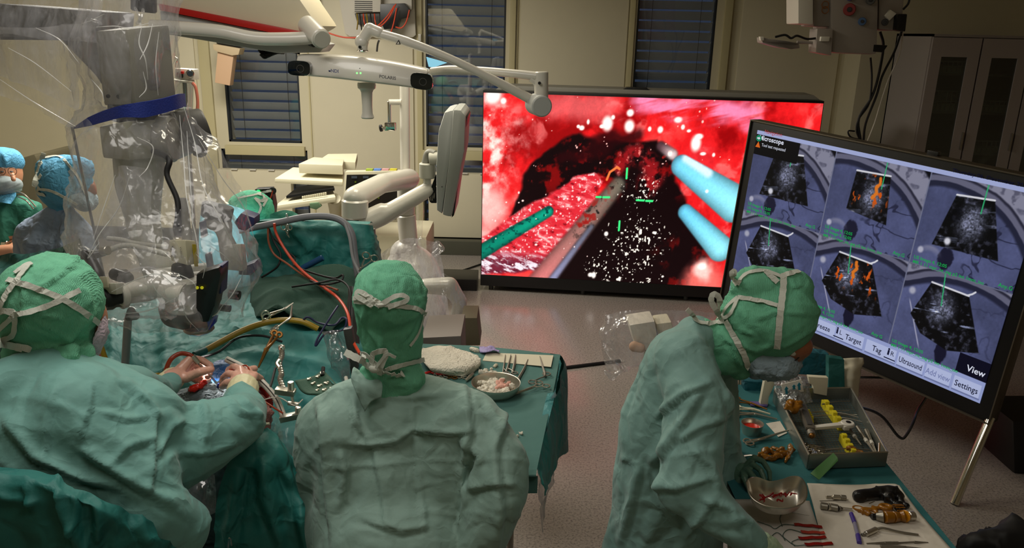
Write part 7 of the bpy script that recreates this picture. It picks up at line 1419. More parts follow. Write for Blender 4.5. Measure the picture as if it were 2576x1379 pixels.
# chair under the surgeon, draped
sc_ = thing('surgeon_stool', Vector((-1.0, 1.32, 0)), 'stool fully covered by a teal drape under the seated surgeon', 'stool')
MB().cyl((-1.0, 1.36, .47), (-1.0, 1.36, .55), .2, n=28).build('seat', M_BLACK, sc_); MB().cyl((-1.0, 1.36, .06), (-1.0, 1.36, .48), .03, n=14).build('column', M_CHROME, sc_)
for k in range(5): MB().tube([(-1.0, 1.36, .1), (-1.0+.26*math.cos(k*2*PI/5), 1.36+.26*math.sin(k*2*PI/5), .05)], .018, 8).build('leg', M_CHROME, sc_)
loft('stool_cover', [[(-120, 1190, 1.36), (0, 1194, 1.35), (110, 1198, 1.34), (210, 1222, 1.34), (300, 1272, 1.36), (380, 1330, 1.40), (440, 1379, 1.44)], [(-120, 1215, 1.32), (0, 1220, 1.30), (110, 1226, 1.30), (200, 1250, 1.30), (280, 1300, 1.32), (350, 1355, 1.36), (400, 1410, 1.4)],
     [(-120, 1280, 1.31), (0, 1285, 1.29), (110, 1290, 1.29), (190, 1310, 1.29), (260, 1360, 1.31), (320, 1410, 1.35), (360, 1470, 1.38)], [(-120, 1400, 1.30), (0, 1400, 1.28), (110, 1400, 1.28), (180, 1420, 1.28), (250, 1450, 1.3), (300, 1500, 1.34), (340, 1560, 1.36)], [(-120, 1700, 1.29), (0, 1700, 1.27), (110, 1700, 1.27), (180, 1700, 1.27), (250, 1700, 1.29), (300, 1700, 1.33), (340, 1700, 1.35)]],
     M_TEAL, None, 12, 9, dict(amp=.016, freq=5, stretch=(1.3, 1.3, .25), ridge=.010, rfreq=6, seed=44, creases=[([(140, 1225), (150, 1300), (180, 1379)], .016, 9), ([(190, 1230), (200, 1320), (170, 1360)], .014, 8), ([(0, 1250), (100, 1272)], .012, 7), ([(330, 1290), (360, 1379)], .014, 8), ([(230, 1260), (240, 1379)], .012, 8), ([(60, 1220), (80, 1290)], .01, 7)]),
     label='teal drape over the stool at the lower left corner', category='drape')
loft('leg_drape', [[(600, 1120, 1.80), (640, 1098, 1.84), (672, 1080, 1.9), (705, 1118, 1.92), (738, 1150, 1.92)], [(575, 1160, 1.78), (620, 1140, 1.80), (668, 1120, 1.84), (712, 1150, 1.86), (742, 1190, 1.88)], [(550, 1240, 1.78), (600, 1230, 1.78), (660, 1210, 1.8), (710, 1220, 1.82), (750, 1250, 1.84)],
     [(540, 1330, 1.78), (590, 1320, 1.76), (660, 1300, 1.77), (720, 1310, 1.79), (765, 1320, 1.80)], [(545, 1500, 1.78), (600, 1500, 1.75), (660, 1500, 1.76), (730, 1500, 1.78), (785, 1500, 1.8)]], M_TEAL, None, 10, 10, dict(amp=.018, freq=4, stretch=(1.4, 1, .3), ridge=.012, rfreq=5, seed=45, creases=[([(640, 1150), (650, 1250), (700, 1379)], .022, 13), ([(620, 1170), (600, 1290), (590, 1379)], .018, 12), ([(700, 1170), (740, 1290), (760, 1379)], .018, 10), ([(560, 1335), (640, 1300)], .01, 7)]),
     label='teal drape falling in long folds between the surgeon and the middle person', category='drape')
loft('gap_shade_sheet', [[(440, 1180, 1.98), (500, 1160, 1.98), (560, 1150, 1.96), (620, 1130, 1.96)], [(440, 1280, 1.96), (500, 1280, 1.95), (560, 1270, 1.94), (620, 1260, 1.94)], [(430, 1500, 1.94), (500, 1500, 1.93), (560, 1500, 1.92), (620, 1500, 1.92)]], pmat('gap_shade_green', (20, 44, 44), .8, fold=.3), None, 8, 8, dict(amp=.01, freq=5, seed=3), label='sheet in the gap beneath the surgeon forearm, shade painted into its dark colour', category='cloth')  # near-black green stands in for the shade of the gap
MB().tube([W(573, 1379, 1.7), W(575, 1362, 1.7), W(579, 1355, 1.7), (W(582, 1372, 1.7))], .003, 6).build('tubing', glassm('tube_clear', (.6, .85, .9), 0, .3), None, label='short clear tube glinting on the drape at the bottom edge', category='tube')

# ================================================================ INSTRUMENT TABLE 1
T1 = .95
def t1(px, py, dz=0.): return Zp(px, py, T1+dz)
tb1 = thing('instrument_table', Vector((-.05, 2.35, 0)), 'instrument table behind the middle person covered with a teal cloth', 'table')
cor = [t1(1046, 866), t1(1405, 893), t1(1346, 1178), t1(1120, 1178)]
MB().prism([c-Vector((0, 0, .012)) for c in cor], (0, 0, -.03), .006).build('table_top', M_STEELD, tb1)
for c in (cor[0].lerp(cor[2], .06), cor[1].lerp(cor[0], .3)+Vector((0, -.06, 0)), cor[2].lerp(cor[3], .35)+Vector((0, .1, 0)), cor[3].lerp(cor[1], .3)): MB().cyl((c.x, c.y, 0.02), (c.x, c.y, T1-.045), .014, n=12).build('leg', M_STEELD, tb1); 
def off(p, x, y, z): return Vector((p.x+x, p.y+y, p.z+z))
TLc, TRc, BRc, BLc = cor
clo = thing('table_cloth', Vector((-.05, 2.35, T1-.01)), 'teal cloth on the instrument table, hanging over its right side', 'tablecloth')
loft('cloth_top', [[off(TLc, -.02, .02, -.004), (TLc+TRc)/2+Vector((0, .02, .002)), off(TRc, .008, .01, -.003)], [TLc.lerp(BLc, .5), (TLc+TRc+BLc+BRc)/4+Vector((0, 0, .001)), TRc.lerp(BRc, .5)+Vector((.008, 0, 0))], [BLc, (BLc+BRc)/2, BRc+Vector((.006, 0, 0))], [BLc+Vector((0, -.012, -.02)), (BLc+BRc)/2+Vector((0, -.012, -.02)), BRc+Vector((.008, -.012, -.02))], [BLc+Vector((0, -.014, -.07)), (BLc+BRc)/2+Vector((0, -.016, -.07)), BRc+Vector((.008, -.014, -.07))]], pmat('cloth_greyteal', (70, 112, 106), .85, bump=.15, bscale=120, var=.08, vscale=4, fold=.15, fscale=4), clo, 12, 10, dict(amp=.0012, freq=9, ridge=.001, seed=5))
loft('cloth_side', [[off(TRc, -.03, .012, .002), off(TRc, .012, .0, -.004), off(TRc, .014, -.12, -.002), TRc.lerp(BRc, .5)+Vector((.014, 0, 0)), off(BRc, .012, .06, 0), off(BRc, .01, -.02, 0)], [off(TRc, -.03, .03, -.04), off(TRc, .026, .01, -.05), off(TRc, .03, -.12, -.06), TRc.lerp(BRc, .5)+Vector((.034, 0, -.06)), off(BRc, .03, .06, -.05), off(BRc, .03, -.02, -.05)],
      [off(TRc, -.03, .034, -.2), off(TRc, .03, .02, -.22), off(TRc, .040, -.12, -.22), TRc.lerp(BRc, .5)+Vector((.045, 0, -.15)), off(BRc, .035, .06, -.08), off(BRc, .03, -.02, -.06)], [off(TRc, -.03, .034, -.34), off(TRc, .03, .02, -.36), off(TRc, .045, -.12, -.33), TRc.lerp(BRc, .5)+Vector((.05, 0, -.20)), off(BRc, .04, .06, -.10), off(BRc, .03, -.02, -.075)]], M_TEAL, clo, 8, 8, dict(amp=.008, freq=6, stretch=(1, 1, .3), ridge=.006, rfreq=8, seed=15))
loft('cloth_back', [[off(TLc, -.02, .02, -.003), off(TRc, -.03, .02, -.003)], [off(TLc, -.02, .03, -.05), off(TRc, -.03, .03, -.05)], [off(TLc, -.02, .03, -.35), off(TRc, -.03, .03, -.35)]], M_TEAL, clo, 12, 6, dict(amp=.006, freq=6, ridge=.004, seed=16))
loft('cloth_edge_fold', [[(1408, 905, 2.7), (1392, 940, 2.6), (1372, 1010, 2.35), (1352, 1100, 2.12), (1330, 1175, 1.95)], [(1412, 915, 2.68), (1402, 960, 2.55), (1390, 1020, 2.33), (1366, 1110, 2.1), (1342, 1190, 1.93)]], pmat('cloth_aqua_edge', (60, 130, 132), .6, fold=.4, fscale=10), clo, 12, 4, dict(amp=.004, freq=14, ridge=.004, seed=17))
pl = loft('plastic_sheet', [[(1388, 985, 2.4), (1380, 1040, 2.3), (1350, 1130, 2.1)], [(1396, 1060, 2.38), (1388, 1110, 2.28), (1348, 1160, 2.08)], [(1400, 1150, 2.34), (1378, 1170, 2.24), (1348, 1220, 2.1)], [(1394, 1196, 2.3), (1372, 1230, 2.2), (1352, 1270, 2.12)], [(1366, 1265, 2.2), (1366, 1310, 2.18), (1362, 1350, 2.16)]], film('grey_film', haze=.75, gl=.1, rough=.3, scale=9, hazecol=(140, 152, 158)), None, 8, 8, dict(amp=.010, freq=7, ridge=.008, seed=18), label='greyish clear plastic sheet hanging in a point off the table right edge', category='plastic sheet')
# things on table 1
t_ = loft('white_towel', [[t1(1056, 882, .01), t1(1095, 874, .022), t1(1150, 878, .020), t1(1184, 890, .008)], [t1(1062, 905, .03), t1(1110, 900, .045), t1(1160, 902, .04), t1(1204, 900, .02)], [t1(1078, 925, .028), t1(1120, 928, .035), t1(1170, 925, .035), t1(1206, 915, .02)], [t1(1092, 936, .006), t1(1130, 944, .008), t1(1170, 946, .008), t1(1192, 930, .004)]], M_COTTON, None, 12, 12, dict(amp=.006, freq=12, ridge=.007, rfreq=13, seed=19, fine=.0006), .006, label='crumpled white cotton towel at the back of the instrument table', category='towel')
MB().prism([t1(1224, 888, .003), t1(1392, 895, .003), t1(1386, 924, .003), t1(1214, 908, .003)], (0, 0, .0015)).build('paper_sheet', M_PAPERC, None, False, label='cream paper strip under the scissors on the instrument table', category='paper')
loft('purple_wrap', [[t1(1207, 874, .006), t1(1222, 875, .012), t1(1240, 877, .008), t1(1256, 886, .006)], [t1(1208, 888, .006), t1(1224, 888, .014), t1(1240, 888, .01), t1(1254, 892, .006)]], pmat('wrap_lilac', (150, 136, 184), .6, fold=.3, fscale=20), None, 6, 5, dict(amp=.002, freq=30, seed=3), .002, label='small lilac folded wrapper at the back edge of the instrument table', category='wrapper')
organic('gauze', pcap(MB(), (1186, 878, 2.76, 6), (1198, 882, 2.75, 7), (1204, 884, 2.75, 5)), .004, M_COTTON, None, 2, label='small white gauze ball left of the lilac wrapper', category='gauze')
def blob(x, y, r, z, mat, lab, cat, seed, grp=None, n=3):
    mb = MB(); rr = random.Random(seed); s_1 = S(x, y, 2.5)
    for i in range(n): mb.ball(Zp(x+rr.uniform(-1, 1)*r, y+rr.uniform(-.6, .6)*r, z+rr.uniform(0, .004))+Vector((0, 0, r*s_1*.4)), r*s_1*.6, 10)
    return organic(cat, mb, .0035, mat, None, 2, dict(amp=.003, freq=50, ridge=.002, rfreq=60, seed=seed), label=lab, category=cat, group=grp)
blob(1222, 942, 12, T1, M_COTTON, 'loose white gauze heap behind the steel bowl', 'gauze', 5, n=5); blob(1240, 938, 9, T1, M_COTTON, 'small white gauze lump right of the gauze heap', 'gauze', 6); blob(1251, 925, 8, T1, M_PAPERC, 'square cream swab pad beside the gauze', 'swab', 7)
blob(1305, 1096, 7, T1, M_COTTON, 'small white gauze scrap near the near right edge of the instrument table', 'gauze', 8)
bw = thing('steel_bowl', t1(1245, 985), 'round steel bowl with wet pinkish cotton on the instrument table', 'bowl')
cB = t1(1247, 990); MB().lathe([(.002, .003), (.058, .003), (.075, .022), (.079, .040), (.0815, .041), (.0815, .039), (.077, .018), (.06, 0.0), (.002, 0.0)], cB, (0, 0, 1), 40).build('bowl', M_STEEL, bw)
mb = MB(); rr = random.Random(3)
for i in range(60):
    a, q = rr.uniform(0, 2*PI), .058*math.sqrt(rr.uniform(0, 1)); mb.ball(cB+Vector((math.cos(a)*q-.004, math.sin(a)*q-.006, .018+rr.uniform(0, .012))), rr.uniform(.007, .012), 8)
organic('cotton', mb, .0035, M_COTTON, None, 1, dict(amp=.002, freq=70, ridge=.002, rfreq=70, seed=2), label='white wet cotton filling the steel bowl', category='cotton', kind='stuff')
mb = MB()
for i in range(14): mb.ball(cB+Vector((rr.uniform(.0, .045), rr.uniform(-.035, .02), .03+rr.uniform(0, .006))), rr.uniform(.006, .009), 8)
organic('cotton', mb, .0035, M_COTTONP, None, 1, dict(amp=.002, freq=70, seed=2), label='pink stained cotton on top in the steel bowl', category='cotton', kind='stuff')
G1 = 'instruments on the teal instrument table'
ringed('scissors', t1(1271, 893, .006), t1(1267, 925, .006), t1(1265, 938, .006), t1(1275, 938, .006), .010, .0028, M_STEELD, 'slim dark scissors lying at the left of the cream paper strip', G1, 'scissors')
ringed('scissors', t1(1285, 893, .008), t1(1277, 925, .008), t1(1274, 936, .008), t1(1292, 936, .008), .010, .0032, M_STEELD, 'scissors with two rings in the middle of the cream paper strip', G1, 'scissors')
MB().tube([t1(1297, 893, .006), t1(1294, 915, .007), t1(1288, 940, .006)], [.0018, .005, .004], 8).build('tweezers', M_STEELD, None, label='broad closed tweezers right of the ringed scissors on the paper strip', category='tweezers')
MB().tube([t1(1328, 904, .006), t1(1318, 928, .007), t1(1302, 956, .006)], [.0012, .004, .005], 8).build('scalpel', M_STEELD, None, label='dark pointed handle instrument right of the scissors, tip on the paper', category='scalpel')
ringed('scissors', t1(1358, 897, .006), t1(1371, 945, .006), t1(1345, 958, .006), t1(1372, 944, .006), .0135, .003, M_STEELD, 'angled needle holder at the right end of the paper strip', G1, 'needle holder')
ringed('forceps', t1(1282, 996, .012), t1(1340, 975, .012), t1(1352, 966, .012), t1(1366, 972, .012), .0125, .0034, M_STEEL, 'long steel forceps resting beside the steel bowl, rings to the right', G1)
for k, x in enumerate((1092, 1110, 1134, 1160)):
    ringed('forceps', t1(x+6, 930, .01), t1(x+2, 940, .008), t1(x-2, 946, .006), t1(x+8, 948, .006), .008, .0026, [M_STEELD, M_STEEL, BROWN, M_STEEL][k], ['dark ringed clamp farthest left under the red loop', 'steel ringed clamp second from the left under the red loop', 'brass-coloured ringed clamp under the red loop', 'steel ringed clamp just right of the red loop'][k], 'row of clamps in front of the white towel')
MB().tube([t1(1172, 958, .008), t1(1182, 948, .012), t1(1190, 940, .01)], [.004, .007, .005], 8).build('clip_applier', M_STEEL, None, label='thick steel cylinder tool left of the bowl', category='tool')
MB().tube([t1(1068, 938, .01), t1(1092, 932, .012), t1(1112, 926, .018), t1(1126, 908, .03), t1(1142, 902, .03), t1(1158, 915, .025), t1(1162, 932, .012), t1(1148, 942, .008), t1(1110, 942, .008), t1(1085, 938, .008)], .0028, 8).build('red_loop', M_RED, None, label='thin red vessel loop lying on the white towel', category='vessel loop')
MB().tube([t1(1060, 944, .006), t1(1085, 936, .008), t1(1100, 940, .006)], .004, 6).build('red_loop', M_RED, None, label='short red loop end at the left, by the green collar', category='vessel loop')
organic('purple_pad', pcap(MB(), (1086, 932, 2.6, 8), (1100, 930, 2.6, 7)), .004, pmat('purple_soft', (110, 80, 130), .6), None, 2, label='purple pad between the red loops', category='pad')
# grey carton behind the table (between ball base and table)
MB().pp([(1060, 850), (1160, 845), (1163, 940), (1060, 940)], 3.4, .3, .01).build('grey_box', pmat('box_grey', (124, 116, 110), .6), None, label='plain grey-brown carton standing behind the instrument table', category='box')
MB().pp([(1160, 800), (1200, 800), (1208, 870), (1165, 870)], 3.9, .2, .006).build('grey_box', pmat('box_olive', (104, 96, 76), .6), None, label='narrow olive box right of the grey-brown carton', category='box')

# ================================================================ BAGGED DEVICE behind the nurse
Yb = 2.75
bd = thing('bagged_device', W(1640, 900, Yb), 'device wrapped in clear crinkled plastic with red glints, behind the nurse back', 'bagged device')
MB().pp([(1583, 818), (1648, 808), (1655, 850), (1640, 885), (1600, 880)], Yb, .12, .012).build('white_block', M_PAPER, bd); MB().pp([(1650, 815), (1690, 810), (1700, 850), (1655, 860)], Yb+.04, .1, .012).build('cream_block', M_PAPERC, bd)
organic('bandage_roll', pcap(MB(), (1596, 872, Yb-.02, 14), (1612, 876, Yb-.03, 12)), .004, pmat('roll_tan', (190, 150, 120), .8), bd, 2)
MB().tube([Vector((W(1640, 900, Yb).x, Yb+.06, 0.02)), W(1640, 880, Yb+.06)], .03, 12).build('stand_post', M_STEELD, bd)
filmsheet('bag_film', [[(1530, 795, 2.7), (1600, 784, 2.66), (1700, 782, 2.7), (1790, 790, 2.8)], [(1516, 840, 2.68), (1590, 830, 2.62), (1700, 830, 2.66), (1780, 830, 2.76)], [(1520, 900, 2.7), (1590, 900, 2.64), (1660, 890, 2.66), (1720, 880, 2.74)], [(1530, 940, 2.74), (1580, 925, 2.7), (1640, 920, 2.72), (1700, 910, 2.78)]], 39, mat=M_FILM2, par=bd, amp=.02, ridge=.02)
filmsheet('bag_film', [[(1535, 792, 2.9), (1620, 782, 2.95), (1780, 786, 3.0)], [(1516, 860, 2.88), (1620, 850, 2.95), (1780, 850, 3.0)], [(1528, 936, 2.82), (1620, 925, 2.88), (1760, 920, 2.95)]], 41, mat=M_FILM2, par=bd, amp=.02, ridge=.02)
organic('film_wisp', pcap(MB(), (1524, 935, 2.75, 6), (1540, 950, 2.75, 9), (1560, 935, 2.75, 5)), .006, M_FILM2, bd, 2)

# ================================================================ INSTRUMENT TABLE 2 (right)
T2 = .90
def t2(px, py, dz=0.): return Zp(px, py, T2+dz)
tb2 = thing('instrument_table', Vector((.9, 2.1, 0)), 'right-hand instrument table with teal and white cloths in front of the nurse', 'table')
q = [t2(1840, 975), t2(2150, 992), t2(2405, 1390), t2(1800, 1390)]; q[2] = Vector((1.10, 1.35, T2)); q[3] = Vector((.53, 1.35, T2)); q[0] = Vector((.62, 2.62, T2)); q[1] = Vector((1.12, 2.62, T2)); q[3].x = .62
MB().prism([c-Vector((0, 0, .01)) for c in q], (0, 0, -.03), .006).build('table_top', M_STEELD, tb2)
for x, y in ((.66, 2.56), (1.07, 2.56), (1.06, 1.42), (.66, 1.42)): MB().cyl((x, y, .02), (x, y, T2-.04), .014, n=12).build('leg', M_STEELD, tb2)
cl2 = thing('table_cloth', Vector((.85, 2., T2-.01)), 'teal cloth covering the right-hand instrument table', 'tablecloth')
loft('cloth_top', [[q[0]+Vector((-.01, .01, 0)), (q[0]+q[1])/2+Vector((0, .01, 0)), q[1]+Vector((.012, .01, 0))], [(q[0]+q[3])/2, (q[0]+q[1]+q[2]+q[3])/4, (q[1]+q[2])/2+Vector((.012, 0, 0))], [q[3], (q[2]+q[3])/2, q[2]+Vector((.012, 0, 0))]], pmat('cloth_teal_table', (40, 104, 108), .85, bump=.15, bscale=150, var=.06, fold=.08, fscale=4), cl2, 12, 14, dict(amp=.0008, freq=9, ridge=.0006, seed=5))
loft('cloth_side', [[q[1]+Vector((.012, .01, 0)), q[2]+Vector((.012, 0, 0))], [q[1]+Vector((.016, .014, -.06)), q[2]+Vector((.016, 0, -.06))], [q[1]+Vector((.014, .014, -.3)), q[2]+Vector((.014, 0, -.3))]], M_TEAL, cl2, 14, 6, dict(amp=.003, freq=5, ridge=.002, seed=7))
loft('white_sheet', [[t2(2030, 1217, .004), t2(2130, 1220, .004), t2(2238, 1218, .004), t2(2262, 1222, .006)], [t2(2050, 1290, .004), t2(2140, 1290, .005), t2(2240, 1290, .004), t2(2312, 1290, .005)], [t2(2075, 1400, .004), t2(2170, 1400, .005), t2(2300, 1400, .004), t2(2408, 1400, .005)]], M_PAPER, None, 10, 10, dict(amp=.001, freq=8, ridge=.0012, rfreq=7, seed=9, creases=[([(2110, 1220), (2180, 1300), (2220, 1379)], .0012, 3)]), .002, label='white paper sheet under the amber and black tools on the right table', category='sheet')
loft('white_sheet', [[t2(1830, 1256, .003), t2(1940, 1258, .003), t2(2036, 1262, .003)], [t2(1830, 1320, .003), t2(1950, 1320, .003), t2(2055, 1320, .003)], [t2(1830, 1400, .003), t2(1970, 1400, .003), t2(2082, 1400, .003)]], pmat('paper_white2', (196, 190, 182), .8, fold=.1, fscale=6), None, 9, 9, dict(amp=.0008, freq=8, ridge=.0008, seed=10), .002, label='white paper sheet under the red patties with green threads', category='sheet')
# instrument tray
tr = thing('instrument_tray', t2(2090, 1100), 'deep steel sterilising tray with a mesh floor full of instruments', 'tray')
c0, c1, c2, c3 = t2(1945, 1012), t2(2135, 1008), t2(2225, 1175), t2(2030, 1182)
c0, c1, c2, c3 = [Vector((p.x, p.y, T2+.004)) for p in (c0, c1, c2, c3)]
hT = Vector((0, 0, .045))
def wall(a, b, nm, mat=M_STEELD, th=.003, h=hT):
    d = (b-a).normalized(); n_ = Vector((-d.y, d.x, 0))*th
    return MB().prism([a, b, b+h, a+h], n_, .0008).build(nm, mat, tr)
TRAYM = pmat('tray_steel', (150, 152, 144), .36, metal=.8)
# rounded-corner order
for a, b in ((c0, c1), (c1, c2), (c2, c3), (c3, c0)): wall(a, b, 'side_wall', TRAYM)
rim = MB().tube([c0+hT, c1+hT, c2+hT, c3+hT, c0+hT], .0032, 8, smooth=False).build('rim', M_STEEL, tr)
MB().prism([c0, c1, c2, c3], (0, 0, .0015), 0).build('floor_plate', pmat('tray_floor', (70, 92, 96), .6), tr, smooth=False)
mesh = MB()
for i in range(1, 26): mesh.tube([c0.lerp(c1, i/26)+Vector((0, 0, .004)), c3.lerp(c2, i/26)+Vector((0, 0, .004))], .0009, 4, False)
for i in range(1, 34): mesh.tube([c0.lerp(c3, i/34)+Vector((0, 0, .005)), c1.lerp(c2, i/34)+Vector((0, 0, .005))], .0009, 4, False)
mesh.build('mesh_floor', M_STEELD, tr)['kind'] = 'stuff'
def tp(u, v, z=.012): return c0.lerp(c1, u).lerp(c3.lerp(c2, u), v)+Vector((0, 0, z))
def rackbar(u0, v0, u1, v1, lab):
    mb = MB(); n = 9; a, b = tp(u0, v0, .004), tp(u1, v1, .004); d = (b-a)/n; dn = d.normalized()
    for i in range(n): mb.box(a+d*(i+.5)+Vector((0, 0, .012+(i % 2)*.005)), (.014, d.length*.98, .024+(i % 2)*.01), math.atan2(dn.y, dn.x)-PI/2, .001)
    mb.build('holder', M_YEL, None, label=lab, category='instrument holder', group='yellow holders in the tray')
rackbar(.60, .12, .66, .52, 'yellow toothed silicone holder in the upper part of the tray'); rackbar(.60, .66, .62, .97, 'yellow toothed silicone holder in the lower part of the tray'); rackbar(.30, .30, .30, .46, 'yellow silicone holder partly hidden under the grey handle'); 
TG = 'slim instruments lying in the tray'
k = 0
for (a, b, cc) in (((.22, .30), (.88, .26), M_STEEL), ((.25, .36), (.95, .34), M_STEEL), ((.62, .38), (1.0 - .04, .46), M_STEEL), ((.60, .30), (.94, .40), M_STEEL), ((.30, .86), (.85, .88), M_STEELD), ((.25, .92), (.80, .96), M_STEELD), ((.55, .20), (.93, .16), M_STEELD)):
    lab = ['upper long steel rod across the tray', 'second long steel rod across the tray', 'steel rod pointing to the right wall of the tray', 'short steel rod under the upper yellow holder', 'dull steel rod in the lower part of the tray', 'dull steel rod nearest the near wall of the tray', 'dull thin rod at the far end of the tray'][k]
    MB().tube([tp(*a, .016+.002*k), tp((a[0]+b[0])/2, (a[1]+b[1])/2, .02+.002*k), tp(*b, .016+.002*k)], [.0028, .0018, .0022], 6).build('probe', cc, None, label=lab, category='probe', group=TG); k += 1
for k, (a, b) in enumerate((((.95, .60), (.93, .97)), ((.86, .55), (.92, .96)), ((.74, .58), (.80, .78)))):
    t = thing('screwdriver', tp(*a, .012), ['steel driver with a white tip along the right wall of the tray', 'steel driver next to the right wall of the tray', 'steel driver with a white collar below the white wrench'][k], 'driver', 'drivers in the tray')
    A, B = tp(*a, .022), tp(*b, .016); MB().tube([A, A.lerp(B, .4)], [.007, .005], 10).build('handle', M_STEELD, t); MB().tube([A.lerp(B, .4), A.lerp(B, .5)], [.006, .006], 10).build('collar', M_WHITEM, t); MB().tube([A.lerp(B, .5), B], [.004, .0012], 8).build('shaft', M_STEEL, t)
# white wrench
wr = thing('white_wrench', tp(.45, .62, .03), 'white plastic wrench with a round dark hole lying across the tray', 'wrench')
A, B = tp(.18, .62, .035), tp(.66, .60, .04); d = (B-A).normalized(); n_ = Vector((-d.y, d.x, 0))
MB().prism([A-n_*.008, B-n_*.010, B+n_*.010, A+n_*.008], (0, 0, .010), .003).build('shaft', M_WHITEM, wr); MB().cyl(B+d*.008, B+d*.008+Vector((0, 0, .012)), .021, n=24).build('head', M_WHITEM, wr); MB().cyl(B+d*.010+Vector((0, 0, .0125)), B+d*.01+Vector((0, 0, .0135)), .008, n=18).build('hole', M_BLACK, wr); MB().box(B-d*.004, (.018, .036, .014), math.atan2(d.y, d.x), .003).build('jaw', M_WHITEM, wr)
gh = thing('clamp_handle', tp(.18, .45, .03), 'long grey metal clamp handle lying along the left side of the tray', 'clamp')
A, B = tp(.22, .30, .045), tp(.17, .68, .045); d = (B-A).normalized(); n_ = Vector((-d.y, d.x, 0))
MB().prism([A-n_*.014, B-n_*.014, B+n_*.014, A+n_*.014], (0, 0, .012), .003).build('frame', M_STEELD, gh); MB().prism([A.lerp(B, .1)-n_*.007+Vector((0, 0, .0125)), A.lerp(B, .9)-n_*.007+Vector((0, 0, .0125)), A.lerp(B, .9)+n_*.007+Vector((0, 0, .0125)), A.lerp(B, .1)+n_*.007+Vector((0, 0, .0125))], (0, 0, .002)).build('slot', M_GREYD, gh); MB().cyl(B+d*.006, B+d*.03, .012, n=16).build('screw', M_STEELD, gh); MB().ball(B+d*.03, .009, 10).build('knob', BROWN, gh)
organic('amber_clamp', pcap(MB(), (1982, 1020, 2.32, 9), (2010, 1014, 2.32, 7), (2000, 1030, 2.3, 6), (1976, 1028, 2.3, 5), (1992, 1012, 2.31, 4)), .004, M_AMBER, None, 1, dict(amp=.004, freq=50, seed=6), label='knobbly amber-brown clamp piece in the far left corner of the tray', category='clamp')
for k in range(5):
    a = tp(.06+.02*k, .76+.035*k, .02); b = tp(.34+.03*k, .80+.04*k, .014)
    ringed('forceps', b, a.lerp(b, .45), a+Vector((0, .004, .002)), a+Vector((.008, -.008, .002)), .0075, .0024, M_CHROME, ['farthest', 'second', 'third', 'fourth', 'nearest'][k]+' of the five shiny ringed forceps fanned in the tray', 'ringed forceps fanned in the tray')
organic('amber_grip', pcap(MB(), (2142, 1128, 2.12, 6), (2160, 1140, 2.1, 7), (2178, 1150, 2.08, 6)), .003, M_AMBER, None, 1, dict(amp=.002, freq=60, seed=6), label='amber-brown grip pieces in the near right part of the tray', category='grip')
MB().tube([tp(.95, .90, .05), tp(.92, .97, .03)], .003, 6).build('amber_stick', M_AMBER, None, label='short amber stick leaning in the near right corner of the tray', category='stick')
# tag, plastic bag with arrows etc.
gt = MB().prism([t2(2052, 1178, .03), t2(2096, 1140, .052), t2(2106, 1152, .050), t2(2108, 1160, .045), t2(2060, 1208, .012), t2(2038, 1192, .015)], (0, -.0015, .002), .0006).build('green_tag', M_GREENTAG, None, label='green identification tag hanging over the near wall of the tray', category='tag')
bgp = thing('sterile_pouch', W(1990, 1010, 2.42), 'clear pouch with three teal arrows and a yellow ring at the far tray end', 'pouch')
loft('pouch_film', [[(1946, 955, 2.44), (1990, 945, 2.44), (2030, 948, 2.44)], [(1952, 985, 2.40), (1995, 980, 2.38), (2036, 975, 2.40)], [(1965, 1022, 2.36), (2000, 1022, 2.34), (2042, 1012, 2.37)]], film('pouch', haze=.6, gl=.12, rough=.2, scale=20, hazecol=(170, 176, 176)), bgp, 7, 7, dict(amp=.003, freq=20, seed=6), .002)
lab_ = MB().prism([W(1965, 968, 2.385), W(2016, 955, 2.385), W(2022, 985, 2.375), W(1972, 997, 2.375)], (0, .002, 0)).build('arrow_label', M_PAPER, bgp, smooth=False)
for x, y, h in ((1979, 982, 16), (1998, 974, 10), (2011, 972, 16)):
    Yl = 2.372; MB().prism([W(x-3, y+h*.6, Yl), W(x+3, y+h*.6-1, Yl), W(x+2, y-h*.2, Yl), W(x+5, y-h*.2, Yl), W(x-1, y-h*.65, Yl), W(x-6, y-h*.1, Yl), W(x-4, y-h*.1, Yl)], (0, -.001, 0)).build('arrow', pmat('arrow_teal', (20, 120, 140), .6), lab_, smooth=False)
MB().ring(W(1982, 940, 2.44), (0, -1, .5), .014, .006, 20, 8).build('yellow_ring', pmat('ring_yellow', (190, 180, 90), .5), bgp)
def card(pts, Y, d_, mat, lab, cat='card', bev=.002): return MB().pp(pts, Y, d_, bev).build(cat.replace(' ', '_'), mat, None, label=lab, category=cat.replace('_', ' '))
card([(1926, 946), (1950, 944), (1956, 952), (1934, 1000), (1932, 1020), (1912, 1020)], 2.46, .02, M_PAPERC, 'cream cardboard wedge standing left of the clear pouch')
card([(2034, 948), (2084, 951), (2080, 996), (2048, 990), (2046, 970), (2036, 965)], 2.50, .02, M_PAPERC, 'cream cardboard piece standing right of the clear pouch')
card([(2085, 900), (2124, 905), (2126, 1020), (2084, 1000)], 2.56, .03, M_TEALD, 'teal folded cloth panel standing at the far end of the right table', 'cloth_pack')
loft('cream_bag', [[(2122, 902, 2.6), (2150, 900, 2.6), (2170, 900, 2.62)], [(2122, 950, 2.58), (2145, 950, 2.56), (2165, 950, 2.6)], [(2126, 1000, 2.58), (2145, 1006, 2.57), (2158, 1005, 2.6)]], M_PAPERC, None, 6, 7, dict(amp=.004, freq=8, seed=6), .003, label='cream paper bag hanging at the far right corner of the right table', category='paper bag')
card([(1998, 882), (2088, 892), (2086, 948), (1992, 942)], 2.66, .05, pmat('teal_pack', (16, 84, 96), .6, fold=.3), 'dark teal folded drape pack standing behind the pouch', 'drape pack', .01)
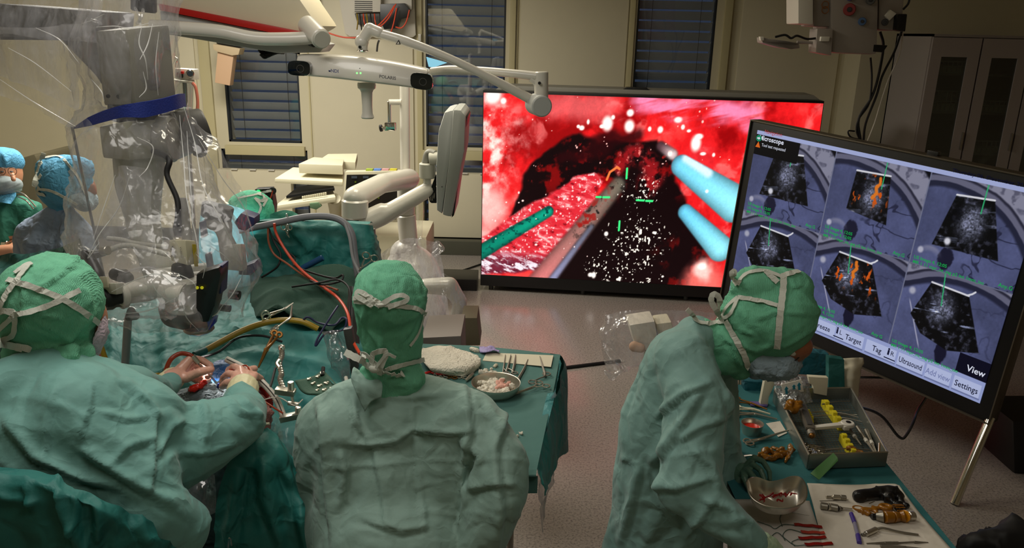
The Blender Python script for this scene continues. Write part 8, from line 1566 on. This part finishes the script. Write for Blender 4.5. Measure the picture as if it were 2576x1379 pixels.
card([(1872, 958), (1930, 962), (1926, 1012), (1874, 1010)], 2.58, .05, pmat('teal_pack', (16, 84, 96), .6), 'dark teal folded pack half hidden by the nurse mask', 'drape pack', .01)
MB().prism([t2(1886, 1012, .003), t2(1932, 1014, .003), t2(1930, 1024, .003), t2(1888, 1022, .003)], (0, 0, .004)).build('purple_wrap', pmat('wrap_purple', (96, 84, 140), .6), None, label='flat purple strip beneath the instruments at the far left of the right table', category='strip')
# instruments left of the tray
rb_ = t2(1890, 1090); rbo = thing('red_bowl', rb_, 'small steel cup with red liquid on the teal cloth', 'cup')
MB().lathe([(.002, .002), (.026, .002), (.031, .03), (.0335, .036), (.035, .036), (.034, .034), (.032, .02), (.028, 0.), (.002, 0.)], rb_, (0, 0, 1), 32).build('cup', M_STEEL, rbo); MB().cyl(rb_+Vector((0, 0, .012)), rb_+Vector((0, 0, .022)), .0285, n=28).build('red_liquid', M_BLOODB, rbo)
ringed('forceps', t2(1985, 1082, .02), t2(1925, 1102, .01), t2(1893, 1113, .006), t2(1888, 1108, .006), .012, .0034, M_STEEL, 'long steel forceps leaning on the tray wall in front of the red cup', 'forceps left of the tray')
ringed('forceps', t2(1955, 1055, .008), t2(1900, 1042, .008), t2(1858, 1038, .006), t2(1858, 1044, .006), .011, .0040, M_STEEL, 'thick steel forceps behind the red cup', 'forceps left of the tray')
ringed('forceps', t2(1930, 1030, .01), t2(1890, 1015, .008), t2(1860, 1004, .006), t2(1858, 1012, .006), .010, .0032, BROWN, 'brass-coloured forceps farthest back at the left of the tray', 'forceps left of the tray')
ringed('forceps', t2(1938, 1042, .01), t2(1895, 1030, .008), t2(1862, 1024, .006), t2(1860, 1030, .006), .010, .0034, M_IVORY, 'pale-handled forceps between the brass and the thick steel ones', 'forceps left of the tray')
MB().prism([t2(1927, 1066, .002), t2(1962, 1060, .002), t2(1980, 1090, .002), t2(1958, 1100, .002), t2(1940, 1080, .002)], (0, 0, .001)).build('note_paper', M_PAPER, None, False, label='small white paper slip between the red cup and the tray', category='paper')
MB().tube([t2(1870, 1148, .006), t2(1892, 1146, .01), t2(1906, 1156, .006)], .003, 6).build('wire_hook', M_STEEL, None, label='bent steel hook near the gloved hand', category='hook')
am = MB(); 
def amb(pts, rad): 
    for (x1, y1, z1), (x2, y2, z2) in zip(pts, pts[1:]): am.capsule(t2(x1, y1, z1), t2(x2, y2, z2), rad, rad)
amb([(1912, 1144, .008), (1935, 1134, .012), (1958, 1142, .008)], .0055); amb([(1920, 1148, .008), (1945, 1152, .01), (1965, 1148, .008)], .0055); amb([(1945, 1126, .008), (1960, 1134, .012), (1986, 1140, .01)], .004); amb([(1990, 1126, .012), (1988, 1142, .01), (1976, 1162, .006)], .004); amb([(1925, 1152, .006), (1950, 1155, .006)], .006); amb([(1960, 1142, .008), (1985, 1140, .01)], .006)
organic('amber_tool', am, .003, M_AMBER, None, 1, dict(amp=.0015, freq=60, seed=6), label='amber-brown T-handled plastic tool on the teal cloth, left of the tray', category='tool')
# kidney dish held by the nurse
kd = thing('kidney_dish', t2(1955, 1235, .03), 'steel kidney dish with blood streaks held tilted by the nurse', 'dish')
out = [(1877, 1216), (1884, 1206), (1905, 1202), (1935, 1212), (1965, 1208), (1990, 1200), (2012, 1202), (2026, 1222), (2028, 1248), (2016, 1268), (1985, 1278), (1950, 1278), (1915, 1270), (1888, 1250)]
ccx = sum(p[0] for p in out)/len(out); ccy = sum(p[1] for p in out)/len(out); rimz = lambda y: 1.02-(y-1202)*.00055
rim_ = catmull([Zp(x, y, rimz(y)) for x, y in out]+[Zp(*out[0], rimz(out[0][1]))], 70)[:-1]; n_ = len(rim_); cen0 = sum(rim_, Vector())/n_; V = []; Fc = []
levels = [(1.03, 0), (1.0, .001), (.97, -.004), (.88, -.022), (.72, -.034), (.4, -.038), (.05, -.038)]
for s_1, dz in levels:
    for p in rim_: V.append(Vector((cen0.x+(p.x-cen0.x)*s_1, cen0.y+(p.y-cen0.y)*s_1, cen0.z+(p.z-cen0.z)*s_1+dz)))
for i in range(len(levels)-1):
    for j in range(n_): Fc.append((i*n_+j, i*n_+(j+1) % n_, (i+1)*n_+(j+1) % n_, (i+1)*n_+j))
Fc.append(tuple((len(levels)-1)*n_+j for j in range(n_)))
dsh = link_mesh('dish', V, Fc, M_STEEL, kd, True); md = dsh.modifiers.new('t', 'SOLIDIFY'); md.thickness = .0012; md.offset = -1
mb = MB(); rr = random.Random(9); kb_ = bvh_of(dsh)
for i in range(12):
    x, y = rr.uniform(1915, 1995), rr.uniform(1240, 1266); pts = []
    for j in range(4): pts.append(hit(kb_, x+j*rr.uniform(2, 9)-8, y+rr.uniform(-6, 5), 1.8, .0008)[0])
    mb.tube(pts, [.002, .0028, .001], 6)
mb.build('blood_streaks', M_BLOOD, kd)['kind'] = 'stuff'
# probes, pen, drill parts on the white sheet
def cyls(name, pts, lab, cat, parts=None, group=None):
    """pts: (px, py, radius m, material, part name) runs"""
    t = thing(name, t2(pts[0][0], pts[0][1]), lab, cat, group)
    for a, b in zip(pts, pts[1:]):
        ra = a[2]; rb2 = a[5] if len(a) > 5 else a[2]; MB().cyl(t2(a[0], a[1], ra+.006), t2(b[0], b[1], rb2+.006), ra, rb2, n=16).build(a[4], a[3], t)
    return t
cyls('adapter', [(2078, 1251, .004, M_STEEL, 'thin_end'), (2095, 1251, .007, M_STEEL, 'sleeve'), (2114, 1252, .0075, M_STEELD, 'rear'), (2128, 1253, .005, M_STEELD, 'x')], 'short ribbed steel drill adapter at the top of the white sheet', 'adapter')
MB().tube([t2(2062, 1261, .006), t2(2100, 1260, .007), t2(2134, 1258, .006)], .0016, 6).build('needle', M_STEELD, None, label='thin steel pin just below the short drill adapter', category='pin')
cyls('handpiece', [(2064, 1272, .0095, M_STEELD, 'rear_grip'), (2082, 1275, .0098, M_STEEL, 'ring'), (2088, 1275, .0095, M_STEELD, 'barrel'), (2108, 1279, .008, M_STEELD, 'neck', .0045), (2118, 1280, .0042, M_STEEL, 'nose'), (2144, 1283, .003, M_STEEL, 'x')], 'dark steel drill handpiece with narrow nose on the white sheet', 'handpiece')
bb = MB(); 
for a, b, ra, rb2 in (((2160, 1248), (2235, 1240), .017, .018), ((2235, 1240), (2262, 1250), .018, .014), ((2262, 1250), (2272, 1268), .010, .008), ((2235, 1252), (2258, 1275), .012, .008), ((2256, 1268), (2264, 1280), .007, .006)): bb.capsule(t2(*a, .018), t2(*b, .014), ra, rb2)
organic('battery_handle', bb, .004, M_BLACK, None, 2, dict(amp=.0015, freq=30, seed=3), label='black rubbery pistol handle lying on the white sheet', category='handle')
sd = cyls('amber_screwdriver', [(2192, 1300, .008, M_BLACK, 'socket'), (2204, 1300, .010, M_STEELD, 'chuck', .014), (2224, 1301, .0155, M_AMBER, 'front_bulge', .0145), (2246, 1301, .0145, M_AMBER, 'grip', .012), (2264, 1300, .0125, M_AMBER, 'rear_collar', .0155), (2276, 1299, .0155, pmat('amber_bright', (196, 130, 20), .3), 'end_band', .014), (2281, 1299, .009, M_STEELD, 'thread'), (2286, 1299, .012, M_STEEL, 'end_nut'), (2300, 1298, .010, M_STEEL, 'x')], 'amber-handled thick screwdriver with steel ends on the white sheet', 'screwdriver')
A, B = t2(2246, 1301), t2(2268, 1300)
for k in range(7):
    a = -PI/2+k*PI/6+PI/2*.0; d = (B-A).normalized(); n_ = Vector((-d.y, d.x, 0)); cc = Vector((0, 0, .0205)); o_ = n_*math.sin(k*PI/6-PI/2)*.0145+Vector((0, 0, 1))*math.cos(k*PI/6-PI/2)*.0145
    MB().tube([A+cc+o_, B+cc+o_*.9], .0016, 6).build('grip_rib', M_AMBER, sd)
rg = thing('amber_clip', t2(2180, 1282), 'amber plastic ring clip with two loops beside the black handle', 'clip')
MB().ring(t2(2160, 1279, .008), (0, .2, 1), .014, .0028, 24, 8).build('loop', M_AMBER, rg); MB().ring(t2(2228, 1276, .012), (0, .2, 1), .013, .006, 24, 10).build('loop', M_AMBER, rg)
mb = MB()
for a, b in (((2170, 1280), (2190, 1283)), ((2190, 1283), (2215, 1278)), ((2165, 1287), (2195, 1296)), ((2196, 1276), (2205, 1290))): mb.capsule(t2(*a, .009), t2(*b, .009), .005, .006)
organic('clip_body', mb, .003, M_AMBER, rg, 1, dict(amp=.001, freq=60, seed=3)); MB().tube([t2(2186, 1268, .014), t2(2200, 1262, .014)], .0012, 6).build('wire', M_CHROME, rg)
cyls('marker_pen', [(2141, 1292, .0055, M_PURPLE, 'cap'), (2150, 1316, .005, pmat('pen_clear', (130, 126, 150), .3), 'barrel'), (2158, 1346, .006, M_PURPLE, 'end_cap'), (2162, 1366, .005, M_PURPLE, 'x')], 'purple marker pen with clear barrel on the white sheet', 'pen')
sk = cyls('suction_tip', [(2168, 1346, .004, M_STEELD, 'tail'), (2178, 1344, .007, M_STEEL, 'ribbed_grip', .007), (2204, 1332, .004, M_STEEL, 'x')], 'steel suction tip with ribbed grip and long bent tube', 'suction tip')
MB().tube([t2(2204, 1332, .01), t2(2222, 1329, .014), t2(2260, 1338, .01), t2(2310, 1346, .008)], [.0038, .0034, .003, .003], 8).build('bent_tube', M_STEELD, sk)
cyls('dissector', [(2180, 1368, .0018, M_STEELD, 'tip', .003), (2225, 1366, .0034, M_STEELD, 'grip'), (2260, 1366, .002, M_STEELD, 'shaft'), (2300, 1364, .003, M_STEELD, 'blade', .001), (2335, 1365, .001, M_STEELD, 'x')], 'slim double-ended dissector below the suction tip', 'dissector')
cyls('dissector', [(2215, 1374, .004, M_STEELD, 'grip'), (2280, 1378, .0035, M_STEELD, 'shaft'), (2350, 1386, .0012, M_STEELD, 'x')], 'thick dark dissector at the bottom edge, below the slim one', 'dissector')
MB().tube([t2(1935, 1283, .006), t2(1990, 1289, .006), t2(2036, 1296, .006)], [.0016, .0014, .0008], 6).build('needle', M_STEELD, None, label='long thin steel needle below the kidney dish', category='needle')
# neuro patties with threads
for k, (x0_, y0_, x1_, y1_, tx) in enumerate(((1998, 1320, 2068, 1326, [(1998, 1321), (1970, 1320), (1950, 1330), (1935, 1322), (1905, 1312)]), (2015, 1339, 2074, 1341, [(2015, 1339), (1985, 1332), (1970, 1345), (1975, 1360)]), (2009, 1355, 2077, 1352, [(2009, 1356), (1992, 1364), (2000, 1374)]), (2025, 1370, 2094, 1368, [(2025, 1371), (2000, 1372), (1975, 1355), (1955, 1340), (1935, 1355)]), (2080, 1384, 2110, 1392, [(2080, 1386), (2060, 1392)]))):
    t = thing('neuro_patty', t2(x0_, y0_), ['topmost blood-soaked patty strip with green thread', 'second patty strip from the top, pale at its left end', 'third patty strip from the top, evenly dark', 'fourth patty strip, widest, near the bottom edge', 'patty scrap cut by the bottom frame edge'][k], 'patty', 'red patties on the white sheet')
    A, B = t2(x0_, y0_, .0085), t2(x1_, y1_, .0085); d = (B-A); n_ = Vector((-d.y, d.x, 0)).normalized()*.0048
    P = [A.lerp(B, i/6)+Vector((0, 0, .0012*math.sin(i*2+k))) for i in range(7)]; mb = MB(); V = []; Fc = []
    for i, p in enumerate(P):
        V += [p-n_, p+n_, p+n_+Vector((0, 0, .0018)), p-n_+Vector((0, 0, .0018))]
        if i: Fc += [(4*i-4+a, 4*i-4+(a+1) % 4, 4*i+(a+1) % 4, 4*i+a) for a in range(4)]
    Fc += [(0, 3, 2, 1), (24, 25, 26, 27)]
    link_mesh('strip', V, Fc, M_BLOOD if k != 1 else pmat('blood_pale', (160, 52, 36), .5, var=.4, vscale=30), t, False)
    MB().tube([t2(x, y, .0075) for x, y in tx], .0009, 5).build('thread', pmat('thread_green', (50, 80, 70), .8), t)
MB().tube([t2(1968, 1290, .005), t2(1962, 1305, .005), t2(1968, 1325, .005)], .0009, 5).build('thread', pmat('thread_green', (50, 80, 70), .8), None, label='loose green thread hanging from below the kidney dish', category='thread')
